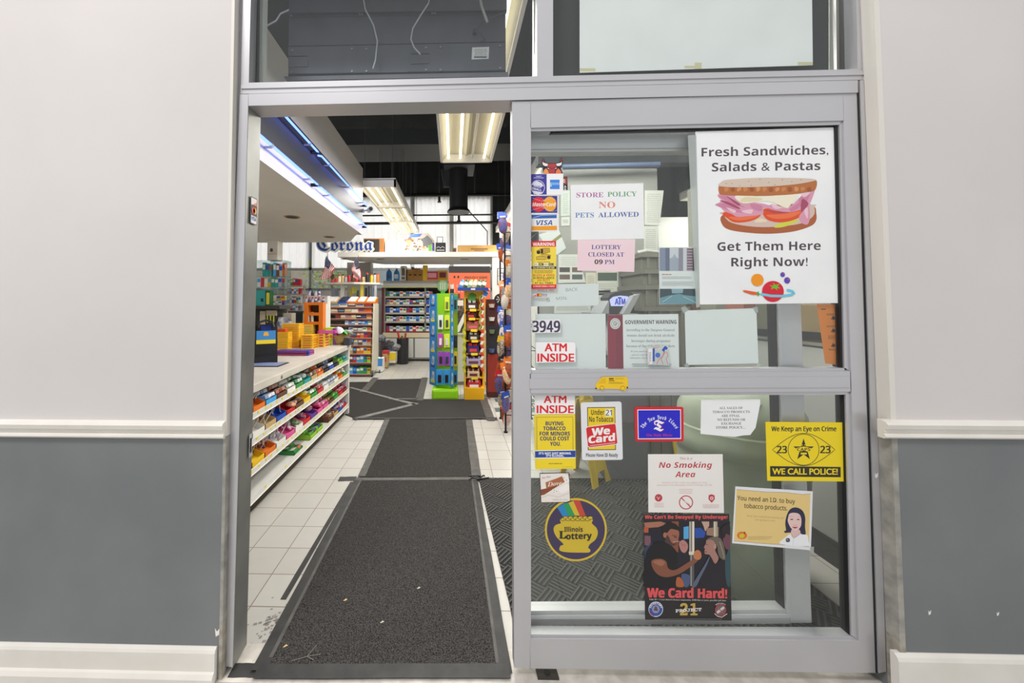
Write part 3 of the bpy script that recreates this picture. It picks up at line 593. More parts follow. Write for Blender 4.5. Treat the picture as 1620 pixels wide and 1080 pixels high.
# blank sheet with tape (C4)
q = Print(YB_+.0005, (1060, 460), 4.5); q.sheet([(104, 140), (614, 122), (630, 515), (115, 527)], PAPERB); q.done('paper_sheet', 'blank white sheet with taped corners inside the glass under the sandwich poster', 'paper sheet')
TP = clear('e8ecec', .12, .2, haze=.3)
for i, (a, lb) in enumerate((([(78, 120), (105, 108), (135, 135), (95, 160)], 'clear tape on the upper corner of the blank taped sheet, near the health warning'), ([(590, 118), (625, 112), (628, 150), (612, 160)], 'clear tape on the upper corner of the blank taped sheet, near the door edge'), ([(98, 530), (122, 512), (140, 530), (118, 548)], 'clear tape on the lower corner of the blank taped sheet, near the health warning'), ([(615, 520), (632, 508), (648, 528), (632, 540)], 'clear tape on the lower corner of the blank taped sheet, near the door edge'))):
    q = Print(YB_-.0006, (1060, 460), 4.5); q.sheet(a, TP); q.done('tape_strip', lb, 'tape')
q = Print(YS_-.0013, (1060, 180), 3.376); q.sheet([(95, 115), (140, 112), (160, 1030), (140, 1035)], TP); q.done('tape_strip', 'long strip of clear tape along the edge of the sandwich poster', 'tape')
# city photo sheet (C14)
q = Print(YB_, (970, 380), 4.5); q.sheet([(326, 50), (592, 48), (602, 452), (330, 455)], PAPERB); q.rect(330, 54, 592, 218, 'dfe3ea'); q.rect(330, 54, 372, 218, '8f98b4'); q.rect(372, 54, 402, 218, '6d7590')
q.poly([(402, 218), (402, 130), (425, 118), (437, 95), (448, 118), (468, 130), (468, 218)], 'b4bccb')
for k in range(5): q.line([(410+k*13, 218), (410+k*13, 132)], 2, '8e99ae')
q.rect(466, 54, 498, 218, '9a93a6'); q.rect(524, 54, 566, 218, 'c0a2b0')
for k in range(8): q.rect(526, 60+k*20, 566, 68+k*20, '5f5262')
q.rect(566, 54, 594, 218, '50525c'); q.lines(348, 428, 238, 248, 1, 6, 'cf8478'); q.lines(350, 580, 256, 276, 3, 2, 'a9b0b0'); q.lines(350, 580, 292, 324, 5, 2, 'a9b0b0')
q.rect(332, 345, 600, 452, '6f9fae'); q.poly([(332, 345), (600, 345), (600, 400), (520, 392), (470, 380), (400, 392), (332, 410)], '2d4650'); q.poly([(415, 345), (500, 345), (495, 375), (420, 378)], '93b6c4'); q.line([(350, 440), (420, 395)], 3, 'd6e6ea'); q.line([(600, 450), (500, 400)], 3, 'd6e6ea')
q.done('city_photo_sheet', 'sheet with two city street photographs beside the sandwich poster', 'printed sheet')
# orange flyer (C4)
q = Print(YB_+.002, (1060, 460), 4.5); q.sheet([(1045, 95), (1180, 95), (1180, 525), (1105, 515)], mat('e58324', .7))
for y in (130, 190, 280, 385): q.rect(1075, y-4, 1110, y+4, '5a3a1c') if y == 130 else q.poly([(1145, y+12), (1160, y-14), (1178, y), (1170, y+16)], '4a2f22')
q.lines(1115, 1178, 160, 175, 2, 4, '7a4a20'); q.lines(1115, 1178, 245, 260, 2, 4, '7a4a20'); q.lines(1125, 1178, 315, 345, 3, 4, '7a4a20'); q.lines(1130, 1178, 410, 425, 2, 4, '7a4a20'); q.done('orange_flyer', 'orange printed flyer hanging inside the glass beneath the sandwich poster', 'flyer')
# yellow van sticker (C2)
q = Print(YD-.0042, (810, 400), 4.5)
q.sheet([(594, 935), (640, 885), (660, 882), (815, 880), (825, 900), (827, 955), (812, 965), (808, 980), (780, 980), (765, 968), (655, 965), (648, 982), (630, 965), (598, 970)], 'f4c81c'); q.poly([(612, 930), (642, 892), (668, 890), (668, 930)], 'e6b816'); q.rect(690, 890, 724, 900, '6a5210'); q.rect(690, 905, 730, 912, '8a6e18')
q.lines(734, 805, 888, 900, 2, 2, 'a8861e'); q.lines(690, 800, 918, 932, 3, 2, '9a7a1c'); q.ring(640, 960, 14, 14, 3, 'a07a14'); q.ring(788, 962, 16, 15, 3, 'a07a14'); q.rect(595, 958, 604, 970, '332a14'); q.rect(816, 952, 826, 964, '332a14')
q.done('van_sticker', 'yellow van shaped sticker on the middle rail of the door', 'sticker')
# lower pane: C12
q = Print(YS_, (835, 600), 5.4); q.sheet([(58, 126), (403, 126), (404, 296), (60, 298)], 'f8f6f6'); q.text('ATM', 138, 200, 62, 190, 'e02228', 'sans', fat=.03); q.text('INSIDE', 78, 287, 64, 312, 'e02228', 'sans', fat=.03); q.done('cash_machine_sticker', 'white and red cash machine sticker just under the middle rail', 'sticker')
q = Print(YS_-.0003, (835, 600), 5.4); Y2 = 'f6da2c'; NV = '28306c'
q.sheet([(55, 302), (404, 300), (410, 762), (64, 766)], Y2); q.line([(78, 600), (76, 322), (384, 320), (386, 600)], 7, 'b99a3a')
for t, x, y, wd in (('BUYING', 152, 392, 152), ('TOBACCO', 132, 435, 190), ('FOR MINORS', 102, 479, 258), ('COULD COST', 106, 521, 248), ('YOU.', 190, 566, 92)): q.text(t, x, y, 33, wd, NV, 'sansb', fat=.012)
q.poly([(62, 606), (408, 602), (408, 672), (64, 676)], 'f4f4f4'); q.poly([(62, 613), (407, 607), (407, 664), (63, 668)], '24489c'); q.text("IT'S NOT JUST WRONG.", 94, 640, 18, 278, 'f4f6fa', 'sansb', fat=.02); q.text("IT'S ILLEGAL.", 156, 660, 17, 156, 'f4f6fa', 'sansb', fat=.02); q.text('PHILIP MORRIS USA', 178, 723, 9, 116, '7a6a20'); q.lines(290, 400, 742, 750, 1, 2, 'b09a2a')
q.done('minors_notice', 'yellow tobacco notice with a blue band under the cash machine sticker', 'notice')
q = Print(YS_, (835, 600), 5.4)
q.sheet([(452, 206), (466, 196), (785, 188), (800, 200), (812, 676), (800, 686), (475, 690), (463, 678)], 'e8e8ea'); q.poly([(507, 238), (746, 235), (753, 602), (513, 604)], '33301c'); q.poly([(513, 244), (741, 241), (747, 596), (519, 598)], 'f0cf28')
q.text('Under', 541, 303, 44, 112, '33301c', 'sansb'); q.rect(662, 254, 722, 316, 'f2f2f0'); q.text('21', 666, 308, 48, 52, '33301c', 'sansr', fat=.01); q.text('No Tobacco', 524, 362, 44, 206, '33301c', 'sansb')
q.poly([(494, 418), (510, 402), (745, 374), (755, 384), (770, 545), (758, 556), (530, 584), (510, 572)], 'f0eeee'); q.poly([(498, 420), (512, 407), (742, 379), (750, 388), (765, 542), (754, 551), (532, 579), (514, 568)], 'd9262c')
q.text('We', 548, 480, 60, 152, 'f6f4f2', 'sansb', -.10, fat=.035); q.text('Card', 520, 546, 60, 222, 'f6f4f2', 'sansb', -.11, fat=.035); q.line([(532, 566), (746, 540)], 6, 'f0c4c0')
q.text('Please Have ID Ready', 498, 661, 30, 272, '3a3638', 'sansb'); q.done('age_check_sticker', 'white and yellow age limit sticker with a tilted red patch', 'sticker')
q = Print(YS_, (835, 600), 5.4); q.sheet([(100, 804), (108, 798), (354, 795), (365, 1050), (112, 1054)], '4a3a34'); q.poly([(105, 806), (350, 801), (360, 1045), (116, 1049)], 'efe7e0')
q.poly([(110, 900), (350, 803), (352, 850), (140, 985), (112, 990)], '8a4a30'); q.poly([(105, 806), (285, 802), (110, 880)], 'f0eae4'); q.poly([(150, 880), (300, 825), (310, 880), (155, 935)], 'b06a44'); q.poly([(110, 880), (150, 870), (158, 930), (112, 940)], 'f0e8e2'); q.text('Dove', 168, 915, 36, 122, 'f3e6da', 'serifbi', -.12)
q.poly([(292, 825), (345, 808), (355, 870), (320, 885)], 'f4efe8'); q.poly([(250, 935), (330, 890), (355, 905), (350, 950), (285, 975)], 'f6f2ec'); q.poly([(212, 935), (260, 930), (262, 975), (208, 978)], 'f2ece4')
for x, y in ((225, 945), (245, 955), (222, 965), (310, 840), (330, 860)): q.ell(x, y, 3.5, 3.5, '4a2f22', 8)
q.line([(116, 1010), (180, 985), (260, 1005), (355, 970)], 5, 'd8cdc2'); q.text('Try New', 122, 850, 15, 74, 'b08060', 'serifbi', -.2); q.text('cookies & creme', 210, 1032, 12, 130, 'bdb4c6', 'serifbi'); q.done('chocolate_sticker', 'small square chocolate bar sticker with white sweets', 'sticker')
# newspaper sticker (C5)
q = Print(YS_, (810, 600), 4.91); q.sheet([(952, 222), (962, 213), (1320, 213), (1332, 222), (1334, 470), (1325, 481), (970, 482), (958, 474)], 'da1f2c'); q.poly([(974, 234), (1312, 232), (1314, 462), (978, 464)], 'f4f2f6'); q.poly([(980, 240), (1306, 238), (1308, 455), (984, 458)], '2422c8')
q.arc('The New York Times', 1144, 448, 140, 208, 334, 31, 'f6f6fa', 'frak', 14.2); q.text('T', 1108, 402, 84, 80, 'd8242c', 'frak'); q.text('T', 1102, 400, 84, 78, 'f8f6fa', 'frak', fat=.012); q.text('On Sale Here', 1044, 442, 21, 200, 'c83058', 'serifb'); q.line([(1150, 300), (1190, 290), (1240, 310)], 1.5, '4a4ad8'); q.line([(1000, 400), (1060, 380), (1090, 330)], 1.5, '4a4ad8'); q.line([(1220, 440), (1240, 380), (1290, 370)], 1.5, '4a4ad8')
q.done('newspaper_sticker', 'blue sticker with a red border and gothic lettering', 'sticker')
# tobacco sales note (C11)
q = Print(YS_, (1100, 600), 4.32); q.sheet([(40, 137), (444, 134), (443, 170), (412, 330), (375, 380), (330, 382), (270, 392), (140, 382), (36, 372)], PAPER)
for t, x, y, wd in (('ALL SALES OF', 164, 203, 160), ('TOBACCO PRODUCTS', 118, 230, 254), ('ARE FINAL.', 178, 256, 130), ('NO REFUNDS OR', 150, 283, 192), ('EXCHANGE', 177, 309, 138), ('STORE POLICY....', 142, 336, 202)): q.text(t, x, y, 16, wd, '6c6466', 'serifb', -.004)
q.done('refund_note', 'torn white paper note about tobacco refunds on the lower glass', 'note')
q = Print(YS_-.0003, (1100, 600), 4.32); q.sheet([(480, 290), (1004, 294), (1014, 697), (492, 692)], 'f2d71c'); K2 = '2d2c26'
q.text('We Keep an Eye on Crime', 521, 353, 32, 442, K2, 'sansr', 0, fat=.03)
lens = [(527 + 428*k/24, 480 - 112*math.sin(math.pi*k/24)) for k in range(25)] + [(955 - 428*k/24, 480 + 110*math.sin(math.pi*k/24)) for k in range(1, 24)]
q.line(lens, 4, K2, True); q.ring(740, 480, 106, 106, 4, K2); q.poly([(740 + (74 if k % 2 == 0 else 29)*math.sin(math.pi*k/5), 482 - (78 if k % 2 == 0 else 30)*math.cos(math.pi*k/5)) for k in range(10)], K2)
q.poly([(690, 468), (740, 458), (790, 468), (784, 496), (740, 486), (696, 496)], 'f2d71c'); q.text('CAPS', 696, 488, 20, 90, K2, 'sansb'); q.ell(731, 448, 4, 4, 'f2d71c', 8); q.ell(749, 448, 4, 4, 'f2d71c', 8); q.rect(720, 500, 762, 512, 'f2d71c')
q.text('23', 559, 503, 48, 66, K2, 'sansr', fat=.03); q.text('23', 855, 503, 48, 68, K2, 'sansr', fat=.03); q.poly([(511, 592), (993, 598), (994, 668), (512, 663)], K2); q.text('WE CALL POLICE!', 528, 648, 40, 444, 'f2d71c', 'sans', .004, fat=.03)
q.done('crime_watch_sign', 'yellow neighbourhood watch sign with an eye and a black band', 'sign')
# no smoking (C6)
q = Print(YS_, (1000, 690), 3.1775); q.sheet([(80, 90), (455, 90), (462, 385), (82, 382)], noisy('ece8e3', 'f0ece8', 4, rough=.8, key='ns')); RD = 'c2404a'
q.text('This is a', 240, 117, 12, 62, RD, 'sansi'); q.text('No Smoking', 134, 158, 28, 268, RD, 'sansbi'); q.text('Area', 216, 205, 28, 102, RD, 'sansbi'); q.text('Violators of this order are subject to a fine,', 150, 236, 7, 230, 'd49a9c', 'sansr'); q.text('pursuant to the Municipal Code of Chicago (R7-32).', 126, 248, 7, 278, 'd49a9c', 'sansr')
q.lines(236, 305, 262, 290, 3, 2.5, 'dba8a8', ctr=True); q.ring(271, 332, 33, 33, 5, RD); q.line([(248, 309), (294, 355)], 5, RD); q.poly([(262, 322), (292, 340), (290, 345), (260, 327)], 'e8c8c8'); q.ell(133, 309, 19, 19, RD, 18); q.line([(124, 304), (134, 312), (142, 302), (130, 318)], 3, 'f0dcd8')
q.poly([(385, 296), (398, 291), (414, 296), (416, 316), (400, 334), (384, 316)], RD); q.ell(400, 311, 9, 9, 'f0dcd8', 14); q.line([(393, 311), (407, 311)], 3, RD); q.line([(400, 304), (400, 318)], 3, RD); q.lines(112, 165, 332, 358, 3, 2.5, 'dba8a8'); q.lines(352, 440, 340, 362, 3, 2.5, 'dba8a8', ctr=True); q.done('no_smoking_sign', 'white paper no smoking sign with red print', 'sign')
# ID poster (C13)
q = Print(YS_-.0002, (1140, 750), 8.307); q.sheet([(195, 160), (1212, 225), (1187, 998), (152, 905)], 'e6e6ea'); q.poly([(210, 200), (350, 212), (600, 232), (860, 240), (1080, 265), (1180, 255), (1160, 952), (960, 935), (700, 918), (500, 905), (300, 885), (178, 876)], 'e6c983'); q.line([(210, 200), (350, 212), (600, 232), (860, 240), (1080, 265), (1180, 255)], 4, '7a5a4a'); q.line([(178, 876), (300, 885), (500, 905), (700, 918), (960, 935), (1160, 952)], 4, '7a5a4a')
B2 = '5a4432'; q.text('You need an I.D. to buy', 220, 338, 58, 758, B2, 'sansr', .062, fat=.015); q.text('tobacco products.', 310, 440, 58, 566, B2, 'sansr', .062, fat=.015); q.text('Sorry, but a note from mommy just', 345, 556, 22, 482, 'b39a68', 'sansi', .06); q.text("isn't going to cut it.", 452, 606, 22, 270, 'b39a68', 'sansi', .06)
q.ell(282, 803, 66, 50, 'e0722c'); q.poly([(248, 785), (300, 775), (320, 810), (290, 842), (245, 830)], 'd4c436'); q.poly([(300, 770), (320, 750), (325, 775), (308, 785)], '8a3a28'); q.lines(360, 680, 812, 862, 3, 5, 'b89a64')
HR = '2c2c48'; q.blob([(835, 745), (860, 735), (850, 640), (870, 540), (905, 470), (960, 437), (1030, 445), (1085, 490), (1112, 570), (1110, 690), (1118, 790), (1080, 800), (1040, 770), (900, 765), (850, 770)], HR)
q.blob([(785, 915), (850, 830), (930, 780), (1080, 790), (1140, 800), (1155, 880), (1148, 945)], 'eef0f2'); q.blob([(940, 720), (1030, 725), (1045, 780), (965, 838), (925, 790)], 'e0bcb8')
q.blob([(890, 560), (905, 520), (950, 505), (1020, 515), (1055, 560), (1062, 640), (1045, 700), (1000, 738), (960, 738), (920, 700), (895, 650), (882, 610)], 'e8c6c0'); q.ell(935, 592, 20, 7, '3a3040', 12); q.ell(1020, 594, 18, 7, '3a3040', 12); q.line([(905, 562), (935, 552), (955, 560)], 4, 'b09a98'); q.line([(1005, 562), (1030, 555), (1050, 568)], 4, 'b09a98'); q.line([(950, 660), (980, 672), (1008, 662)], 5, 'c08c88'); q.blob([(942, 690), (980, 692), (1015, 690), (980, 712)], 'a8383c')
q.line([(930, 785), (965, 838), (1045, 785)], 4, '8a8e98'); q.line([(958, 838), (952, 930)], 3, 'b0b4bc'); q.blob([(860, 845), (905, 842), (908, 885), (864, 888)], '4a4a5a'); q.rect(870, 850, 884, 866, 'd8a030'); q.rect(886, 866, 900, 882, '3a68b0')
q.done('id_poster', 'tilted tan poster with a cartoon of a dark haired person in a white shirt', 'poster')
q = Print(YS_-.0016, (1140, 750), 8.307); q.sheet([(1178, 960), (1228, 950), (1225, 1035), (1180, 1000)], TP); q.done('tape_strip', 'clear tape on the lower corner of the tan poster', 'tape')
# photo poster (C10)
q = Print(YS_-.0001, (1010, 800), 5.68); q.sheet([(44, 75), (815, 72), (838, 1030), (60, 1022)], '2b2828'); PK = 'd8565a'
q.text("We Can't Be Swayed By Underage!", 58, 115, 32, 742, PK, 'sansb', 0, fat=.03)
q.rect(50, 138, 822, 722, '23222c')
for a, c in (([(50, 150), (200, 140), (260, 160), (180, 190), (60, 200)], 'a8705a'), ([(50, 190), (90, 190), (90, 240), (50, 240)], 'b85a3c'), ([(300, 140), (362, 140), (358, 420), (300, 380)], '8a5238'), ([(406, 190), (452, 182), (452, 295), (406, 298)], '58a8dc'), ([(505, 200), (560, 195), (605, 240), (590, 285), (510, 290)], '2c50a4'), ([(566, 140), (636, 140), (636, 180), (600, 230), (585, 180)], 'c4a090'), ([(612, 200), (720, 190), (720, 276), (612, 262)], '9a7a68'), ([(640, 145), (700, 140), (700, 190), (640, 190)], '3a2a2c')): q.poly(a, c)
q.poly([(50, 240), (105, 245), (125, 300), (112, 360), (50, 380)], '2a2430'); q.poly([(55, 265), (108, 270), (112, 330), (90, 362), (55, 350)], '785460'); q.poly([(50, 380), (100, 350), (130, 330), (60, 480)], '34445c')
q.rect(458, 140, 503, 420, 'c9bfae'); q.rect(470, 140, 480, 420, '6f6a66'); q.rect(490, 140, 498, 420, 'f0ead8'); q.poly([(452, 410), (505, 410), (500, 440), (455, 440)], 'dcd2c2'); q.rect(462, 440, 500, 720, '5a5a58'); q.rect(470, 440, 478, 720, 'a8a49c'); q.rect(674, 140, 710, 276, 'b0a48c'); q.rect(682, 140, 690, 276, 'e0d8c4')
# standing person in a black shirt
q.blob([(210, 240), (215, 190), (250, 155), (310, 152), (355, 180), (365, 225), (330, 215), (290, 210), (262, 250), (240, 300)], '241d20')
q.blob([(236, 250), (260, 240), (290, 208), (335, 214), (362, 226), (366, 262), (360, 290), (350, 330), (300, 360), (262, 350), (245, 300)], '9c6450'); q.blob([(240, 300), (262, 262), (300, 330), (330, 335), (345, 330), (330, 352), (280, 362), (240, 340)], '4c3a38'); q.ell(238, 262, 16, 25, 'a86a54', 12); q.line([(316, 276), (345, 284)], 7, '2a2022'); q.line([(300, 262), (345, 270)], 4, '2a2022'); q.line([(330, 326), (352, 328)], 4, '6a3a34')
q.blob([(175, 320), (240, 330), (300, 362), (345, 420), (350, 520), (345, 560), (330, 720), (60, 720), (62, 480), (80, 400), (120, 350)], '1c1a1e')
q.blob([(120, 490), (200, 475), (250, 500), (268, 560), (330, 575), (440, 510), (520, 470), (530, 495), (470, 545), (370, 610), (260, 640), (180, 620), (130, 560)], '84523e'); q.blob([(130, 500), (200, 485), (240, 510), (200, 540)], 'a06a52')
q.blob([(500, 420), (530, 395), (560, 415), (565, 460), (540, 485), (500, 470)], 'c07a50'); q.blob([(366, 330), (400, 305), (438, 335), (444, 380), (420, 420), (390, 412), (370, 370)], 'b8807c'); q.line([(385, 335), (395, 360), (405, 340), (415, 365), (428, 345)], 4, '7a4a48'); q.line([(310, 322), (370, 318)], 5, 'c8a498')
# facing person with long fair hair
q.blob([(606, 320), (640, 285), (700, 278), (745, 300), (770, 370), (785, 480), (740, 470), (715, 420), (700, 350)], '6e6458'); q.blob([(615, 310), (660, 305), (690, 340), (690, 400), (720, 470), (690, 520), (660, 480), (640, 440), (600, 432), (592, 410), (598, 385), (588, 372), (605, 340)], 'a87c70'); q.ell(688, 365, 12, 24, 'b88c80', 12); q.line([(606, 345), (625, 348)], 5, '2a2428'); q.line([(592, 410), (618, 414)], 5, '6a2f34'); q.line([(730, 320), (760, 420), (770, 470)], 8, '97907e')
q.blob([(640, 450), (690, 520), (740, 480), (790, 520), (800, 720), (560, 720), (590, 560)], '26222a'); q.blob([(600, 520), (640, 450), (620, 520), (560, 640), (520, 720), (480, 720)], '5c6478'); q.blob([(385, 620), (430, 610), (470, 640), (450, 720), (410, 720)], '4a5a7e'); q.blob([(345, 645), (385, 650), (410, 722), (342, 722)], 'b0603a')
q.blob([(765, 230), (800, 170), (822, 180), (825, 380), (790, 385), (762, 330)], '6e4650'); q.blob([(745, 200), (790, 165), (822, 170), (822, 260), (790, 250), (770, 290), (755, 260)], '2a2226'); q.blob([(780, 480), (822, 400), (826, 700), (790, 690)], '365058')
q.text('We Card Hard!', 80, 820, 82, 714, PK, 'sansb', .012, fat=.035); q.text('Fake ID = 1 year driver\'s license suspension, $500 fine or more, possible jail time.', 98, 845, 13, 692, 'cfcac8', 'serifb', .016)
q.ell(156, 928, 66, 70, 'c6cad6'); q.ring(156, 928, 46, 48, 26, '3c50a0'); q.ell(156, 928, 34, 36, '8c98b8'); q.poly([(135, 940), (150, 900), (165, 905), (178, 945)], '6a4a4a'); q.arc('SECRETARY', 156, 928, 44, 190, 350, 16, 'f0f0f4', 'sansb', 13); q.line([(98, 945), (110, 970), (140, 992)], 6, 'b03a40')
q.text('21', 378, 980, 96, 148, 'c4a654', 'mono', fat=.035); q.text('PROJECT', 334, 956, 26, 232, 'eceae6', 'mono', -.06, fat=.03)
q.ring(738, 936, 46, 50, 8, 'b84850'); q.ell(738, 936, 40, 44, '6a6868'); q.poly([(700, 950), (765, 900), (775, 920), (712, 970)], 'd0cccc'); q.line([(706, 902), (770, 972)], 8, 'b84850'); q.arc('PROJECT', 738, 936, 56, 225, 315, 12, 'e4e0e0', 'sansb', 10); q.line([(684, 966), (712, 992), (750, 1000), (798, 968)], 6, 'e0dcdc')
q.lines(90, 800, 1012, 1020, 1, 4, '8a8686', ctr=True); q.done('photo_poster', 'dark bar photo poster with red lettering at the foot of the door glass', 'poster')
# lottery roundel (C7)
q = Print(YS_, (800, 770), 3.485); q.sheet([(387 + 171*math.cos(2*math.pi*k/48), 236 + 174*math.sin(2*math.pi*k/48)) for k in range(48)], 'd2b636'); q.ell(387, 236, 160, 163, '443a58', 48)
for a, c in (([(284, 112), (320, 92), (352, 168), (318, 168)], '2c86c0'), ([(318, 92), (346, 86), (382, 158), (350, 168)], '2e9a5a'), ([(346, 86), (376, 76), (412, 158), (382, 158)], 'd2b636'), ([(372, 75), (408, 74), (445, 168), (412, 166)], 'c84a3a')): q.poly(a, c)
q.blob([(300, 185), (320, 175), (470, 175), (475, 200), (500, 225), (508, 255), (495, 290), (465, 315), (455, 335), (466, 345), (462, 360), (420, 362), (340, 360), (298, 350), (302, 325), (318, 315), (280, 275), (264, 235), (275, 210), (304, 200)], 'd2b636')
for k in range(12): q.ell(318 + k*13.5, 180 - (10 if k % 2 else 2), 14, 9, 'd2b636', 14); q.ring(318 + k*13.5, 180 - (10 if k % 2 else 2), 14, 9, 2.5, '3a3224', 14)
q.text('Illinois', 323, 247, 26, 102, '34302c', 'sansb', fat=.005); q.text('L', 296, 284, 40, 36, '34302c', 'serifb', fat=.03); q.text('ottery', 334, 289, 33, 140, '34302c', 'sansb', -.03, fat=.02); q.done('lottery_roundel', 'round purple and yellow sticker with a pot of gold and a rainbow', 'sticker')
# card decals on the open jamb's inner face
ja = P(388.6, 333, YF).x + .004
mb = MB()
def jb(y0, y1, za, zb, m, k=0): mb.add([(ja+.0006*k+.0006, y0, za), (ja+.0006*k+.0006, y1, za), (ja+.0006*k+.0006, y1, zb), (ja+.0006*k+.0006, y0, zb)], [(0, 1, 2, 3)], mat(m))
zt = SX(399, 311, ja).z; zb = SX(399, 354, ja).z; hh = (zt-zb)/3; y0, y1 = 1.466, 1.516
jb(y0, y1, zb, zt, '2a2a30'); jb(y0+.004, y1-.004, zb+2*hh+.004, zt-.004, 'eceaea', 1); mb.add([(ja+.0018, y0+.012, zb+2*hh+.004), (ja+.0018, y1-.004, zb+2*hh+.004), (ja+.0018, y1-.004, zb+2*hh+.02)], [(0, 1, 2)], mat('e8793a'))
for c, yy in (('d8302c', .020), ('f0a028', .032)): mb.add([(ja+.0018, y0+yy+.013*math.cos(a*.39), zb+1.5*hh+.013*math.sin(a*.39)) for a in range(16)], [tuple(range(16))], mat(c))
jb(y0+.004, y1-.004, zb+.003, zb+hh-.003, 'eceaf0', 1); g, fs, gw = glyphs('VISA', 'sansbi'); sc = .034/gw
mb.add([(ja+.0018, y0+.008+a*sc, zb+.014+b_*sc*1.25) for a, b_ in g], fs, mat('2d4f9c')); one(mb, 'card_decal', 'black strip of card decals on the inner face of the steel door jamb', 'sticker')
# ================================================================== SHOP FITTINGS
PAL = {'orange': 'e27a26', 'yellow': 'eec62a', 'green': '3f9a48', 'lime': '9ccc3a', 'teal': '2f9a98', 'blue': '2b55b8', 'sky blue': '4aa4e0', 'purple': '6a3f98', 'pink': 'e0609a', 'red': 'cc2f36',
       'brown': '6a4530', 'white': 'ecebe6', 'black': '26262a', 'silver': 'b9bcc2', 'tan': 'c8a878', 'maroon': '7a2430', 'cream': 'efe4c4', 'grey': '8d9094'}
ORD = ['lowest', 'second lowest', 'third', 'fourth', 'fifth', 'sixth', 'seventh', 'eighth', 'ninth', 'tenth']
# canopy above the counter ----------------------------------------------------
cf = G(549.5, 657); XC = cf.x
z0, z1 = SX(573, 371, XC).z, SX(573, 265, XC).z; ye = SX(573, 371, XC).y; zA, zB = SX(573, 354, XC).z, SX(573, 314, XC).z
cp = G(556, 382.5, z0); yb = G(480, 383.5, z0).y
cy = thing('canopy', 'deep white canopy with a dark band and blue neon above the candy counter', 'canopy', (XC-1.5, 3.6, z0))
m = MB(); m.prism([(XC-.012, 1.58, z0), (XC-.012, ye-.15, z0), (XC-.10, ye+.05, z0), (cp.x, yb-.1, z0), (cp.x-.35, yb, z0), (-5.6, yb, z0), (-5.6, 1.58, z0)], (0, 0, z1-z0), noisy('e0dcd4', 'e6e2da', 2, rough=.6)); m.build('soffit', cy)
for a, b_, c, nm in ((z0, zA, 'dddbd8', 'lower_band'), (zA, zB, '2a2c30', 'dark_band'), (zB, z1, 'cfcabd', 'upper_band')):
    m = MB(); m.box(XC-.012, XC, 1.58, ye, a, b_, mat(c, .45)); m.box(XC-.10, XC-.0, ye, ye+.012, a, b_, mat(c, .45)); m.build(nm, cy)
NEON = emis('5470ff', 5.0)
zn1, zn2 = SX(577, 322, XC+.05).z, SX(577, 356, XC+.05).z; ymid = SX(506, 248, XC+.05).y
for zz, nmz in ((zn1, 'upper edge of the dark band'), (zn2, 'lower edge of the dark band')):
    for a, b_, w_ in ((1.62, ymid-.03, 'nearer the door'), (ymid+.03, ye+.05, 'nearer the back wall')):
        t = thing('neon_tube', 'blue neon tube along the %s, %s' % (nmz, w_), 'neon tube', (XC+.05, a, zz), 'blue neon tubes on the canopy')
        m = MB(); x = XC+.05; m.tube([(x-.03, a, zz), (x, a+.02, zz), (x, b_-.02, zz), (x-.03, b_, zz)], .009, NEON, 8); m.build('glass_tube', t, smooth=True)
        for k in range(3):
            y = a + (b_-a)*(.12+.38*k); m = MB(); m.box(XC, x+.006, y-.008, y+.008, zz-.02, zz-.009, mat('b9bcc4', .3)); m.cyl((x, y-.012, zz), (x, y+.012, zz), .013, mat('b9bcc4', .3), 8); m.build('bracket', t)
        m = MB(); m.cyl((XC, b_-.05, zz-.012), (x, b_-.02, zz-.004), .016, mat('101014', .4), 8); m.build('end_cap', t)
for u, v, w_ in ((462, 343, 'nearer the door'), (521, 374.5, 'nearer the back wall')):
    c = G(u, v, z0); t = thing('recessed_downlight', 'small recessed downlight in the canopy underside, %s' % w_, 'downlight', (c.x, c.y, z0))
    m = MB(); m.lathe([(.085, 0), (.085, -.004), (.07, -.006), (.066, .0)], (c.x, c.y, z0), mat('b59a6a', .3, .6)); m.build('ring', t); m = MB(); m.lathe([(.066, -.0055), (.03, -.001), (.001, -.001)], (c.x, c.y, z0), mat('3a342c', .5)); m.build('reflector', t)
t = thing('security_camera', 'small white bullet security camera on the far end of the canopy', 'security camera', SX(575, 334, XC)); c = SX(575, 334, XC)
m = MB(); m.cyl((XC, c.y-.03, c.z), (XC+.02, c.y-.03, c.z), .03, 'b9b9bc'); m.tube([(XC+.01, c.y-.03, c.z), (XC+.09, c.y-.03, c.z+.01)], .012, 'c8c8cc'); m.build('bracket', t); m = MB(); m.cyl((XC+.06, c.y+.05, c.z+.02), (XC+.13, c.y-.12, c.z+.005), .034, 'c4c4c8', 14); m.build('housing', t); m = MB(); m.cyl((XC+.13, c.y-.12, c.z+.005), (XC+.132, c.y-.125, c.z+.005), .026, '1a1a20', 14); m.build('lens', t)

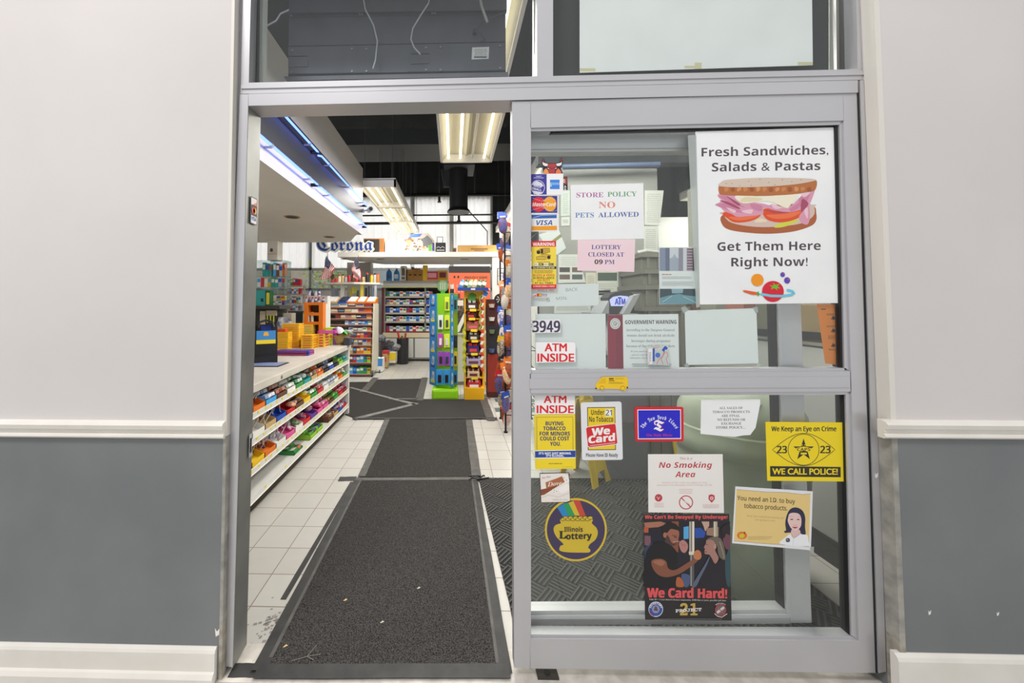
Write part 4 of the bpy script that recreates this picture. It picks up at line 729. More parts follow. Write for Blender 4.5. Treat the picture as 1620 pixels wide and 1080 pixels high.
# fluorescent fittings --------------------------------------------------------
TUBE = emis('fff3d8', 4.0); REFL = mat('b4b09a', .5); FZ = 3.0
def troffer(x0, x1, y0, y1, label, lit=(1, 1, 0, 1), power=33):
    t = thing('ceiling_light', label, 'ceiling light', ((x0+x1)/2, (y0+y1)/2, FZ), 'fluorescent fittings hung under the dark ceiling'); z = FZ; b = .025
    m = MB(); m.box(x0, x0+b, y0, y1, z, z+.11, WHITE); m.box(x1-b, x1, y0, y1, z, z+.11, WHITE); m.box(x0, x1, y0, y0+b, z, z+.11, WHITE); m.box(x0, x1, y1-b, y1, z, z+.11, WHITE); m.box(x0, x1, y0, y1, z+.10, z+.125, WHITE); m.build('housing', t)
    m = MB(); xm = (x0+x1)/2
    m.add([(x0+b, y0+b, z+.02), (x0+b+.06, y0+b, z+.095), (xm-.03, y0+b, z+.095), (xm, y0+b, z+.07), (xm+.03, y0+b, z+.095), (x1-b-.06, y0+b, z+.095), (x1-b, y0+b, z+.02)] + [(x0+b, y1-b, z+.02), (x0+b+.06, y1-b, z+.095), (xm-.03, y1-b, z+.095), (xm, y1-b, z+.07), (xm+.03, y1-b, z+.095), (x1-b-.06, y1-b, z+.095), (x1-b, y1-b, z+.02)], [(k, k+1, k+8, k+7) for k in range(6)], REFL); m.build('reflector', t)
    n = len(lit)
    for k in range(n):
        x = x0 + b + (x1-x0-2*b)*(k+.5)/n; m = MB(); m.cyl((x, y0+.05, z+.045), (x, y1-.05, z+.045), .013, TUBE if lit[k] else mat('d9d9d0', .3), 10); m.build('fluorescent_tube', t, smooth=True)
    for k in range(4):
        x, y = ((x0+.06, y0+.06), (x1-.06, y0+.06), (x0+.06, y1-.06), (x1-.06, y1-.06))[k]; m = MB(); m.cyl((x, y, z+.11), (x, y, CEIL), .003, '55585a', 5); m.build('hanger_wire', t)
    if power: area('light_of_fitting', (xm, (y0+y1)/2, z-.02), (xm, (y0+y1)/2, 0), x1-x0-.08, y1-y0-.1, power, (1, .965, .90))
a = G(697, 258, FZ); b_ = G(778, 257, FZ); troffer(a.x, b_.x, a.y-1.22, a.y, 'bright fluorescent fitting with three lit tubes just inside the door', power=31)
troffer(a.x-.05, b_.x-.05, a.y-2.5, a.y-1.27, 'fluorescent fitting half hidden behind the air curtain above the door', power=31)
a = G(629, 369, FZ); c = G(663, 369, FZ)
for k in range(3): troffer(a.x, c.x, a.y-1.25*(k+1), a.y-1.25*k-.02, 'fluorescent fitting in the row beside the canopy, %s' % ('at the end by the curtains', 'in the middle', 'at the end by the neon')[k], power=31)
a = G(784, 368, FZ)
for k in range(4): troffer(a.x, a.x+.6, a.y-1.25*(k+1), a.y-1.25*k-.02, 'fluorescent fitting in the row above the hanging candy bags, %s from the curtains' % ('first', 'second', 'third', 'fourth')[k], power=31)
a = G(1043, 250, FZ); troffer(a.x, a.x+.6, a.y-1.22, a.y, 'fluorescent fitting seen through the door glass above the grey partition', power=31)
a = G(1074, 318, FZ); troffer(a.x, a.x+.6, a.y-1.22, a.y, 'fluorescent fitting seen through the door glass beyond the grey partition', power=31)
for x_, y_ in ((1.15, 1.8),): troffer(x_, x_+.6, y_, y_+1.22, 'unseen fluorescent fitting added to brighten the cash machine corner, just inside the shop front', power=32)  # added fitting, out of view, to brighten the partition and bin inside the door
# air curtain above the door --------------------------------------------------
AY = 1.72; GA = noisy('5c5e68', '686a74', 6, rough=.5, metal=.2); t = thing('air_curtain', 'dark grey air curtain casing above the door, behind the transom', 'air curtain', (P(630, 120, AY).x, AY, P(630, 120, AY).z))
def ab(nm, us, y0, y1, m_=GA): m = MB(); frame_quad(us, y0, y1, m, m_); return m.build(nm, t)
ab('casing', [(458, -60), (800, -60), (800, 117), (456, 120)], AY, AY+.30); ab('top_lip', [(458, -10), (802, -12), (802, 17), (458, 23)], AY-.02, AY); ab('front_panel', [(456, 73), (798, 66), (798, 112), (456, 118)], AY-.004, AY); ab('outlet_lip', [(449, 121), (804, 114), (804, 121), (453, 127)], AY-.03, AY+.3)
ab('cover_plate', [(456, 89), (487, 89), (487, 105), (456, 106)], AY-.007, AY-.004); ab('cover_plate', [(650, 85), (679, 85), (679, 100), (650, 101)], AY-.007, AY-.004); ab('vent_slot', [(596, 111), (645, 110), (645, 114), (596, 115)], AY-.007, AY-.004)
for u, v in ((463, 80), (557, 78), (580, 78), (674, 76), (697, 75), (791, 73), (462, 115), (557, 113), (580, 113), (674, 111), (697, 111), (791, 108), (461, 25), (569, 23), (573, 23), (684, 21), (688, 21), (799, 19)):
    c = P(u, v, AY-.02 if v < 30 else AY-.004); m = MB(); m.cyl(c, c + Vector((0, -.004, 0)), .0045, mat('9a9ca4', .3, .6), 8); m.build('screw', t)
SEAM_SHADE = mat('2e3036', .7)  # dark strips: casing seams, with the shadow lines under the lip painted in
ab('seam_shade', [(458, 20.5), (802, 16), (802, 18), (458, 23)], AY-.024, AY-.02, SEAM_SHADE); ab('seam_shade', [(457, 72.5), (798, 65.5), (798, 66.6), (457, 73.6)], AY-.006, AY-.004, SEAM_SHADE); ab('seam_shade', [(456, 116.6), (800, 110.6), (800, 112), (456, 118)], AY-.006, AY-.004, SEAM_SHADE)
for u in (456, 650): ab('seam_shade', [(u, 88.4), (u+30, 88), (u+30, 89), (u, 89.4)] if u < 500 else [(u, 84.6), (u+29, 84.2), (u+29, 85.1), (u, 85.5)], AY-.009, AY-.007, SEAM_SHADE)
ab('cord_grip', [(748, 45), (754, 45), (754, 51), (748, 51)], AY-.02, AY, mat('3c3e46'))
q = Print(AY-.005); q.sheet([(747, 75), (774, 74), (773, 93), (746, 94)], 'ecebee'); q.lines(750, 771, 77, 90, 5, 1, '8a8a90', ctr=True); q.rect(750, 89.5, 770, 91.5, '55555c'); o = q.mb.build('rating_label', t); o['label'] = 'white printed rating label'
for lb, pts in (('thin pale cable dangling in front of the air curtain, over its middle cover', [(683, -20), (678, 5), (665, 25), (653, 45), (650, 62), (655, 75), (665, 86)]), ('thin pale cable dangling in front of the air curtain, nearer the neon canopy', [(572, -20), (578, 15), (591, 40), (597, 65), (594, 95), (590, 109)])):
    m = MB(); m.tube([P(u, v, AY-.04) for u, v in pts], .0035, 'b9bac0', 6); one(m, 'hanging_cable', lb, 'cable', smooth=True)
m = MB(); m.tube([P(u, v, AY-.05) for u, v in ((756, -20), (762, 10), (771, 35))], .006, clear('e0e4ea', .3, .2, haze=.4), 6); one(m, 'cable_tie', 'clear plastic strap hanging in front of the air curtain', 'strap')
m = MB(); m.tube([P(u, v, AY-.035) for u, v in ((800, 19), (780, 27), (763, 36), (752, 48), (762, 55), (768, 63), (761, 66))], .004, '44464e', 6); one(m, 'hanging_cable', 'dark looped cable at the label end of the air curtain', 'cable', smooth=True)
m = MB(); m.tube([P(u, v, 2.4) for u, v in ((410, 48), (437, 33), (444, 22), (470, 10))], .006, '8a8c92', 6); one(m, 'wall_conduit', 'grey cable running along the wall beside the air curtain', 'cable', smooth=True)

LY = 7.6; lz = P(660, 398.5, LY).z; lz0 = P(660, 406, LY).z
# ceiling services ------------------------------------------------------------
DY = 7.6; a = P(711, 300, DY); b_ = P(740, 300, DY); t = thing('duct', 'black vertical air duct with a flared outlet in front of the curtains', 'duct', ((a.x+b_.x)/2, DY, P(720, 336, DY).z)); cx = (a.x+b_.x)/2; r = (b_.x-a.x)/2
m = MB(); m.cyl((cx, DY, P(720, 330, DY).z), (cx, DY, P(720, 268, DY).z), r, mat('25272b', .5), 24); m.cyl((cx-r*1.4, DY, P(720, 268, DY).z), (cx-r*1.4, DY, CEIL), .012, mat('25272b', .5), 6); m.cyl((cx+r*1.4, DY, P(720, 268, DY).z), (cx+r*1.4, DY, CEIL), .012, mat('25272b', .5), 6); m.build('duct_body', t, smooth=True); m = MB(); m.lathe([(r, .08), (r*1.25, .02), (r*1.25, 0), (r*.8, 0)], (cx, DY, P(720, 336, DY).z), mat('1e2024', .5)); m.build('outlet_flange', t, smooth=True)
m = MB(); m.box(cx-r*1.6, cx+r*1.7, DY-.3, DY+.4, P(720, 269, DY).z, P(720, 266, DY).z+.12, mat('33363a', .6)); m.build('hanger_frame', t)
for k in range(5):
    m = MB(); a = P(699+k*3.5, 268, DY); c = P(703+k*3.2, 296, DY); m.tube([a, c], .02, mat('4a4d51', .6), 6); one(m, 'flexible_conduit', 'grey flexible conduit beside the black air duct', 'conduit', 'conduits beside the black duct')
for v, r_, lb in ((310, .03, 'black pipe along the top of the curtains'), (341, .02, 'thin black pipe crossing the middle of the curtains'), (353.5, .035, 'thick black pipe crossing the lower part of the curtains')):
    a = P(586, v, 9.2); b_ = P(806, v-2, 9.2); m = MB(); m.cyl((a.x-.6, 9.2, a.z), (b_.x+1, 9.2, b_.z), r_, mat('1c1d20', .6), 10)
    one(m, 'ceiling_pipe', lb, 'pipe', 'black pipes across the curtains')
for u in (695, 726):
    c = P(u, 311 if u < 700 else 341, 9.2); m = MB(); m.cyl((c.x, 9.2, c.z), (c.x, 9.2, c.z-.12), .03, mat('26272b', .5), 10); m.cyl((c.x, 9.2, c.z-.12), (c.x, 9.2, c.z-.14), .05, mat('26272b', .5), 10); one(m, 'sprinkler_head', 'black sprinkler head under the %s' % ('topmost black pipe' if u < 700 else 'thin black pipe'), 'sprinkler')
for i, u in enumerate((601, 623, 642, 656, 695, 751)):
    a = P(u, 215, 7.9); c = P(u, 305, 7.9); m = MB(); m.cyl(c, (c.x, 7.9, CEIL), .010, '4a4d50', 6); one(m, 'drop_rod', 'thin grey rod hanging from the dark ceiling', 'rod', 'rods hanging from the dark ceiling')
m = MB(); m.tube([P(u, v, 8.4) for u, v in ((742, 334), (757, 350), (771, 366), (771, 392))] + [Vector((P(771, 392, 8.4).x, 8.4, lz))], .012, '1c1d20', 6); one(m, 'power_cord', 'black cord running from the black duct down past the cardboard carton', 'cord', smooth=True)

# ledge along the back --------------------------------------------------------
lx0 = P(534, 400, LY).x; lx1 = P(812, 400, LY).x+.8
t = thing('display_ledge', 'long white high ledge carrying cartons in front of the curtains', 'ledge', ((lx0+lx1)/2, LY, lz0)); m = MB(); m.prism([(lx0, LY, lz0), (lx1, LY, lz0), (lx1, 9.2, lz0), (lx0+.7, 9.2, lz0), (lx0+.1, 8.4, lz0)], (0, 0, lz-lz0), mat('e4e2dc', .5)); m.build('board', t)
m = MB(); a = P(549, 430, 8.7); b_ = P(586, 430, 8.7); m.box(a.x, b_.x, 8.7, 9.0, 0, lz0, mat('a9a9a6', .6)); m.build('support_post', t)
for u in (602, 735, 546):
    c = G(u, 409.5, lz0); m = MB(); m.lathe([(.09, 0), (.09, -.004), (.07, -.006), (.05, 0)], (c.x, c.y, lz0), mat('8a867c', .4), 16); m.build('downlight_ring', t)
def lbox(u0, u1, v0, name, label, cat, m_, d=.35, y=7.72, parts=None, base=398.8):
    a = P(u0, base, y); b2 = P(u1, v0, y); z = lz if base < 400 else a.z
    t = thing(name, label, cat, ((a.x+b2.x)/2, y, z)); mb = MB(); mb.rbox(a.x, b2.x, y, y+d, z, b2.z, m_, .004); mb.build('box_body' if 'box' in name or 'carton' in name else 'casing', t); return t, a.x, b2.x, z, b2.z, y
t, x0, x1, za, zb, y = lbox(575, 608, 377, 'speaker_cabinet', 'dark speaker box with wooden sides on the high ledge by the blue lettering', 'speaker', mat('96622f', .5)); m = MB(); m.box(x0+.015, x1-.10, y-.004, y, za+.02, zb-.02, mat('2b2724', .8)); m.build('grille', t)
t, x0, x1, za, zb, y = lbox(609, 631, 381, 'white_box', 'plain white box on the high ledge beside the wooden speaker', 'box', mat('dcdcd8', .6)); m = MB(); m.box(x0, x1, y-.003, y, zb-.03, zb-.026, 'b9b9b4'); m.build('lid_edge', t)
t, x0, x1, za, zb, y = lbox(689, 705, 383.5, 'carry_case', 'small black bottle case with a raised handle on the high ledge', 'case', mat('27272b', .6), d=.2); m = MB(); m.tube([(x0+.03, y+.05, zb), (x0+.03, y+.05, zb+.12), (x1-.06, y+.05, zb+.12), (x1-.06, y+.05, zb)], .009, '6a6a70', 6); m.build('handle', t)
for k in range(5): m = MB(); xx = x0+.02+(x1-x0-.04)*(k+.5)/5; m.cyl((xx, y-.004, za+.04), (xx, y-.004, za+.06), .011, 'e4e4e4', 8); m.build('emblem', t)
m = MB(); m.line = None; m.add([(x0+.02, y-.002, za+.09), (x0+.06, y-.002, za+.12), (x0+.10, y-.002, za+.09), (x0+.14, y-.002, za+.12), (x1-.02, y-.002, za+.09), (x1-.02, y-.002, za+.10), (x0+.14, y-.002, za+.13), (x0+.10, y-.002, za+.10), (x0+.06, y-.002, za+.13), (x0+.02, y-.002, za+.10)], [(0, 1, 8, 9), (1, 2, 7, 8), (2, 3, 6, 7), (3, 4, 5, 6)], 'd8d8d8'); m.build('zigzag_trim', t)
t, x0, x1, za, zb, y = lbox(716, 722, 392, 'small_carton', 'tiny brown carton on the high ledge beside the long cardboard carton', 'carton', mat('8a5a38', .7), d=.1); m = MB(); m.box(x0+.01, x1-.01, y-.002, y, za+.02, zb-.02, '5a3a26'); m.build('label', t)
t, x0, x1, za, zb, y = lbox(724, 800, 387.5, 'cardboard_carton', 'long flat cardboard carton on the high ledge', 'carton', noisy('b98f52', 'c89e62', 6, rough=.8)); m = MB(); m.box((x0+x1)/2-.22, (x0+x1)/2+.12, y-.003, y, za+.06, za+.085, '7a5a32'); m.box((x0+x1)/2-.15, (x0+x1)/2+.05, y-.003, y, za+.03, za+.045, '7a5a32'); m.build('printing', t)
# octagonal collage sign
q = Print(7.75, th=.03); q.sheet([(638, 397.5), (638, 386), (645, 374), (655, 369), (678, 369), (687, 380), (689, 397.5)], 'b9b2a4')
rr = random.Random(3)
for k in range(150):
    u = rr.uniform(640, 686); v = rr.uniform(376, 396); s = rr.uniform(.6, 2.6); q.poly([(u-s, v-s*.6), (u+s, v-s*.8), (u+s*.9, v+s*.7), (u-s*.8, v+s*.6)], rr.choice(['e8e0d0', '8a4a3a', 'c8a050', '4a4a52', 'd8d4cc', 'a83a3a', '6a8a5a', 'e8e8ea', '7a6a5a', 'caa268']))
q.poly([(650, 371), (656, 369.5), (668, 369.5), (664, 374), (645, 376)], '3a62c4'); q.rect(678, 386, 683, 396.5, '5aa848'); q.rect(684, 384, 687, 396.5, '3a3a8a'); q.poly([(668, 378), (676, 372), (684, 380), (684, 386), (670, 390)], '6a6a70'); q.done('collage_sign', 'eight sided sign crowded with small pictures on the high ledge', 'sign')
# gothic beer lettering
def lett(t_, u0, u1, v, h, Y, st, m1, m2, name, label):
    g, fs, gw = glyphs(t_, st, .0); g2, fs2, gw2 = glyphs(t_, st); o = P(u0, v, Y); ux = (P(u1, v-.6, Y) - o)/gw; uy = (P(u0, v-h, Y) - o)/cap(st); t = thing(name, label, 'sign', (o + P(u1, v, Y))/2)
    mb = MB(); ed = {}
    for f in fs2:
        for i in range(len(f)): e = (f[i], f[(i+1) % len(f)]); ed[tuple(sorted(e))] = ed.get(tuple(sorted(e)), 0) + 1
    B = [e for e, c in ed.items() if c == 1]
    for k in range(10):
        dx, dz = (.075*math.cos(k*.628), .075*math.sin(k*.628)) if k < 10 else (0, 0); A = [o + ux*(a+dx) + uy*(b+dz) + Vector((0, .0003*k, 0)) for a, b in g2]
        mb.add(A, fs2, m2)
        for e in B: p, q_ = A[e[0]], A[e[1]]; mb.add([p, q_, q_ + Vector((0, .05, 0)), p + Vector((0, .05, 0))], [(0, 1, 2, 3)], m2)
    ob = mb.build('letter_backing', t); ob['label'] = 'white outlined backing'
    mb = MB(); mb.add([o + ux*a + uy*b + Vector((0, -.012, 0)) for a, b in g], fs, m1); ob = mb.build('lettering', t); ob['label'] = 'blue gothic letters'
lett('Corona', 502, 590, 396.5, 20, 7.62, 'frak', mat('23479c', .4), mat('efece0', .5), 'beer_sign', 'blue and white gothic beer lettering below the end of the canopy')

# ------------------------------------------------------------------ candy counter
XF = XC; zt = SX(553, 544, XF).z; ctE = SX(552.5, 560, XF).y; y0c = 1.75
GREYW = noisy('d2d1cd', 'dcdbd7', 3, rough=.45, key='greyw')
SZ0 = SX(546, 641, XF).z
ct = thing('candy_counter', 'long white counter with four open shelves of sweets by the door', 'counter', (XF-.35, (y0c+ctE)/2, 0))
m = MB(); m.rbox(XF-1.6, XF+.015, y0c, ctE+.03, zt-.055, zt, noisy('c9c2b8', 'd6d0c6', 5, rough=.4), .006); m.build('counter_top', ct)
m = MB(); m.box(XF-.36, XF-.34, y0c, ctE, .02, zt-.055, GREYW); m.build('back_panel', ct); m = MB(); m.box(XF-.80, XF, ctE-.03, ctE+.02, 0, zt-.055, GREYW); m.build('end_panel', ct); m = MB(); m.box(XF-.80, XF, y0c, y0c+.03, 0, zt-.055, GREYW); m.build('end_panel', ct)
m = MB(); m.box(XF-.34, XF-.05, y0c+.03, ctE-.03, .0, SZ0-.05, mat('3a332b', .8)); m.box(XF-.05, XF-.04, y0c+.03, ctE-.03, SZ0-.068, SZ0-.05, '9a6c34'); m.build('plinth', ct)
SZ = [SX(546, 570, XF).z, SX(546, 592, XF).z, SX(546, 617, XF).z, SX(546, 641, XF).z]
m = MB(); c = SX(446, 583, XF+.016); m.cyl((XF+.014, c.y, zt-.03), (XF+.017, c.y, zt-.03), .014, mat('7a6a58', .4), 12); m.build('cable_hole', ct)
TILT = .27
for k, z in enumerate(SZ):
    m = MB(); d = .33; t_ = TILT if k < 3 else .05
    m.hexa([(XF-d, y0c+.03, z-.045+d*t_), (XF, y0c+.03, z-.045), (XF, ctE-.03, z-.045), (XF-d, ctE-.03, z-.045+d*t_)], [(XF-d, y0c+.03, z-.03+d*t_), (XF, y0c+.03, z-.03), (XF, ctE-.03, z-.03), (XF-d, ctE-.03, z-.03+d*t_)], GREYW); sh = m.build('shelf', ct)
    m = MB(); m.box(XF, XF+.008, y0c+.03, ctE-.03, z-.048, z-.010, mat('dad9d5', .4)); m.box(XF-.003, XF+.012, y0c+.03, ctE-.03, z-.049, z-.045, mat('eceae6', .4)); pr = m.build('price_rail', sh)
    y = y0c+.2; rr = random.Random(k)
    m = MB()
    while y < ctE-.1:
        m.box(XF+.008, XF+.0095, y, y+.022, z-.030, z-.012, 'e4dc4a'); m.build('price_tag', sh); m = MB(); y += rr.uniform(.06, .11) if k < 3 else rr.uniform(.2, .5)
# sweets
def candy_box(k, ya, yb_, tray, cons, style, label):
    z = SZ[k]-.029; t_ = TILT if k < 3 else .05
    def zz(x): return z + (XF-x)*t_
    t = thing('candy_box', label, 'candy box', (XF-.13, (ya+yb_)/2, zz(XF-.13)), 'candy boxes on the counter shelves'); tm = mat(tray, .5); d = .30; xf, xb = XF-.012, XF-.012-d; h = .075 if style != 'flat' else .04; hf = h*.55
    m = MB()
    m.hexa([(xb, ya, zz(xb)), (xf, ya, zz(xf)), (xf, yb_, zz(xf)), (xb, yb_, zz(xb))], [(xb, ya, zz(xb)+.004), (xf, ya, zz(xf)+.004), (xf, yb_, zz(xf)+.004), (xb, yb_, zz(xb)+.004)], tm)
    m.box(xf-.003, xf, ya, yb_, zz(xf), zz(xf)+hf, tm); m.box(xb, xb+.003, ya, yb_, zz(xb), zz(xb)+h+.03, tm)
    for yy in (ya, yb_-.003): m.hexa([(xb, yy, zz(xb)), (xf, yy, zz(xf)), (xf, yy, zz(xf)+hf), (xb, yy, zz(xb)+h)], [(xb, yy+.003, zz(xb)), (xf, yy+.003, zz(xf)), (xf, yy+.003, zz(xf)+hf), (xb, yy+.003, zz(xb)+h)], tm)
    m.build('tray', t)
    m = MB(); rr = random.Random(int(ya*999)+k)
    if style == 'pops':
        for i in range(26):
            x = rr.uniform(xb+.03, xf-.03); y = rr.uniform(ya+.015, yb_-.015); zc = zz(x)+h*rr.uniform(.3, .9)
            dx, dy = rr.uniform(-.03, .05), rr.uniform(-.05, .05); c = rr.choice(cons)
            m.tube([(x, y, zc), (x+dx, y+dy, zc+.075)], .0028, 'f0efec', 4)
            m.lathe([(.002, -.012), (.011, -.005), (.011, .005), (.002, .012)], (x-dx*.1, y-dy*.1, zc-.005), mat(c, .35), 7)
    elif style == 'bags':
        for i in range(9):
            x = xb+.03+(d-.05)*rr.random(); y = ya+(yb_-ya)*(.15+.7*rr.random()); zc = zz(x)+h*rr.uniform(.45, .9); M_ = Matrix.Translation((x, y, zc)) @ Euler((rr.uniform(-.5, .5), rr.uniform(-.6, .3), rr.uniform(-.6, .6))).to_matrix().to_4x4()
            bm = bmesh.new(); bmesh.ops.create_uvsphere(bm, u_segments=8, v_segments=5, radius=1); s_ = (.045, .034, .016)
            for q in bm.verts: q.co = Vector((q.co.x*s_[0], q.co.y*s_[1], q.co.z*s_[2]))
            m.bm(bm, mat(rr.choice(cons + ['e8e6e0']), .3), M_); m.box(-.022, .022, -.017, .017, .0155, .017, mat(rr.choice(['f0eeea', cons[-1], 'e4d8c8']), .4), M_)
    else:
        n = 3 if style == 'packs' else 2; rows = 5
        for i in range(rows):
            for j in range(n):
                x = xb+.012+(d-.02)*(i+.5)/rows; y = ya+.006+(yb_-ya-.012)*(j+.5)/n; zc = zz(x)+h*(.85-.06*i)*(1 if i % 2 else .93); w2 = (yb_-ya-.016)/n*.46
                M_ = Matrix.Translation((x, y, zc)) @ Euler((rr.uniform(-.12, .12), -.25+rr.uniform(-.1, .1), rr.uniform(-.1, .1))).to_matrix().to_4x4()
                m.rbox(-.026, .026, -w2, w2, -.012, .012, mat(cons[(i+j) % len(cons)] if rr.random() > .25 else rr.choice(cons), .35), .003, M_); m.box(-.018, .020, -w2*.75, w2*.75, .0121, .0125, mat(rr.choice(['e8e4dc', cons[0], 'f0ece4', cons[-1]]), .4), M_)
    o = m.build('candy', t); o['kind'] = 'stuff'
c = PAL
SH = [
 [('white', ['9a3a2a', 'c85a2a', 'e8e0d0', '4a2a2a'], 'pops', 'lollipops'), ('orange', ['7a3a2a', 'e8e0d0', '9a4a3a', '3a5a9a'], 'pops', 'brown lollipops'), ('sky blue', ['d8e0ec', '8aa4d0', 'e8e8ec'], 'packs', 'pale blue packets'), ('brown', ['b8786a', 'd8b0a0', '8a4a3a'], 'packs', 'pinkish brown packets'), ('white', ['d0d4d0', 'a8b0a8', 'e8e8e4'], 'packs', 'pale grey packets'), ('green', ['d8e4dc', '4a8a6a', 'c8d4cc'], 'packs', 'pale green packets'), ('teal', ['3aa0a8', '4ab86a', 'd8e8e4', '2a6a9a'], 'bags', 'teal and green sweets'), ('tan', ['8a7a6a', 'c0b0a0', '5a4a40'], 'packs', 'brown grey packets'), ('orange', ['e07a3a', 'd85a2a', 'e8c0a0'], 'packs', 'orange gum packets'), ('black', ['3a3440', '6a5a5a', '4a4a52'], 'packs', 'dark packets'), ('blue', ['e4e4e4', '4aa4e0', 'd0d8e0'], 'packs', 'pale packets'), ('black', ['3a4a34', '5a4a3a', '2a3a2a'], 'packs', 'dark green packets'), ('lime', ['5aa83a', '8ac44a', '3a7a3a'], 'packs', 'green gum packets'), ('teal', ['2f8a8a', '1f6a72', '5ab0a8'], 'packs', 'teal gum packets')],
 [('orange', ['e0602a', 'c84a2a', 'f0a040', '6aa050'], 'pops', 'orange lollipops'), ('white', ['3a7a4a', 'e07030', 'e8e4dc', '8a3a2a'], 'pops', 'mixed lollipops'), ('tan', ['c8502a', 'e8d8c0', '5a8a50'], 'pops', 'striped lollipops'), ('blue', ['2a3a9a', '3a5ac0', 'e8e8f0', 'c03a3a'], 'pops', 'blue lollipops'), ('red', ['d84a2a', 'e8703a', 'c02a2a', 'e8b090'], 'bags', 'red and orange packets'), ('brown', ['8a5a4a', 'b09080', '5a3a30'], 'packs', 'brown packets'), ('yellow', ['f0d030', 'e8c01a', 'f4e070'], 'bags', 'yellow packets'), ('green', ['4aa060', 'd8e8dc', 'e4ece4'], 'packs', 'green and white packets'), ('red', ['b03038', '7a2a2a', 'd87a7a'], 'packs', 'dark red packets'), ('white', ['d8dcdc', 'c0c8cc', 'e8ecec'], 'packs', 'white packets'), ('silver', ['b0bcc8', 'd0d8e0', '8a98a8'], 'packs', 'silver packets'), ('white', ['b8c4d4', 'e0e4ec', '9aa8bc'], 'packs', 'pale silver packets'), ('orange', ['f09a2a', 'f0c040', 'e0e0d8', 'e06a2a'], 'bags', 'orange drop packets'), ('green', ['3aa050', 'e8e8e0', '5ac04a'], 'bags', 'bright green packets')],
 [('yellow', ['8a2a2a', '6a2028', 'e8e0d8', 'a83a2a'], 'pops', 'dark red lollipops'), ('yellow', ['9a2a30', '4a1a20', 'e8d8d0'], 'pops', 'maroon lollipops'), ('orange', ['c04a3a', '3a3a5a', 'e8e0d8', '8a4a3a'], 'pops', 'red and navy lollipops'), ('white', ['e8e4e8', 'd8c8d8', 'f0e8f0', '9a8aa0'], 'pops', 'white lollipops'), ('pink', ['e8d0e0', 'c04a8a', 'f0e4ec'], 'pops', 'white and pink lollipops'), ('white', ['8a2a3a', 'd8c0c8', 'a84a5a', '5a7a4a'], 'bags', 'wrapped burgundy sweets'), ('red', ['d06a7a', 'b03a4a', 'e8c8cc', '7a4a7a'], 'bags', 'wrapped pink sweets'), ('purple', ['c05a7a', 'd0a0b0', '8a3a5a'], 'bags', 'wrapped purple sweets'), ('pink', ['e8609a', 'd84a84', 'f08ab8'], 'bags', 'pink bubble gum'), ('pink', ['e0709a', 'c83a6a', 'f0a0c0'], 'packs', 'rosy gum packets'), ('brown', ['8a7a3a', 'a89a4a', '5a5a2a'], 'packs', 'olive packets'), ('green', ['4aa83a', '6ac04a', '3a8a3a'], 'packs', 'leaf green packets'), ('red', ['c0304a', 'a0283a', 'e06a7a'], 'packs', 'crimson packets'), ('maroon', ['b02a5a', 'd84a7a', '8a1a3a'], 'packs', 'magenta packets')],
 [(None,), (None,), (None,), (None,), (None,), ('green', ['2a7a3a', '3a8a4a', 'c86a5a'], 'flat', 'a few green packets'), (None,), ('lime', ['4a3a7a', '8ad03a', '5a9a3a'], 'packs', 'purple and green packets'), ('lime', ['3a7a2a', '6ab83a', '4a4a8a'], 'packs', 'green packets'), (None,), ('brown', ['8a5a3a', '6a4030', 'a87a5a'], 'packs', 'chocolate bars'), ('tan', ['7a4a34', 'b08a6a', '5a3424'], 'packs', 'brown chocolate bars'), ('blue', ['d8dce8', '2a4aa0', 'c03a3a'], 'packs', 'blue and white packets'), ('red', ['2a3a9a', 'd0d4e4', 'c83a3a'], 'packs', 'red and blue packets')]]
ya, yz = 2.28, ctE-.05
for k, row in enumerate(SH):
    n = len(row); wd = (yz-ya)/n
    for i, it in enumerate(row):
        if it[0] is None: continue
        candy_box(k, ya+wd*i+.004, ya+wd*(i+1)-.004, PAL[it[0]], it[1], it[2], '%s box of %s on the %s shelf of the candy counter' % (it[0], it[3], ('top', 'second', 'third', 'bottom')[k]))
# ================================================================== ON THE COUNTER
def pile(u, v, w_, d, h, n, cols, name, label, cat, group, z=None, gap=.001, rot=0.0, band=None):
    """n flat boxes stacked on the counter; u,v: photo place of the near lower corner of the stack's front"""
    z = zt if z is None else z; c0 = G(u, v, zt)
    for i in range(n):
        rr = random.Random(i+int(u)); t = thing(name, label if isinstance(label, str) else label[i], cat, (c0.x, c0.y, z+i*(h+gap)), group)
        M_ = Matrix.Translation((c0.x, c0.y, z+i*(h+gap))) @ Matrix.Rotation(rot+rr.uniform(-.03, .03), 4, 'Z'); col = cols[i % len(cols)]
        mb = MB(); mb.rbox(0, w_, 0, d, 0, h, mat(col, .45), .003, M_); mb.build('carton', t)
        if band: mb = MB(); mb.box(.02, w_-.02, -.0012, 0, h*.25, h*.75, mat(band, .45), M_); mb.box(w_, w_+.0012, .02, d-.02, h*.25, h*.75, mat(band, .45), M_); mb.build('printed_band', t)
Y1, Y2_, Y3 = 'f8c428', 'fbd63c', 'f4bc20'
pile(411+26, 553, .13, .10, .026, 7, [Y3], 'candy_carton', 'dull yellow sweet carton in the stack beside the card terminal', 'carton', 'dull yellow cartons by the card terminal', band='e8b030')
pile(445, 550, .20, .14, .0235, 11, [Y1, Y2_], 'candy_carton', 'yellow sweet carton in the tall stack at the middle of the counter', 'carton', 'yellow cartons in the tall stack', band='f0a038')
pile(476, 551.5, .13, .17, .024, 6, [Y1, Y3], 'candy_carton', 'yellow sweet carton in the low stack at the counter edge', 'carton', 'yellow cartons in the low stack', band='c87a2a')
pile(474, 545.5, .15, .12, .026, 9, [Y2_], 'candy_carton', 'yellow sweet carton in the stack behind the low counter edge stack', 'carton', 'yellow cartons behind the edge stack', band='e8d890')
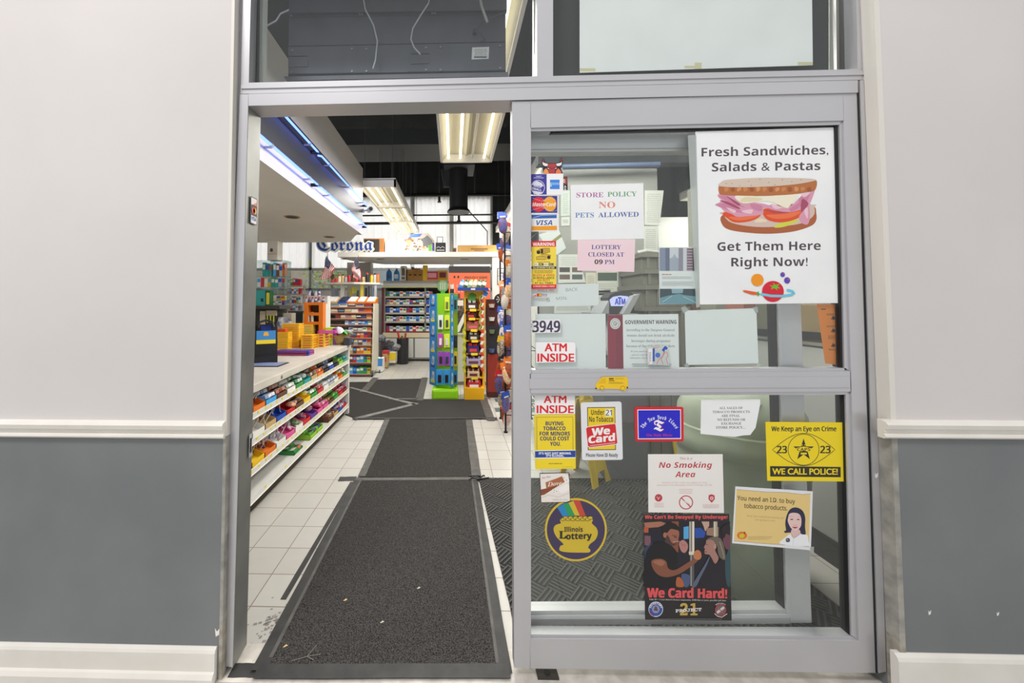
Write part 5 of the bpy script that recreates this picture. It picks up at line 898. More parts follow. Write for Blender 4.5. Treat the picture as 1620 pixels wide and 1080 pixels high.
pile(502, 549, .085, .16, .03, 5, ['f0cc2a', 'e8c83a'], 'candy_carton', 'yellow and lime sweet carton between the yellow stack and the purple carton', 'carton', 'yellow and lime cartons', band='c83a5a')
pile(513, 545.5, .10, .16, .05, 4, ['b8d83a', 'a8cc2e'], 'candy_carton', 'lime sweet carton in the stack by the tall purple carton', 'carton', 'lime cartons', band='e8e04a')
pile(502, 549, .20, .10, .03, 1, ['c02a90'], 'candy_carton', 'magenta sweet carton lying on top of the yellow and lime stacks', 'carton', None, z=zt+.155, band='e070b8')
pile(523.5, 545.5, .055, .14, .20, 1, ['7a3a8e'], 'candy_carton', 'tall purple carton with pale spots at the counter edge', 'carton', None)
for k in range(2): pile(436, 562-k*.0, .33, .13, .022, 1, ['2a3fa8'], 'chocolate_carton', ('lower of the two blue and red chocolate cartons on the counter edge', 'upper of the two blue and red chocolate cartons on the counter edge')[k], 'carton', None, z=zt+.024*k, rot=-.05, band='c8303a')
pile(434, 545.5, .22, .12, .05, 3, ['6a3a86', '7a4a96'], 'candy_carton', ['%s purple carton behind the yellow stacks' % s for s in ('lowest', 'middle', 'topmost')], 'carton', None, band='a884b8')
pile(438, 552.5, .09, .06, .03, 1, ['d84a2a'], 'candy_carton', 'small red carton on the dull yellow stack', 'carton', None, z=zt+.19)
# card terminal
c0 = G(420, 572, zt); t = thing('lottery_terminal', 'black curved terminal with a blue and yellow front at the counter end', 'terminal', c0)
ax = Matrix.Translation(c0) @ Matrix.Rotation(.5, 4, 'Z')
m = MB(); prof = [(-.10, 0), (.09, 0), (.09, .05), (.05, .07), (.055, .16), (.03, .27), (-.01, .315), (-.06, .31), (-.10, .24)]
m.prism([ax @ Vector((-.09, y, z)) for y, z in [(-a, b) for a, b in prof]], ax.to_3x3() @ Vector((.18, 0, 0)), noisy('1e1f22', '2a2b2e', 5, rough=.4)); m.build('housing', t)
def onface(y0, z0_, y1, z1_, x0, x1, off): d = Vector((0, z1_-z0_, -(y1-y0))).normalized(); d = d if d.y < 0 else -d; return [ax @ (Vector(p) + d*off) for p in ((x0, y0, z0_), (x1, y0, z0_), (x1, y1, z1_), (x0, y1, z1_))]
f = onface(-.055, .16, -.03, .27, -.075, .075, .003); m = MB(); m.poly(f, mat('3a8ad0', .4)); m.poly([f[0].lerp(f[3], .0) + Vector((0, -.001, 0)), f[1] + Vector((0, -.001, 0)), f[1].lerp(f[2], .3) + Vector((0, -.001, 0)), f[0].lerp(f[3], .3) + Vector((0, -.001, 0))], mat('f0d82a', .4)); m.poly([f[0].lerp(f[1], .35).lerp(f[3].lerp(f[2], .35), .6) + Vector((0, -.001, 0)), f[0].lerp(f[1], .65).lerp(f[3].lerp(f[2], .65), .6) + Vector((0, -.001, 0)), f[0].lerp(f[1], .6).lerp(f[3].lerp(f[2], .6), .9) + Vector((0, -.001, 0)), f[0].lerp(f[1], .4).lerp(f[3].lerp(f[2], .4), .9) + Vector((0, -.001, 0))], mat('e8b040', .4)); m.build('advert_panel', t)
m = MB(); m.tube([ax @ Vector(q) for q in ((-.06, -.03, .30), (-.05, -.02, .345), (0, -.01, .36), (.05, -.02, .345), (.06, -.03, .30))], .010, '2a2b2f', 8); m.build('carry_loop', t, smooth=True)
m = MB(); m.poly(onface(-.03, .272, .008, .313, -.04, .04, .003), mat('20307a', .3)); m.build('scan_window', t)
c0 = G(430, 577, zt); m = MB(); m.box(c0.x-.22, c0.x+.10, c0.y-.10, c0.y+.10, zt, zt+.006, mat('2a2a2e', .5)); m.box(c0.x-.20, c0.x+.08, c0.y-.085, c0.y+.085, zt+.006, zt+.0066, mat('8a96c4', .4)); one(m, 'counter_pad', 'flat black edged counter pad with a blue print below the terminal', 'counter pad')
# orange stand
OY = 4.6; t = thing('orange_stand', 'open orange cardboard display frame standing behind the yellow cartons', 'display stand', (P(500, 520, OY).x, OY, zt)); a = P(481, 478, OY); b_ = P(511, 478, OY); om = mat('e87d1c', .6); w_ = .05; zt2 = a.z
for x in (a.x, b_.x-w_): m = MB(); m.box(x, x+w_, OY, OY+.10, zt, zt2, om); m.build('upright', t)
for z in (zt2-.035, zt2-.16, zt2-.27): m = MB(); m.box(a.x+w_, b_.x-w_, OY+.002, OY+.10, z, z+.035, om); m.build('crossbar', t)
m = MB(); m.box(a.x, b_.x, OY+.10, OY+.104, zt, zt2, '4a3a30'); m.build('back', t)
for k, (u, v, col, lb) in enumerate(((484, 520, '4aa85a', 'green'), (490, 520, '7ac07a', 'pale green'), (496, 520, 'e88a3a', 'orange'))):
    sb_ = G(474, 545.5, zt); x, y, zq = sb_.x+.03+.048*k, sb_.y+.06, zt+.2435; m = MB(); m.cyl((x, y, zq), (x, y, zq+.13), .019, mat('d8dcd0', .3), 10); m.cyl((x, y, zq+.13), (x, y, zq+.15), .020, mat(col, .4), 10); one(m, 'sweet_tube', '%s capped tube of sweets standing on the yellow cartons' % lb, 'tube', smooth=True)
# basket of candy bags
c0 = G(537, 545.5, zt); t = thing('wicker_basket', 'tan basket at the far end of the counter', 'basket', c0)
m = MB(); m.lathe([(.085, 0), (.115, .10), (.125, .115), (.115, .115), (.10, .02)], (c0.x-.02, c0.y+.10, zt), noisy('8a7444', 'b89e62', 30, rough=.8, stretch=(1, 1, 6)), 20); m.build('bowl', t)
for k, (dx, dy, dz, cl, lb) in enumerate(((-.08, .0, .13, 'd8303a', 'red'), (-.03, .02, .17, 'e8e8ec', 'white and red'), (.02, .05, .15, '5ab84a', 'green'), (-.10, .12, .16, '3a3a48', 'dark'), (.05, .14, .13, 'c8c8cc', 'silver'))):
    M_ = Matrix.Translation((c0.x+dx, c0.y+.1+dy-.05, zt+dz)) @ Euler((.5, .5*(-1)**k, .6*k)).to_matrix().to_4x4(); bm = bmesh.new(); bmesh.ops.create_uvsphere(bm, u_segments=10, v_segments=6, radius=1)
    for q in bm.verts: q.co = Vector((q.co.x*.05, q.co.y*.075, q.co.z*.02))
    m = MB(); m.bm(bm, mat(cl, .25), M_); one(m, 'candy_bag', '%s bag of sweets heaped in the tan basket' % lb, 'bag', smooth=True)
c0 = G(546, 546.5, zt); m = MB(); m.rbox(c0.x-.02, c0.x+.05, c0.y, c0.y+.12, zt, zt+.09, mat('3a3a48', .5), .004); one(m, 'dark_carton', 'small dark carton at the far corner of the counter', 'carton')
# acrylic cases with packs --------------------------------------------------------
ACR = clear('eef4f4', .10, .03, haze=.04); AYc = 4.5
t = thing('acrylic_case', 'clear acrylic shelf case full of cigarette packs on the counter near the door', 'display case', (P(425, 486, AYc).x, AYc, P(425, 486, AYc).z))
xa, xb = P(402, 450, AYc).x, P(450, 450, AYc).x; lev = [P(425, v, AYc).z for v in (483, 454.5, 437.5, 412)]
for z in lev: m = MB(); m.box(xa, xb, AYc, AYc+.18, z, z+.005, ACR); m.build('shelf', t)
for x in (xa, P(427, 450, AYc).x, xb-.004): m = MB(); m.box(x, x+.004, AYc, AYc+.18, lev[0], lev[3], ACR); m.build('divider', t)
m = MB(); m.box(xa, xb, AYc+.18, AYc+.184, lev[0], lev[3], ACR); m.build('back', t)
m = MB(); m.box(xa-.1, xb, AYc-.12, AYc+.22, lev[0]-.04, lev[0]-.002, mat('3a3a36', .6)); m.build('base', t)
def packs(Y, z, x0, x1, h, cols, place, name='cigarette_pack', cat='pack', d=.05, gap=.003, depthy=None):
    n = len(cols); w_ = (x1-x0)/n
    for i, cn in enumerate(cols):
        hh = h*(1-.06*((i*7) % 3)); x = x0+w_*i
        m = MB(); m.box(x+gap/2, x+w_-gap/2, Y, Y+d, z, z+hh, mat(PAL[cn], .4)); m.box(x+gap/2+w_*.08, x+w_-gap/2-w_*.08, Y-.0015, Y, z+hh*.5, z+hh*.86, mat(PAL[('white', 'red', 'blue', 'white', 'cream', 'sky blue')[(i*5+n) % 6]] if cn != 'white' else PAL[('blue', 'red', 'grey', 'sky blue', 'green')[(i*3+n) % 5]], .4))
        lb = '%s %s %s' % (cn, name.replace('_', ' '), place); one(m, name, lb, cat, lb)
packs(AYc+.04, lev[2]+.006, P(412, 450, AYc).x, P(427, 450, AYc).x, lev[3]-lev[2]-.025, ['teal', 'teal', 'teal'], 'on the upper shelf of the clear case')
packs(AYc+.04, lev[2]+.006, P(429, 450, AYc).x, P(449, 450, AYc).x, lev[3]-lev[2]-.03, ['sky blue', 'brown', 'silver', 'orange'], 'on the upper shelf of the clear case')
packs(AYc+.04, lev[1]+.006, P(404, 450, AYc).x, P(449, 450, AYc).x, lev[2]-lev[1]-.01, ['white', 'red', 'cream', 'yellow', 'teal', 'teal', 'silver', 'grey'], 'on the middle shelf of the clear case')
packs(AYc+.04, lev[0]+.04+.02, P(428, 450, AYc).x, P(449, 450, AYc).x, .06, ['cream', 'tan', 'yellow'], 'on the upper half of the bottom shelf of the clear case'); packs(AYc+.04, lev[0]+.006, P(428, 450, AYc).x, P(449, 450, AYc).x, .052, ['white', 'silver', 'cream', 'blue'], 'on the bottom shelf of the clear case')
m = MB(); a = P(405, 484, AYc-.08); b_ = P(421, 459, AYc-.08); m.rbox(a.x-.02, b_.x, AYc-.1, AYc-.02, a.z, b_.z, mat('2f9a9a', .4), .003); m.box(b_.x-.05, b_.x-.02, AYc-.102, AYc-.1, a.z+.05, a.z+.09, '1a2a34'); one(m, 'teal_carton', 'teal carton with a dark crest in front of the clear case', 'carton')
m = MB(); a = P(421, 484, AYc-.08); b_ = P(429, 459, AYc-.08); m.rbox(a.x+.003, b_.x, AYc-.1, AYc-.02, a.z, b_.z, mat('1e5a34', .4), .003); m.box(a.x+.012, b_.x-.01, AYc-.102, AYc-.1, a.z+.02, b_.z-.03, 'd8c83a'); one(m, 'green_carton', 'narrow dark green and yellow carton beside the teal carton', 'carton')
a = P(424.5, 409, AYc+.05); b_ = P(441, 381.5, AYc+.05); t = thing('white_carton', 'tall white carton with a dark crest on top of the clear case', 'carton', ((a.x+b_.x)/2, AYc+.05, a.z)); m = MB(); m.rbox(a.x, b_.x, AYc+.02, AYc+.16, lev[3]+.006, b_.z, mat('d9d5cc', .5), .003); m.build('box_body', t); m = MB(); cx = (a.x+b_.x)/2-.01; m.add([(cx-.015, AYc+.018, a.z+.08), (cx+.015, AYc+.018, a.z+.08), (cx+.018, AYc+.018, a.z+.11), (cx, AYc+.018, a.z+.125), (cx-.018, AYc+.018, a.z+.11)], [(0, 1, 2, 3, 4)], '4a4a6a'); m.box(a.x+.008, b_.x-.008, AYc+.018, AYc+.02, a.z+.05, a.z+.056, 'c8a050'); m.build('printed_crest', t)
# equipment behind the counter
def slab(u0, v0, u1, v1, Y, d, col, name, label, cat, rough=.6, extra=None):
    a = P(u0, v1, Y); b2 = P(u1, v0, Y); t = thing(name, label, cat, ((a.x+b2.x)/2, Y+d/2, a.z)); m = MB(); m.rbox(a.x, b2.x, Y, Y+d, a.z, b2.z, mat(col, rough), .006); m.build('casing', t)
    for (q0, w0, q1, w1, cl, nm) in (extra or []):
        e0 = P(q0, w1, Y-.004); e1 = P(q1, w0, Y-.004); m = MB(); m.box(e0.x, e1.x, Y-.006, Y+.001, e0.z, e1.z, mat(cl, .5)); m.build(nm, t)
    return t
slab(402, 488.5, 437, 551.5, 4.48, .3, '24241f', 'ticket_dispenser', 'black ticket dispenser standing behind the card terminal', 'dispenser', .5, [(411, 492, 420, 513, 'c8bea4', 'panel'), (421, 491, 438, 499, 'c8bea4', 'panel'), (422, 499, 424, 510, 'd8dc3a', 'slot_light'), (427, 499, 429, 510, 'd8dc3a', 'slot_light'), (432, 499, 434, 510, 'd8dc3a', 'slot_light')])
slab(455, 492, 481, 527, 5.3, .25, '2b2a28', 'till_screen', 'dark till screen behind the yellow cartons', 'screen', .3, [(458, 495, 478, 508, '1a1c20', 'display')])
c0 = P(448, 514, 4.55); bm = bmesh.new(); bmesh.ops.create_icosphere(bm, subdivisions=2, radius=1); rr = random.Random(5)
for q in bm.verts: q.co = Vector((q.co.x*.10, q.co.y*.08, q.co.z*.11))*rr.uniform(.8, 1.15)
m = MB(); m.bm(bm, noisy('c8c8cc', '5a6278', 14, rough=.3, lo=.4, hi=.6), Matrix.Translation((c0.x, 4.55, zt+.23))); one(m, 'crumpled_bag', 'crumpled white and blue bag beside the black ticket dispenser', 'bag')
m = MB(); m.rbox(c0.x-.02, c0.x+.09, 4.58, 4.7, zt, c0.z+.14, mat('b8b2a4', .6), .005); one(m, 'beige_carton', 'beige carton behind the crumpled bag', 'carton')
# wall shelves at the back window
for k, (v, cs) in enumerate(((451.5, ['lime', 'white', 'green', 'red', 'red', 'red']), (464.5, ['white', 'red', 'blue', 'white', 'sky blue', 'white', 'red']), (479, ['black', 'purple', 'white', 'blue', 'red', 'lime', 'white']), (491, ['yellow', 'silver', 'red', 'sky blue', 'white', 'grey']))):
    Ysf = 8.9; a = P(450, v, Ysf); b_ = P(477, v, Ysf); t = thing('window_shelf', '%s glass shelf of goods by the back window' % ('topmost', 'second', 'third', 'lowest')[k], 'shelf', ((a.x+b_.x)/2, Ysf, a.z)); m = MB(); m.box(a.x-.5, b_.x, Ysf-.02, Ysf+.3, a.z-.02, a.z, mat('c9a494', .5)); m.build('board', t)
    m = MB(); m.box(b_.x-.06, b_.x-.03, Ysf+.26, Ysf+.29, 0 if k == 3 else a.z-.12, a.z, 'c8c8c4'); m.build('bracket', t)
    packs(Ysf+.02, a.z, a.x, b_.x-.03, (.17, .13, .15, .13)[k], cs, 'on the %s shelf by the back window' % ('topmost', 'second', 'third', 'lowest')[k], 'grocery_pack', d=.1)
# bottle pyramid
for r_, (v, us, cs) in enumerate(((478, (484.5, 489.5, 494.5, 499.5, 504.5, 511.5), 'red'), (466, (490, 494.5, 499.5, 505), 'green'))):
    for i, u in enumerate(us):
        Yb = 5.5 + .12*r_; c = P(u, v+2, Yb); col = ('d8d4e0', '5a4a8a', 'c8ccd8')[i % 3]; capc = cs if i % 3 else ('blue' if r_ else 'red'); t = thing('shot_bottle', '%s capped small bottle in the %s row of the bottle pyramid' % (capc, ('lower', 'upper')[r_]), 'bottle', (c.x, Yb, c.z), '%s capped bottles in the %s row of the bottle pyramid' % (capc, ('lower', 'upper')[r_]))
        m = MB(); m.lathe([(.019, 0), (.020, .004), (.020, .05), (.010, .068), (.009, .075)], (c.x, Yb, c.z), mat(col, .3), 10); m.build('bottle_body', t, smooth=True); m = MB(); m.cyl((c.x, Yb, c.z+.072), (c.x, Yb, c.z+.095), .011, mat(PAL[capc], .4), 10); m.build('bottle_cap', t)
        m = MB(); m.cyl((c.x, Yb, c.z+.014), (c.x, Yb, c.z+.042), .0206, mat('3a3a78' if i % 2 else 'e8e8ee', .4), 10, cap=False); m.build('bottle_label', t)
a = P(482, 480.5, 5.5); b_ = P(516, 480.5, 5.5); t = thing('bottle_riser', 'white stepped riser under the small bottle pyramid', 'riser', ((a.x+b_.x)/2, 5.6, a.z-.3)); m = MB(); m.box(a.x, b_.x, 5.45, 5.56, a.z-.45, a.z, 'd8d8d4'); m.box(a.x, b_.x, 5.56, 5.7, a.z-.45, P(490, 468, 5.62).z, 'd8d8d4'); m.build('steps', t); m = MB(); m.box(a.x+.02, b_.x-.02, 5.50, 5.65, 0, a.z-.45, 'c8c8c4'); m.build('stand', t)

# ================================================================== WHEELED CANDY RACK
GY = 7.0; ga_, gb = P(506, 597, GY).x, P(590, 597, GY).x; gt = P(550, 480, GY).z
t = thing('candy_rack', 'tall cream wire rack on castors with many shelves of sweets', 'rack', ((ga_+gb)/2, GY, 0)); CR = mat('d8d0c0', .45)
m = MB()
m.hexa([(gb-.015, GY-.06, .1), (gb+.02, GY-.06, .1), (gb+.02, GY+.40, .1), (gb-.015, GY+.40, .1)], [(gb-.015, GY+.05, gt), (gb+.02, GY+.05, gt), (gb+.02, GY+.40, gt), (gb-.015, GY+.40, gt)], CR); m.build('side_panel', t)
m = MB(); m.box(ga_-.02, ga_+.0, GY-.02, GY+.40, .1, gt, CR); m.build('side_panel', t); m = MB(); m.box(ga_, gb, GY+.38, GY+.40, .1, gt, mat('b8b0a0', .6)); m.build('back_panel', t)
for x in (ga_+.03, gb):
    m = MB(); m.cyl((x-.012, GY-.05, .045), (x+.012, GY-.05, .045), .045, mat('2a2a2c', .5), 14); m.box(x-.02, x+.02, GY-.07, GY-.03, .05, .12, mat('8a8a8c', .4, .5)); m.build('caster', t)
lv = [591.5, 573.5, 559.5, 546, 534.5, 524, 513.5, 504, 494.5, 485.5]
GC = [['sky blue', 'blue', 'teal', 'green', 'green', 'lime'], ['brown', 'red', 'sky blue', 'sky blue', 'green', 'lime'], ['tan', 'brown', 'orange', 'orange', 'yellow', 'yellow'], ['brown', 'grey', 'brown', 'silver', 'tan'], ['maroon', 'brown', 'red', 'orange', 'red', 'brown'], ['white', 'grey', 'silver', 'white', 'tan'], ['white', 'sky blue', 'sky blue', 'white', 'blue', 'sky blue', 'sky blue', 'white'], ['brown', 'tan', 'orange', 'tan', 'black', 'brown', 'tan'], ['cream', 'tan', 'brown', 'tan', 'cream', 'orange', 'orange'], ['maroon', 'tan', 'white', 'brown', 'tan', 'brown']]
for k, v in enumerate(lv):
    yy = GY-.05+.10*k/9; z = P(550, v, yy).z; x0 = P((552, 552, 552, 552, 552, 551, 545, 530, 512, 510)[k], v, yy).x; x1 = gb-.02
    m = MB(); m.box(ga_, x1, yy, GY+.38, z-.012, z, CR); m.build('shelf', t); m = MB(); m.box(ga_, x1, yy-.006, yy, z-.028, z-.002, mat('8a4a48', .4)); m.box(ga_, x1, yy-.006, yy, z-.002, z+.004, mat('d8d0c0', .4)); m.build('price_rail', t)
    packs(yy+.02, z+.001, x0, x1-.02, .12 if k < 5 else .07, GC[k], 'on the %s shelf of the wheeled rack' % ORD[k], 'sweet_box', 'box', d=.16)
for i, (u0, u1, cl, lb) in enumerate(((512, 533, 'tan', 'tan'), (534, 549, 'blue', 'blue'), (548, 564, 'orange', 'first orange and white'), (564, 578, 'orange', 'second orange and white'), (578, 594, 'orange', 'third orange and white'))):
    a = P(u0, 482, GY+.05); b_ = P(u1, 474, GY+.05); tt = thing('tray_box', '%s open tray on top of the wheeled rack' % lb, 'tray', ((a.x+b_.x)/2, GY+.15, gt)); m = MB(); m.hexa([(a.x, GY+.06, gt+.001), (b_.x-.01, GY+.06, gt+.001), (b_.x-.01, GY+.34, gt+.001), (a.x, GY+.34, gt+.001)], [(a.x, GY+.06, gt+.03), (b_.x-.01, GY+.06, gt+.03), (b_.x-.01, GY+.34, gt+.12), (a.x, GY+.34, gt+.12)], mat(PAL[cl], .5)); m.build('tray', tt)
    m = MB(); d = (b_.x-a.x)*.12; m.hexa([(a.x+d, GY+.07, gt+.03), (b_.x-.01-d, GY+.07, gt+.03), (b_.x-.01-d, GY+.32, gt+.112), (a.x+d, GY+.32, gt+.112)], [(a.x+d, GY+.07, gt+.05), (b_.x-.01-d, GY+.07, gt+.05), (b_.x-.01-d, GY+.32, gt+.13), (a.x+d, GY+.32, gt+.13)], mat('e8e4e0' if cl != 'blue' else '26304a', .4)); m.build('contents', tt)
# shelf on a white post behind the rack, with jars and flags
SY = 7.55; sz = P(560, 447, SY).z; sa, sb = P(507, 447, SY).x, P(601, 447, SY).x
t = thing('post_shelf', 'white shelf on a white post above the wheeled rack', 'shelf', ((sa+sb)/2, SY, 0)); m = MB(); m.prism([(sa, SY, sz-.035), (P(565, 447, SY).x, SY-.25, sz-.035), (sb, SY, sz-.035), (sb, SY+.35, sz-.035), (sa, SY+.35, sz-.035)], (0, 0, .035), mat('dcd8d0', .5)); m.build('board', t); m = MB(); a = P(539, 470, SY).x; b_ = P(545, 470, SY).x; m.box(a, b_, SY-.02, SY+.06, 0, sz-.035, mat('e4e2dc', .5)); m.build('post', t)
for i, (u, cl, h, lb) in enumerate(((524, 'red', .08, 'flat red'), (530, 'red', .10, 'red'), (536, 'cream', .16, 'cream'), (541, 'tan', .17, 'tan'), (546, 'silver', .14, 'silver'), (551, 'red', .15, 'crimson'), (557, 'brown', .18, 'brown'), (563, 'red', .15, 'scarlet'), (568, 'maroon', .16, 'maroon'), (574, 'tan', .14, 'beige'), (580, 'black', .20, 'black'), (587, 'yellow', .18, 'yellow'), (592, 'silver', .19, 'grey'), (597, 'orange', .19, 'orange and black'))):
    c = P(u, 447, SY); tt = thing('lidded_jar', '%s jar on the white shelf above the wheeled rack' % lb, 'jar', (c.x, SY+.08, sz)); r = .030; y = SY+.06; m = MB(); m.lathe([(r*.9, 0), (r, .01), (r, h*.75), (r*.7, h*.85)], (c.x, y, sz), mat(PAL[cl], .3), 12); m.build('jar_body', tt, smooth=True); m = MB(); m.cyl((c.x, y, sz+h*.84), (c.x, y, sz+h), r*.75, mat('d84a3a' if i % 3 else '2a2a2c', .4), 12); m.build('jar_lid', tt)
for i, (u0, v0, u1, v1, cl, lb) in enumerate(((553, 456, 557, 468, 'b8a83a', 'olive'), (556, 453, 561, 464, 'd8c84a', 'pale yellow'), (560, 455, 565, 464, 'a8b84a', 'lime'), (564, 459, 568, 474, '4a4a50', 'dark'), (570, 448, 575, 472, 'e8d84a', 'long yellow'), (577, 455, 581, 472, '26262c', 'black'), (582, 452, 585, 470, '3a3a48', 'navy'), (587, 455, 591, 474, '5a6a7a', 'slate'), (592, 452, 596, 473, 'b8bcc4', 'silver'), (524, 457, 530, 468, '7a7e88', 'grey'), (530, 457, 536, 468, '6a6e78', 'darker grey'))):
    Yk = SY-.05; a = P(u0, v1, Yk); b_ = P(u1, v0, Yk); tt = thing('hanging_pack', '%s blister pack hanging under the white post shelf' % lb, 'blister pack', ((a.x+b_.x)/2, Yk, a.z)); m = MB(); m.rbox(a.x, b_.x, Yk, Yk+.01, a.z, b_.z, mat(cl, .4), .002); m.build('card', tt); m = MB(); m.tube([((a.x+b_.x)/2, Yk, b_.z-.01), ((a.x+b_.x)/2, Yk, sz-.036)], .003, 'a0a0a4', 5); m.build('hook', tt)
def flag(pts, tip, foot, Y, label):
    A, B, C_, D = [P(480+x/4.5, 370+y/4.5, Y) for x, y in pts]; t = thing('flag', label, 'flag', P(480+foot[0]/4.5, 370+foot[1]/4.5, Y))
    m = MB(); m.cyl(P(480+foot[0]/4.5, 370+foot[1]/4.5, Y), P(480+tip[0]/4.5, 370+tip[1]/4.5, Y), .006, mat('5a4030', .5), 8); m.build('stick', t); m = MB(); q = P(480+tip[0]/4.5, 370+tip[1]/4.5, Y); m.lathe([(.001, 0), (.011, .012), (.001, .04)], q, mat('c8a040', .3, .7), 8); m.build('finial', t)
    def S(s, r): p = A.lerp(B, s).lerp(D.lerp(C_, s), r); return p + Vector((0, -.03-.03*math.sin(s*9+r*5), 0))
    m = MB(); n = 14
    for k in range(13):
        for i in range(n):
            if k < 7 and i < n*.42: col = '2a3268'
            else: col = 'c4303c' if k % 2 == 0 else 'eee8e4'
            m.add([S(i/n, k/13), S((i+1)/n, k/13), S((i+1)/n, (k+1)/13), S(i/n, (k+1)/13)], [(0, 1, 2, 3)], col)
    for k in range(5):
        for i in range(5): p = S(.04+.075*i, .05+.1*k); m.add([p + Vector((a, -.004, b)) for a, b in ((-.006, 0), (0, -.006), (.006, 0), (0, .006))], [(0, 1, 2, 3)], 'f0eef0')
    m.build('flag_cloth', t, smooth=False)
flag([(168, 155), (131, 326), (192, 312), (227, 243)], (172, 148), (182, 335), 7.32, 'small striped flag on a stick, nearer the counter')
flag([(388, 163), (422, 346), (358, 305), (343, 243)], (391, 158), (395, 340), 7.32, 'small striped flag on a stick, nearer the blue jugs')

# ================================================================== CIGARETTE SHELVING
KY = 8.8; k0 = P(607, 560, KY).x; k1 = P(722, 560, KY).x; kt = P(640, 443.5, KY).z; kb = P(640, 526, KY).z
t = thing('cigarette_cabinet', 'wide white cabinet with five open shelves of packs under a rounded hood', 'cabinet', ((k0+k1)/2, KY, 0))
kh = P(640, 455, KY).z; m = MB(); m.prism([(k0-.03, KY-.05, kh), (k0-.03, KY-.03, kh+(kt-kh)*.6), (k0-.03, KY+.08, kt), (k0-.03, BK-.25, kt), (k0-.03, BK-.25, kh)], (k1-k0+.06, 0, 0), mat('c4c6c4', .4)); m.build('hood', t)
m = MB(); m.box(k0, k1, KY-.055, KY-.05, kh, kh+.02, mat('c8cc6a', .5)); m.build('hood_trim', t)
m = MB(); m.box(k0, k1, BK-.29, BK-.25, .05, kh, mat('7a746c', .7)); m.build('back_panel', t)
for x in (k0, P(671.5, 500, KY).x, k1-.03): m = MB(); m.box(x, x+.035, KY, BK-.25, kb, kh, mat('8a8680', .5)); m.build('upright', t)
m = MB(); m.box(k0-.05, k0, KY-.02, BK-.25, .05, kh, mat('6a2a30', .5)); m.build('side_panel', t)
m = MB(); zc1_ = P(640, 533.5, KY).z; m.box(k0-.02, k1, KY-.03, BK-.25, zc1_, kb, mat('dccfae', .5)); m.build('drawer_front', t); m = MB(); m.box(k0-.02, k1, KY, BK-.25, .04, zc1_, mat('8a8884', .5)); m.build('lower_body', t)
xm = P(655, 550, KY).x
for a, b_ in ((k0+.02, xm-.02), (xm+.02, k1-.02)): m = MB(); m.rbox(a, b_, KY-.02, KY, .08, zc1_-.02, mat('d4d4d0', .4), .006); m.build('door', t)
KC = [['red', 'white', 'maroon', 'white', 'silver', 'white', 'blue', 'white', 'red', 'white', 'white', 'green', 'white', 'blue'], ['white', 'white', 'blue', 'orange', 'white', 'white', 'sky blue', 'white', 'white', 'blue', 'white', 'white', 'white', 'blue'], ['blue', 'white', 'blue', 'blue', 'white', 'white', 'red', 'maroon', 'white', 'blue', 'white', 'white', 'blue', 'white'], ['tan', 'cream', 'tan', 'cream', 'blue', 'white', 'white', 'blue', 'brown', 'brown', 'white', 'white', 'blue', 'white'], ['green', 'white', 'teal', 'black', 'white', 'green', 'grey', 'white', 'white', 'white', 'blue', 'white', 'white', 'silver']]
for k, v in enumerate((524.5, 508.5, 495, 482, 469)):
    z = P(640, v, KY).z; m = MB(); m.box(k0+.035, k1-.03, KY+.01, BK-.3, z-.015, z, mat('c9c7c0', .5)); m.build('shelf', t); m = MB(); m.box(k0+.035, k1-.03, KY+.0, KY+.01, z-.03, z+.01, mat('b9b6ae', .4) if k else mat('7a3038', .4)); m.build('price_rail', t)
    packs(KY+.04, z+.001, k0+.05, P(684, 500, KY).x, .125, KC[k], 'on the %s shelf of the cigarette cabinet' % ORD[k], d=.08)
# on the hood
def jug(u, lb):
    Yj = KY+.12; c = P(u, 443.5, Yj); tt = thing('fluid_jug', lb, 'jug', (c.x, Yj, kt)); r = P(u+4.6, 440, Yj).x - c.x; h = P(u, 426, Yj).z - kt
    m = MB(); m.lathe([(r*.95, 0), (r, .015), (r, h*.6), (r*.85, h*.8), (r*.35, h*.93), (r*.3, h*.95)], (c.x, Yj, kt+.001), mat('2a8ad0', .2), 16, sy=.8); m.build('jug_body', tt, smooth=True); m = MB(); m.cyl((c.x, Yj, kt+h*.94), (c.x, Yj, kt+h*1.05), r*.36, mat('2a6ac0', .4), 12); m.build('jug_cap', tt); m = MB(); m.box(c.x-r*.7, c.x+r*.7, Yj-r*.82-.004, Yj-r*.78, kt+h*.18, kt+h*.55, '3a5a9a' if u < 620 else 'd8dce8'); m.build('jug_label', tt)
jug(615.5, 'blue washer fluid jug on the cabinet hood, beside the white shelf'); jug(627.5, 'blue washer fluid jug on the cabinet hood, beside the white appliance')
a = P(633.5, 443, KY+.1); b_ = P(642.5, 420.5, KY+.1); tt = thing('coffee_machine', 'slim white appliance on the cabinet hood beside the blue jugs', 'appliance', ((a.x+b_.x)/2, KY+.1, kt)); m = MB(); m.rbox(a.x, b_.x, KY+.1, KY+.3, kt+.001, b_.z, mat('dcd9d0', .5), .008); m.build('casing', tt)
for f0, f1 in ((.1, .25), (.35, .85)): m = MB(); m.box(a.x+.03, b_.x-.03, KY+.096, KY+.1, kt+(b_.z-kt)*f0, kt+(b_.z-kt)*f1, mat('6a6660', .5)); m.build('recess', tt)
a = P(643.5, 443, KY+.1); b_ = P(670, 426, KY+.1); tt = thing('cardboard_box', 'open brown fruit carton with hand holes on the cabinet hood', 'box', ((a.x+b_.x)/2, KY+.2, kt)); m = MB(); CB = noisy('a87c46', 'b98c54', 8, rough=.85)
for q in ((a.x, b_.x, KY+.1, KY+.11), (a.x, b_.x, KY+.4, KY+.41)): m.box(q[0], q[1], q[2], q[3], kt+.001, b_.z, CB)
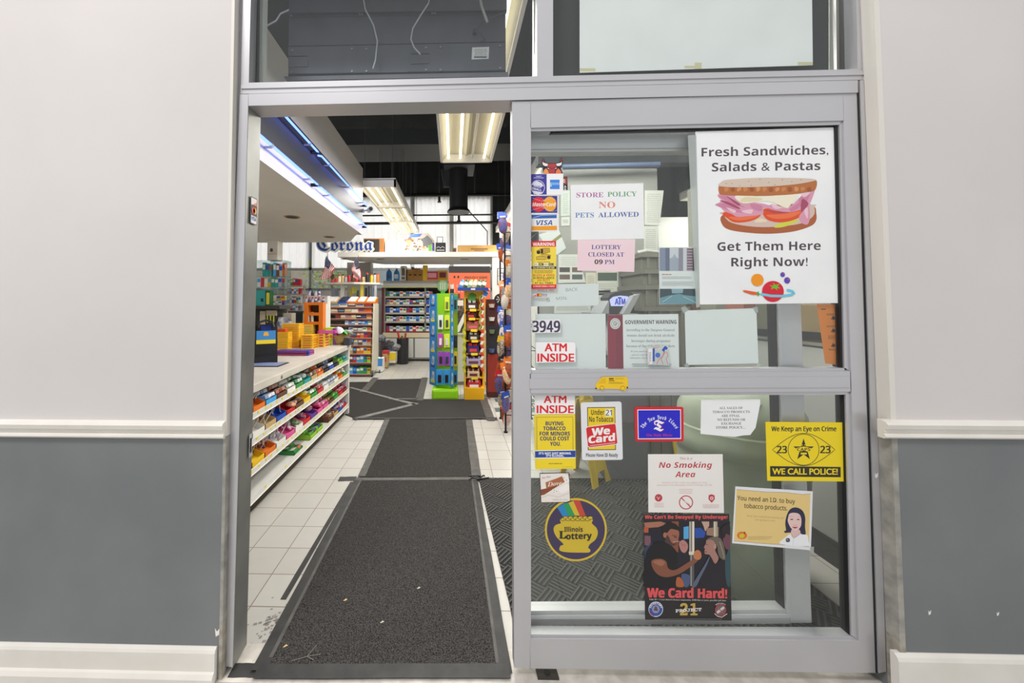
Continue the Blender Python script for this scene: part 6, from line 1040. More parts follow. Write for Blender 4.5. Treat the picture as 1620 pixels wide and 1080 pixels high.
for q in ((a.x, a.x+.01), (b_.x-.01, b_.x)): m.box(q[0], q[1], KY+.1, KY+.41, kt+.001, b_.z, CB)
m.build('box_body', tt)
for fx in (.2, .5, .8): m = MB(); cx = a.x+(b_.x-a.x)*fx; m.rbox(cx-.03, cx+.03, KY+.097, KY+.101, kt+.12, kt+.15, mat('3a2a1a', .8), .01); m.build('hand_hole', tt)
m = MB(); m.rbox(a.x+.1, b_.x-.08, KY+.13, KY+.38, b_.z-.06, b_.z+.02, mat('4a5a68', .4), .02); one(m, 'plastic_bundle', 'dark blue plastic bundle inside the brown fruit carton', 'bundle')
for u0, u1, v0, cl, nm, lb in ((669, 676, 419.5, 'e8b41e', 'yellow_carton', 'upright yellow carton on the cabinet hood beside the fruit carton'), (673.5, 693, 429, 'd03a62', 'pink_carton', 'pink carton on the cabinet hood'), (692.5, 708, 428, 'd8a02a', 'open_carton', 'open yellow and maroon carton on the cabinet hood by the orange banner')):
    a = P(u0, 443, KY+.1); b_ = P(u1, v0, KY+.1); tt = thing(nm, lb, 'carton', ((a.x+b_.x)/2, KY+.1, kt)); m = MB(); m.rbox(a.x, b_.x, KY+.08+.02*(u0 > 670), KY+.3, kt+.001, b_.z, mat(PAL['yellow'] if 'yellow' in nm else cl, .5), .004); m.build('box_body', tt)
    if u0 > 670: m = MB(); m.box(a.x+.04, b_.x-.04, KY+.095, KY+.1, kt+.07, b_.z-.04, mat('f0a8b8' if 'pink' in nm else '8a2a3a', .5)); m.box(a.x, b_.x, KY+.094, KY+.1, kt+.001, kt+.03, mat('e8b41e', .5)); m.build('printed_band', tt)
# bin and floor clutter
c = G(637, 575, 0); t = thing('waste_bin', 'round black waste bin in front of the cigarette cabinet', 'bin', c); r = G(646, 575, 0).x - c.x; h = P(637, 535, c.y).z
m = MB(); m.lathe([(r*.9, 0), (r, .02), (r*1.05, h*.97), (r*1.07, h), (r*.97, h), (r*.85, .05)], c, mat('2c2d30', .5), 24); m.build('bin_body', t, smooth=True)
for i, (du, v, cl, lb) in enumerate(((-8, 523, 'c83a3a', 'red and white rolled paper sticking out of the black bin'), (5, 527, 'b8442e', 'red paper sticking out of the black bin'), (-1, 531, '6a6a4a', 'olive paper on top of the black bin'))):
    m = MB(); a = P(637+du*.6, 537, c.y); b_ = P(637+du, v, c.y); m.tube([Vector((a.x, c.y, h*.9)), b_], .022, cl, 8); one(m, 'paper_roll', lb, 'paper')
for (u0, v0, u1, v1, Y, d, cl, nm, lb, cat, ex) in ((594, 567, 605, 588, 7.35, .25, 'e4e4e2', 'floor_carton', 'white and blue carton on the floor beside the wheeled rack', 'carton', (594, 567, 605, 579, '3a86c8', 'blue_panel')), (605, 560, 613, 581, 7.8, .2, 'b99a6a', 'brown_carton', 'brown carton on the floor between the blue and the yellow cartons', 'carton', (606, 565, 611, 572, 'c8502a', 'printed_panel')),
                 (612, 556, 626, 574, 8.1, .25, 'dcd8c8', 'stacked_carton', 'white and yellow carton on the floor in front of the cigarette cabinet', 'carton', (612, 558, 626, 569, 'e8cc2a', 'yellow_panel')), (604, 555, 614, 562, 7.82, .2, 'b83a3a', 'red_packet', 'red packet on top of the brown floor carton', 'packet', None), (611, 553, 619, 558.5, 8.12, .2, '4a7ac0', 'blue_packet', 'blue packet on top of the yellow floor carton', 'packet', None)):
    c = P((u0+u1)/2, v1, Y); slab(u0, v0, u1, v1, Y, d, cl, nm, lb, cat, .6, [ex] if ex else None)
rr = random.Random(12)
for i, (u, v, s, cl, lb) in enumerate(((614, 546, .12, '3a3a3e', 'black crumpled sack piled on the floor cartons'), (626, 549, .09, 'a8a8ac', 'grey crumpled sack piled above the yellow carton'), (603, 535, .09, '8a929a', 'pale grey bundle leaning behind the wheeled rack'))):
    c = P(u, v, 8.2); bm = bmesh.new(); bmesh.ops.create_icosphere(bm, subdivisions=3, radius=1)
    for q in bm.verts: q.co = Vector((q.co.x*s*1.2, q.co.y*s, q.co.z*s*.9))*rr.uniform(.82, 1.1)
    m = MB(); m.bm(bm, noisy(cl, '5a5a60', 8, rough=.4), Matrix.Translation(c)); one(m, 'crumpled_sack', lb, 'sack')
m = MB(); m.tube([G(600, 590), P(604, 556, 7.6), P(603, 540, 7.8)], .012, '2a2a2c', 6); one(m, 'umbrella', 'thin dark umbrella leaning by the wheeled rack', 'umbrella')
# ================================================================== GREEN ACCESSORY RACK
def poly_prism(m, pts, z0_, z1_, mt): m.prism([(x, y, z0_) for x, y in pts], (0, 0, z1_-z0_), mt)
gy = 5.5; LG = mat('8fd21e', .4); gx = lambda u, y=gy: P(u, 540, y).x
gz0 = P(700, 612, gy).z; gz1 = P(700, 464, gy).z
t = thing('accessory_rack', 'four sided lime green rack of phone accessories with blue side panels', 'rack', ((gx(684)+gx(724))/2, gy+.1, 0))
A_, B_, C_, D_ = (gx(690.5), 5.50), (gx(713.5), 5.42), (gx(724, 5.62), 5.62), (gx(701, 5.7), 5.72)
m = MB(); poly_prism(m, [A_, B_, C_, D_], gz0, gz1, LG); m.build('core', t)
m = MB(); m.rbox(gx(684), gx(725), 5.36, 5.74, 0, gz0-.005, mat('96d81e', .4), .03); m.build('base', t)
def panel(p, q, z0_, z1_, nm, seed):
    p = Vector((p[0], p[1], 0)); q = Vector((q[0], q[1], 0)); d = (q-p); n = Vector((d.y, -d.x, 0)).normalized(); m = MB(); m.prism([p+Vector((0, 0, z0_)), q+Vector((0, 0, z0_)), q+Vector((0, 0, z1_)), p+Vector((0, 0, z1_))], -n*.008, mat('2f86cc', .35))
    H = (z1_-z0_)/6
    for k in range(6):
        zc = z0_+H*(k+.5); f = lambda s, r: p + d*s + Vector((0, 0, zc+r)) + n*.002
        m.add([f(.2, -H*.32), f(.75, -H*.32), f(.75, -H*.12), f(.2, -H*.12)], [(0, 1, 2, 3)], ('e8d83a', '2248a0')[k % 2]); m.add([f(.3, -H*.2), f(.68, -H*.2), f(.72, H*.38), f(.42, H*.42)], [(0, 1, 2, 3)], 'c4d4e4'); m.add([f(.38, -H*.05) + n*.001, f(.62, -H*.05) + n*.001, f(.62, H*.2) + n*.001, f(.42, H*.2) + n*.001], [(0, 1, 2, 3)], '8aa4bc')
        m.add([f(.05, H*.4), f(.16, H*.4), f(.16, H*.46), f(.05, H*.46)], [(0, 1, 2, 3)], '1f4a9a')
    return m.build(nm, t)
panel((gx(679.5, 5.62), 5.62), (gx(690.5, 5.48), 5.48), P(684, 609, 5.55).z, P(684, 465, 5.55).z, 'side_panel', 1); panel((gx(712.8, 5.40), 5.40), (gx(717.5, 5.44), 5.44), P(715, 612, 5.42).z, P(715, 464.5, 5.42).z, 'side_panel', 2)
c = P(700.5, 452.5, 5.55); m = MB(); m.cyl((c.x, 5.55, c.z), (c.x, 5.565, c.z), .085, mat('3a9a4a', .4), 28); m.cyl((c.x, 5.548, c.z), (c.x, 5.55, c.z), .075, mat('7a8a6a', .4), 28); m.box(c.x-.03, c.x+.03, 5.552, 5.56, gz1-.02, c.z-.06, mat('3a9a4a', .4))
for dx in (-.03, 0, .03): m.box(c.x+dx-.008, c.x+dx+.008, 5.545, 5.548, c.z-.05, c.z+.05, 'a8b49a')
m.build('header_disc', t)
for k, (u0, u1, v0, v1, cl, dk, lb) in enumerate(((703.5, 711, 469.5, 491.5, 'd8e83a', '6a7030', 'lime pack alone at the top of the green rack'), (693, 701, 498, 520.5, 'e8ece8', '2a2a2c', 'white pack with a black earpiece on the second row of the green rack'), (703, 711.5, 498, 520.5, 'd8e83a', '4a5030', 'lime pack on the second row of the green rack'), (692.5, 701, 527, 549, 'b84ab0', 'e8e8ea', 'magenta pack on the third row of the green rack'), (702.5, 711.5, 528, 549.5, 'd8e83a', 'd8d8d0', 'lime pack on the third row of the green rack'), (692.5, 702, 555.5, 578, '9a4ab8', '2a2a2c', 'purple pack on the fourth row, on the side of the blue panel'), (702.5, 712, 556, 578, '9a4ab8', '3a3a5a', 'purple pack on the fourth row, at the middle of the green rack'), (690, 701, 584, 608.5, '3a9ae0', '2a1a1a', 'sky blue pack on the lowest row, beside the blue panel'), (701.5, 712, 584, 608.5, '3a9ae0', '1a1a1c', 'sky blue pack on the lowest row, at the middle of the green rack'))):
    y = 5.45 - .004*((u0-690)/3); a = P(u0, v1, y-.03); b_ = P(u1, v0, y-.03); tt = thing('blister_pack', lb, 'blister pack', ((a.x+b_.x)/2, y-.02, a.z), 'phone accessories on the green rack'); m = MB(); m.rbox(a.x, b_.x, y-.03, y-.022, a.z, b_.z, mat(cl, .35), .006); m.build('card', tt)
    m = MB(); w_ = b_.x-a.x; h = b_.z-a.z; m.rbox(a.x+w_*.25, b_.x-w_*.25, y-.045, y-.029, a.z+h*.15, b_.z-h*.35, mat(dk, .3), .008); m.build('device', tt); m = MB(); m.tube([((a.x+b_.x)/2, y-.04, b_.z-h*.08), ((a.x+b_.x)/2, y+.06, b_.z-h*.08)], .003, 'c8c8c8', 5); m.build('peg', tt)
for v0, v1, cl, lb in ((467, 492, '2a9a9a', 'teal pack on the far face of the green rack, top row'), (530, 550, '26262a', 'black pack on the far face of the green rack, middle row'), (556, 579, 'd8c02a', 'yellow pack on the far face of the green rack, fourth row'), (586, 608, '2a86c8', 'blue pack on the far face of the green rack, lowest row')):
    a = P(717.5, v1, 5.5); b_ = P(723.5, v0, 5.5); tt = thing('blister_pack', lb, 'blister pack', ((a.x+b_.x)/2, 5.5, a.z), 'phone accessories on the green rack'); m = MB(); m.rbox(a.x, b_.x, 5.50, 5.508, a.z, b_.z, mat(cl, .35), .004); m.build('card', tt); m = MB(); m.rbox(a.x+.012, b_.x-.012, 5.49, 5.502, a.z+.03, b_.z-.06, mat('2a2a2c', .3), .004); m.build('device', tt)
a = P(715, 464, 5.5); m = MB(); m.cyl((a.x, 5.55, gz1), (a.x, 5.55, P(715, 457, 5.55).z), .028, mat('2a2a2c', .4), 14); m.cyl((a.x, 5.55, P(715, 457, 5.55).z), (a.x, 5.55, P(715, 450, 5.55).z), .02, mat('d8d4cc', .4), 10, r2=.03); one(m, 'cup', 'black and white cup standing on top of the green rack', 'cup')

# ================================================================== YELLOW CANDY TOWER
TY = 5.4; tx = lambda u, y=TY: P(u, 540, y).x; YM = mat('f0b41a', .4)
t = thing('candy_tower', 'narrow yellow display tower of chocolate boxes under a blue snack tray', 'display stand', ((tx(735)+tx(766))/2, TY+.1, 0)); tz = P(750, 459, TY).z
m = MB(); m.rbox(tx(734.5), tx(765.5), TY-.05, TY+.30, 0, P(750, 612, TY).z, YM, .006); m.build('base', t)
m = MB(); m.box(tx(735), tx(737), TY, TY+.28, .1, tz, YM); m.build('upright', t); m = MB(); m.box(tx(763.5), tx(767.5), TY+.05, TY+.28, .1, tz, YM); m.build('upright', t); m = MB(); m.box(tx(735), tx(767), TY+.26, TY+.28, .1, tz, mat('d89a18', .5)); m.build('back_panel', t)
m = MB(); a = P(736, 472, TY+.05); b_ = P(765, 460, TY+.05); m.box(a.x, b_.x, TY+.03, TY+.05, a.z, b_.z, mat('f4c22a', .4)); m.lathe([(.06, 0), (.05, .008), (.001, .01)], ((a.x+b_.x)/2-.03, TY+.03, a.z+.02), mat('5aa83a', .4), 16, axis='Y'); m.build('header_panel', t)
for i, (v1, v0, u0, u1, cl, c2, lb) in enumerate(((489.5, 472, 738, 755, '3a2420', 'e8e0d8', 'dark brown chocolate box on the top step of the yellow tower'), (503.5, 490, 737, 753, '2a1c1a', 'c83a34', 'black and red sweets box on the second step of the yellow tower'), (521.5, 505, 738, 758, '8a5a34', 'd8607a', 'open brown carton on the third step of the yellow tower'), (538.5, 523, 741, 757.5, '2f2a26', 'd8d0b8', 'dark chocolate box on the fourth step of the yellow tower'), (559, 540, 739.5, 757.5, '2a2a66', 'd8403a', 'navy sweets box on the fifth step of the yellow tower'), (577.5, 561, 738, 760, 'a8a0c0', '6a3a4a', 'lilac chocolate box on the sixth step of the yellow tower'), (597, 581, 739.5, 758.5, 'd0b898', '6a2a2a', 'beige chocolate box on the seventh step of the yellow tower'), (614.5, 598, 739.5, 760.5, 'b8262e', 'f0ece8', 'red sweets box on the lowest step of the yellow tower'))):
    a = P(u0, v1, TY-.02); b_ = P(u1, v0, TY-.02); m = MB(); m.box(tx(737), tx(763.5), TY-.0, TY+.26, a.z-.015, a.z-.003, YM); m.box((a.x+b_.x)/2-.03, (a.x+b_.x)/2+.06, TY-.034, TY-.03, a.z-.025, a.z+.01, mat('f4d02a', .4)); m.build('step', t)
    tt = thing('chocolate_box', lb, 'box', ((a.x+b_.x)/2, TY+.05, a.z)); h = b_.z-a.z; m = MB(); x0, x1 = a.x, b_.x
    m.hexa([(x0, TY-.03, a.z), (x1, TY-.03, a.z), (x1, TY+.2, a.z), (x0, TY+.2, a.z)], [(x0, TY-.03, a.z+h*.55), (x1, TY-.03, a.z+h*.55), (x1, TY+.2, a.z+h), (x0, TY+.2, a.z+h)], mat(cl, .4)); m.build('carton', tt)
    m = MB(); rr = random.Random(i)
    for k in range(7): x = x0+(x1-x0)*(k+.5)/7; M_ = Matrix.Translation((x, TY+.04, a.z+h*.78)) @ Euler((.42, 0, rr.uniform(-.2, .2))).to_matrix().to_4x4(); m.rbox(-.011, .011, -.05, .05, -.012, .012, mat(c2 if k % 3 else cl, .35), .003, M_)
    o = m.build('candy', tt); o['kind'] = 'stuff'; m = MB(); m.box(x0+.03, x1-.03, TY-.032, TY-.03, a.z+h*.15, a.z+h*.4, mat(c2, .4)); m.build('printed_band', tt)
a = P(724, 459, TY-.05); b_ = P(772, 456, TY-.05); m = MB(); m.box(a.x, b_.x, TY-.12, TY+.2, tz, tz+.012, mat('1f3a8a', .4)); m.box(a.x, b_.x, TY-.125, TY-.12, tz-.01, tz+.035, mat('1f3a8a', .4)); m.box((a.x+b_.x)/2-.03, (a.x+b_.x)/2+.03, TY-.128, TY-.125, tz+.002, tz+.022, 'd8dce8'); m.build('top_tray', t)
for i, (cl, lb) in enumerate((('3a8ad0', 'blue'), ('2a5a3a', 'dark green'), ('8ab86a', 'pale green'), ('c8b884', 'tan and green'), ('3a6a3a', 'leaf green'), ('4a5a2a', 'olive'))):
    x = a.x+.03+(b_.x-a.x-.05)*(i+.4)/6; M_ = Matrix.Translation((x, TY-.02, tz+.085)) @ Euler((-.25, .35, .1)).to_matrix().to_4x4(); bm = bmesh.new(); bmesh.ops.create_uvsphere(bm, u_segments=10, v_segments=8, radius=1)
    for q in bm.verts: e = abs(q.co.z)**3; q.co = Vector((q.co.x*.034*(1+.2*e), q.co.y*.016*(1-e*.8), q.co.z*.075))
    tt = thing('snack_bag', '%s bag of nuts standing in the blue tray of the yellow tower' % lb, 'bag', (x, TY-.02, tz+.01)); m = MB(); m.bm(bm, mat(cl, .25), M_); m.build('bag_body', tt, smooth=True); m = MB(); m.box(-.028, .028, -.0195, -.0175, -.02, .03, mat('e0dcc8' if i % 2 else 'd8d0d0', .4), M_); m.build('printed_band', tt)
for u, vs_, cl, lb in ((734.5, (520, 590), 'c8c83a', 'hanging strip of lime wrapped sweets on the near edge of the yellow tower'), (762.5, (470, 588), 'c8403a', 'hanging strip of red and white wrapped sweets along the yellow tower'), (760.5, (470, 520), 'b88a5a', 'short hanging strip of tan sweets inside the yellow tower')):
    m = MB(); v = vs_[0]; k = 0
    while v < vs_[1]:
        c = P(u, v, TY-.03); M_ = Matrix.Translation(c) @ Matrix.Rotation(.5*(-1)**k, 4, 'Y'); m.rbox(-.018, .018, -.006, .006, -.03, .03, mat(cl if k % 2 else ('e8e0dc' if 'red' in lb else 'a0a82a'), .35), .004, M_); v += 6; k += 1
    one(m, 'candy_strip', lb, 'sweets')

# ================================================================== BANNER, STATION, DISPENSER
q = Print(6.84, th=.02); q.sheet([(710, 484), (710, 421), (775.5, 421), (775.5, 484)], 'e2643c'); q.rect(710, 421, 775.5, 431.5, '2a2626'); q.poly([(710, 466), (728, 464), (728, 484), (710, 484)], '6a2f2c'); q.text('PROUDLY SERVE', 735, 440.5, 3.2, 36, '3a2622', 'sansr', 0, fat=.05); q.ell(719, 438, 1.6, 2.2, '2a2222', 12); q.ell(725, 438, 1.6, 2.2, '2a2222', 12)
q.line([(714, 462), (717, 448), (720, 462), (723, 450), (726, 462), (729, 454), (731, 462)], 1, 'd8ccc8'); [q.mb.box(P(u, 484, 6.84).x-.02, P(u, 484, 6.84).x+.02, 6.842, 6.858, .8, P(u, 484, 6.84).z, mat('2a2626')) for u in (716, 770)]; q.done('coffee_banner', 'orange and black coffee banner behind the yellow tower', 'banner')
SYs = 6.3; t = thing('coffee_counter', 'white service counter behind the green rack and the yellow tower', 'counter', (P(750, 600, SYs).x, SYs, 0)); a = P(714, 530, SYs); b_ = P(779, 530, SYs); m = MB(); m.box(a.x, b_.x, SYs, SYs+.6, .06, a.z, mat('d9d9d6', .5)); m.build('body', t); m = MB(); m.box(a.x-.02, b_.x+.02, SYs-.02, SYs+.62, a.z, a.z+.03, mat('c9c9c4', .4)); m.build('worktop', t); m = MB(); m.box(a.x+.02, b_.x-.02, SYs+.03, SYs+.5, 0, .06, 'a09a90'); m.build('plinth', t); czt = a.z+.03
m = MB(); a = P(716, 523, SYs+.1); b_ = P(733, 472, SYs+.1); m.rbox(a.x, b_.x+.02, SYs+.1, SYs+.4, czt, b_.z, noisy('2c2422', '7a6a60', 22, rough=.5, lo=.45, hi=.6), .01); m.box(a.x+.01, b_.x, SYs+.097, SYs+.1, b_.z-.12, b_.z-.03, 'd8d0c4'); one(m, 'coffee_machine', 'dark coffee machine with a bean print behind the green rack', 'machine')
m = MB(); p0, p1 = Vector((P(719, 530, 6.36).x, 6.36, czt)), P(734, 495, 6.4); d = Vector((.08, 0, .02)); m.hexa([p0, p0+d, p1+d, p1], [p0+Vector((0, .05, 0)), p0+d+Vector((0, .05, 0)), p1+d+Vector((0, .05, 0)), p1+Vector((0, .05, 0))], mat('dcdcd8', .4)); one(m, 'white_board', 'narrow white board leaning between the green rack and the yellow tower', 'board')
t = thing('lid_tower', 'dark maroon display tower with a black wheel beside the yellow candy tower', 'display stand', (P(781, 620, 5.55).x, 5.55, 0)); a = P(771.5, 625, 5.45); b_ = P(792, 473, 5.45); xm_ = b_.x+.05
m = MB(); m.rbox(a.x, xm_, 5.5, 5.75, 0, b_.z, noisy('5a2420', '3a1c1c', 5, rough=.5), .01); m.build('casing', t); m = MB(); zq = P(780, 560, 5.49).z; m.box(a.x+.005, xm_-.005, 5.494, 5.5, P(780, 620, 5.49).z, zq, mat('8a2a1c', .5)); m.box(a.x+.005, xm_-.005, 5.494, 5.5, zq, P(780, 514, 5.49).z, mat('222024', .5)); m.build('printed_front', t)
for (v, cl) in ((505, 'd8d4d0'), (484, 'd8c8bc'), (525, '6a7a5a'), (555, '4a5a8a')): c = P(778, v, 5.47); m = MB(); m.lathe([(.035, 0), (.04, .03), (.045, .05)], (c.x, 5.47, c.z-.02), mat(cl, .4), 14); m.build('cup', t)
c = P(791, 473.5, 5.42); m = MB(); m.lathe([(.075, 0), (.082, .008), (.082, .03), (.075, .038)], (c.x, 5.42, c.z), mat('202024', .4), 28, axis='Y'); m.build('wheel', t, smooth=True); m = MB()
for k in range(8): an = k*math.pi/4; m.box(-.005, .005, -.046, -.044, .03, .058, mat('d8d4d0', .4), Matrix.Translation((c.x, 5.42+.005, c.z)) @ Matrix.Rotation(an, 4, 'Y'))
m.cyl((c.x, 5.379, c.z), (c.x, 5.382, c.z), .02, mat('d8d4d0', .4), 14); m.build('wheel_print', t)
m = MB(); p = P(771, 460, 5.35); M_ = Matrix.Translation(p) @ Euler((0, .5, 0)).to_matrix().to_4x4(); m.rbox(-.03, .03, 0, .02, -.09, .04, mat('e4e4e4', .4), .004, M_); m.box(-.028, .028, -.002, 0, -.08, -.02, mat('3a7ac8', .4), M_); m.box(-.028, .028, -.002, 0, .0, .03, mat('d8403a', .4), M_); one(m, 'tilted_carton', 'tilted white, red and blue carton beside the blue snack tray', 'carton')
for i, (u0, v0, u1, v1, lb) in enumerate(((787, 424, 806, 450, 'framed white wall notice hanging behind the candy bags'),)):
    q = Print(7.6, th=.012); q.sheet([(u0, v0), (u1, v0), (u1, v1), (u0, v1)], '2a2a2c'); q.rect(u0+1, v0+1, u1-1, v1-1, 'dcdcd8'); q.lines(u0+2, u1-2, v0+3, v0+11, 5, .6, '6a6a6a'); q.lines(u0+2, u1-2, v0+14, v1-3, 5, .6, '8a8a8a'); q.line([(u0+1, v0+12.5), (u1-1, v0+12.5)], .8, '2a2a2c'); q.done('wall_notice', lb, 'notice')
m = MB(); a = P(779, 480, 7.62); b_ = P(812, 400, 7.62); m.box(a.x, b_.x+.6, 7.62, 7.72, 0, b_.z, mat('d6d5d0', .7)); struct(m, 'wall_stub')
# ------------------------------------------------------------------ hanging candy bags
HX0 = G(793, 662).x; c1 = G(800, 684); c2 = G(792.5, 662); rt = P(800, 345, 4.2).z; WB = mat('1c1c1e', .4, .3)
t = thing('wire_rack', 'black wire rack of hanging sweet bags beside the sliding door', 'rack', (c1.x+.1, (c1.y+c2.y)/2, 0))
for (x, y) in ((c1.x, c1.y), (c2.x, c2.y), (c1.x+.35, c1.y), (c2.x+.35, c2.y)): m = MB(); m.cyl((x, y, 0), (x, y, rt), .010, WB, 8); m.cyl((x, y, 0), (x, y, .012), .022, WB, 10); m.build('leg', t)
for z in (.18, .30, .45, .62, .85, 1.1, 1.35, 1.6, 1.85, 2.1):
    m = MB()
    for p, q_ in (((c1.x, c1.y), (c2.x, c2.y)), ((c1.x+.35, c1.y), (c2.x+.35, c2.y)), ((c1.x, c1.y), (c1.x+.35, c1.y)), ((c2.x, c2.y), (c2.x+.35, c2.y))): m.cyl((*p, z), (*q_, z), .005, WB, 6)
    m.build('wire_rail', t)
BG = [(795, 350, 'blue', '4a6ac0'), (802, 366, 'red', 'b89a7a'), (794, 398, 'blue', 'd8602a'), (803, 402, 'blue', 'd8c0b0'), (802, 445, 'purple', '4a6ac0'), (799, 470, 'grey', 'd8d0c8'), (805, 478, 'red', 'd8602a'), (793, 498, 'blue', '3a5ab0'), (803, 503, 'cream', '4a6ac0'), (797, 522, 'blue', 'd8cfc4'), (804, 530, 'blue', 'd8602a'), (792, 545, 'yellow', '5a4030'), (801, 556, 'orange', '4a6ac0'), (806, 563, 'blue', 'e07a4a'), (793, 575, 'black', 'd8602a'), (800, 588, 'orange', 'e8a040'), (790, 600, 'red', '4a6ac0'), (797, 608, 'yellow', 'a87a4a'), (803, 600, 'blue', 'd8602a'), (794, 626, 'blue', '9a8a5a'), (800, 634, 'blue', '4a6ac0'), (804, 655, 'red', 'e4a8b0'), (799, 652, 'red', 'd8602a'), (804, 425, 'orange', 'c8b8a0'), (798, 380, 'white', '4a6ac0'), (805, 455, 'blue', 'e8a040'), (797, 458, 'orange', 'd8602a'), (806, 515, 'sky blue', 'd8d0c8'), (806, 545, 'white', '4a6ac0'), (798, 540, 'blue', 'c89a7a'), (804, 580, 'orange', 'd8602a'), (805, 620, 'orange', 'd8b898'), (806, 640, 'orange', '4a6ac0')]
place_seen = {}
for i, (u, v, cl, body) in enumerate(BG):
    y = 4.0 + .5*((i*7) % 5)/5; c = P(u, v, y); rr = random.Random(i); ang = rr.uniform(-.5, .3)
    lb = ('%s topped bag of %s sweets hanging on the wire rack, %s' % (cl, {'c8b8a0': 'beige', '4a6ac0': 'bright blue', 'd8602a': 'rust orange', 'b89a7a': 'tan', 'e8d8c8': 'pale', 'd8c0b0': 'cream', 'c0a8c8': 'mauve', 'd8d0c8': 'ivory', 'd8a890': 'peach', '3a5ab0': 'deep blue', 'd8b898': 'sand', 'd8cfc4': 'off-white', 'e0907a': 'salmon', '5a4030': 'dark brown', '6a4a2a': 'brown', 'e07a4a': 'orange', '8a7a5a': 'olive', 'e8a040': 'golden', 'c89a7a': 'nutty', 'a87a4a': 'caramel', '8a6aa0': 'purple', '9a8a5a': 'khaki', 'c8a83a': 'mustard', 'e4a8b0': 'pink', 'e0b0a8': 'rose'}[body], 'near its top' if v < 450 else 'at its middle' if v < 560 else 'low down'))
    tt = thing('sweet_bag', lb, 'bag', (c.x, y, c.z-.1), 'sweet bags hanging on the wire rack'); M_ = Matrix.Translation(c) @ Euler((rr.uniform(-.2, .2), -ang*.5, rr.uniform(-.4, .9))).to_matrix().to_4x4()
    bm = bmesh.new(); bmesh.ops.create_uvsphere(bm, u_segments=12, v_segments=8, radius=1)
    for q in bm.verts: e = abs(q.co.z)**4; q.co = Vector((q.co.x*.05*(1+.2*e), q.co.y*.026*(1-e*.85), q.co.z*.095-.035))
    m = MB(); m.bm(bm, noisy(body, 'e8dccc' if i % 2 else '7a4a34', 45, rough=.3, key=('bag', body)), M_); m.build('bag_body', tt, smooth=True)
    m = MB(); m.hexa([M_ @ Vector(p) for p in ((-.052, -.012, .03), (.052, -.012, .03), (.052, .012, .03), (-.052, .012, .03))], [M_ @ Vector(p) for p in ((-.05, -.002, .10), (.05, -.002, .10), (.05, .002, .10), (-.05, .002, .10))], mat(PAL[cl], .3)); m.box(-.03, .03, -.0145, -.013, .04, .055, 'ece8e4', M_); m.build('bag_header', tt); m = MB(); h_ = M_ @ Vector((0, 0, .092)); m.tube([h_, Vector((c1.x-.01, h_.y, h_.z+.006)), Vector((c1.x+.01, h_.y, h_.z+.006))], .003, WB, 5); m.build('peg', tt)

# ================================================================== FLOOR MATS AND TAPE
CARP = noisy('1b1b1c', '545250', 230, rough=.95, bump=.6, detail=3, lo=.36, hi=.66, key='carpet', spec=.1)
CARP2 = noisy('1f1f1f', '4e4c49', 140, rough=.95, bump=.5, detail=2, lo=.3, hi=.7, key='carpet2', stretch=(3.2, .5, 1), spec=.1)
def floor_poly(pts, z0_, z1_, m_, name, label, cat):
    g = [G(u, v, z1_) for u, v in pts]; mb = MB(); mb.prism([(p.x, p.y, z0_) for p in g], (0, 0, z1_-z0_), m_); return one(mb, name, label, cat)
floor_poly([(411, 1060), (799, 1060), (749, 758), (567, 758)], .0045, .010, CARP, 'floor_mat', 'long dark ribbed runner mat lying through the open doorway', 'mat')
floor_poly([(574, 754), (750, 754), (741, 663), (613, 663)], .001, .010, CARP2, 'floor_mat', 'dark ribbed mat butted against the far end of the doorway runner', 'mat')
floor_poly([(563, 662), (775, 660.5), (764, 631), (660, 631), (656, 638)], .001, .0095, CARP, 'floor_mat', 'dark mat lying crosswise in front of the green rack', 'mat')
floor_poly([(546, 655), (562, 661), (654, 637.5), (574, 620), (592, 603.5), (553, 604)], .001, .009, CARP2, 'floor_mat', 'dark mat around the far corner of the candy counter', 'mat')
floor_poly([(595, 600), (671, 598.5), (662, 630), (656, 636), (577, 619)], .001, .0085, CARP, 'floor_mat', 'dark mat in front of the wheeled rack, ringed by grey tape', 'mat')
a = G(757, 757); d0 = G(806, 956)
mb = MB(); mb.prism([(a.x, a.y, .0005), (1.72, a.y+.02, .0005), (1.72, 1.62, .0005), (G(807, 960).x, 1.62, .0005), (d0.x, d0.y, .0005)], (0, 0, .008), herring_mat()); one(mb, 'rubber_mat', 'black rubber mat with a herringbone pattern behind the door glass', 'mat')
TPD = noisy('2c2c2c', '3a3a39', 12, rough=.55, key='taped'); TPG = noisy('6e6d6a', '8a8986', 14, rough=.5, key='tapeg'); TPM = noisy('494846', '5c5b58', 12, rough=.55, key='tapem')
def ftape(p, q, w_, m_, label, z=.0108):
    a = G(*p, z); b_ = G(*q, z); d = (b_-a); n = Vector((-d.y, d.x, 0)).normalized()*w_/2; e = d.normalized(); mb = MB(); rr = random.Random(int(p[0]*3+p[1])); k = 7
    L = [a+d*i/k + n*(1+rr.uniform(-.06, .06)) for i in range(k+1)]; Rr = [a+d*i/k - n*(1+rr.uniform(-.06, .06)) for i in range(k+1)]
    mb.prism([(x.x, x.y, z) for x in L + Rr[::-1]], (0, 0, .0006), m_); one(mb, 'floor_tape', label, 'tape')
ftape((409, 1060), (567, 757), .055, TPD, 'black tape along the counter side of the doorway runner mat'); ftape((428, 1040), (572, 757), .014, TPM, 'thin grey edge of tape along the counter side of the doorway runner mat', .0115)
ftape((448, 948), (557, 762), .028, TPD, 'short black tape strip on the tiles beside the doorway runner mat', .001)
ftape((536, 757.5), (563, 757), .075, TPD, 'stub of black tape sticking out at the counter end of the runner mat joint', .001)
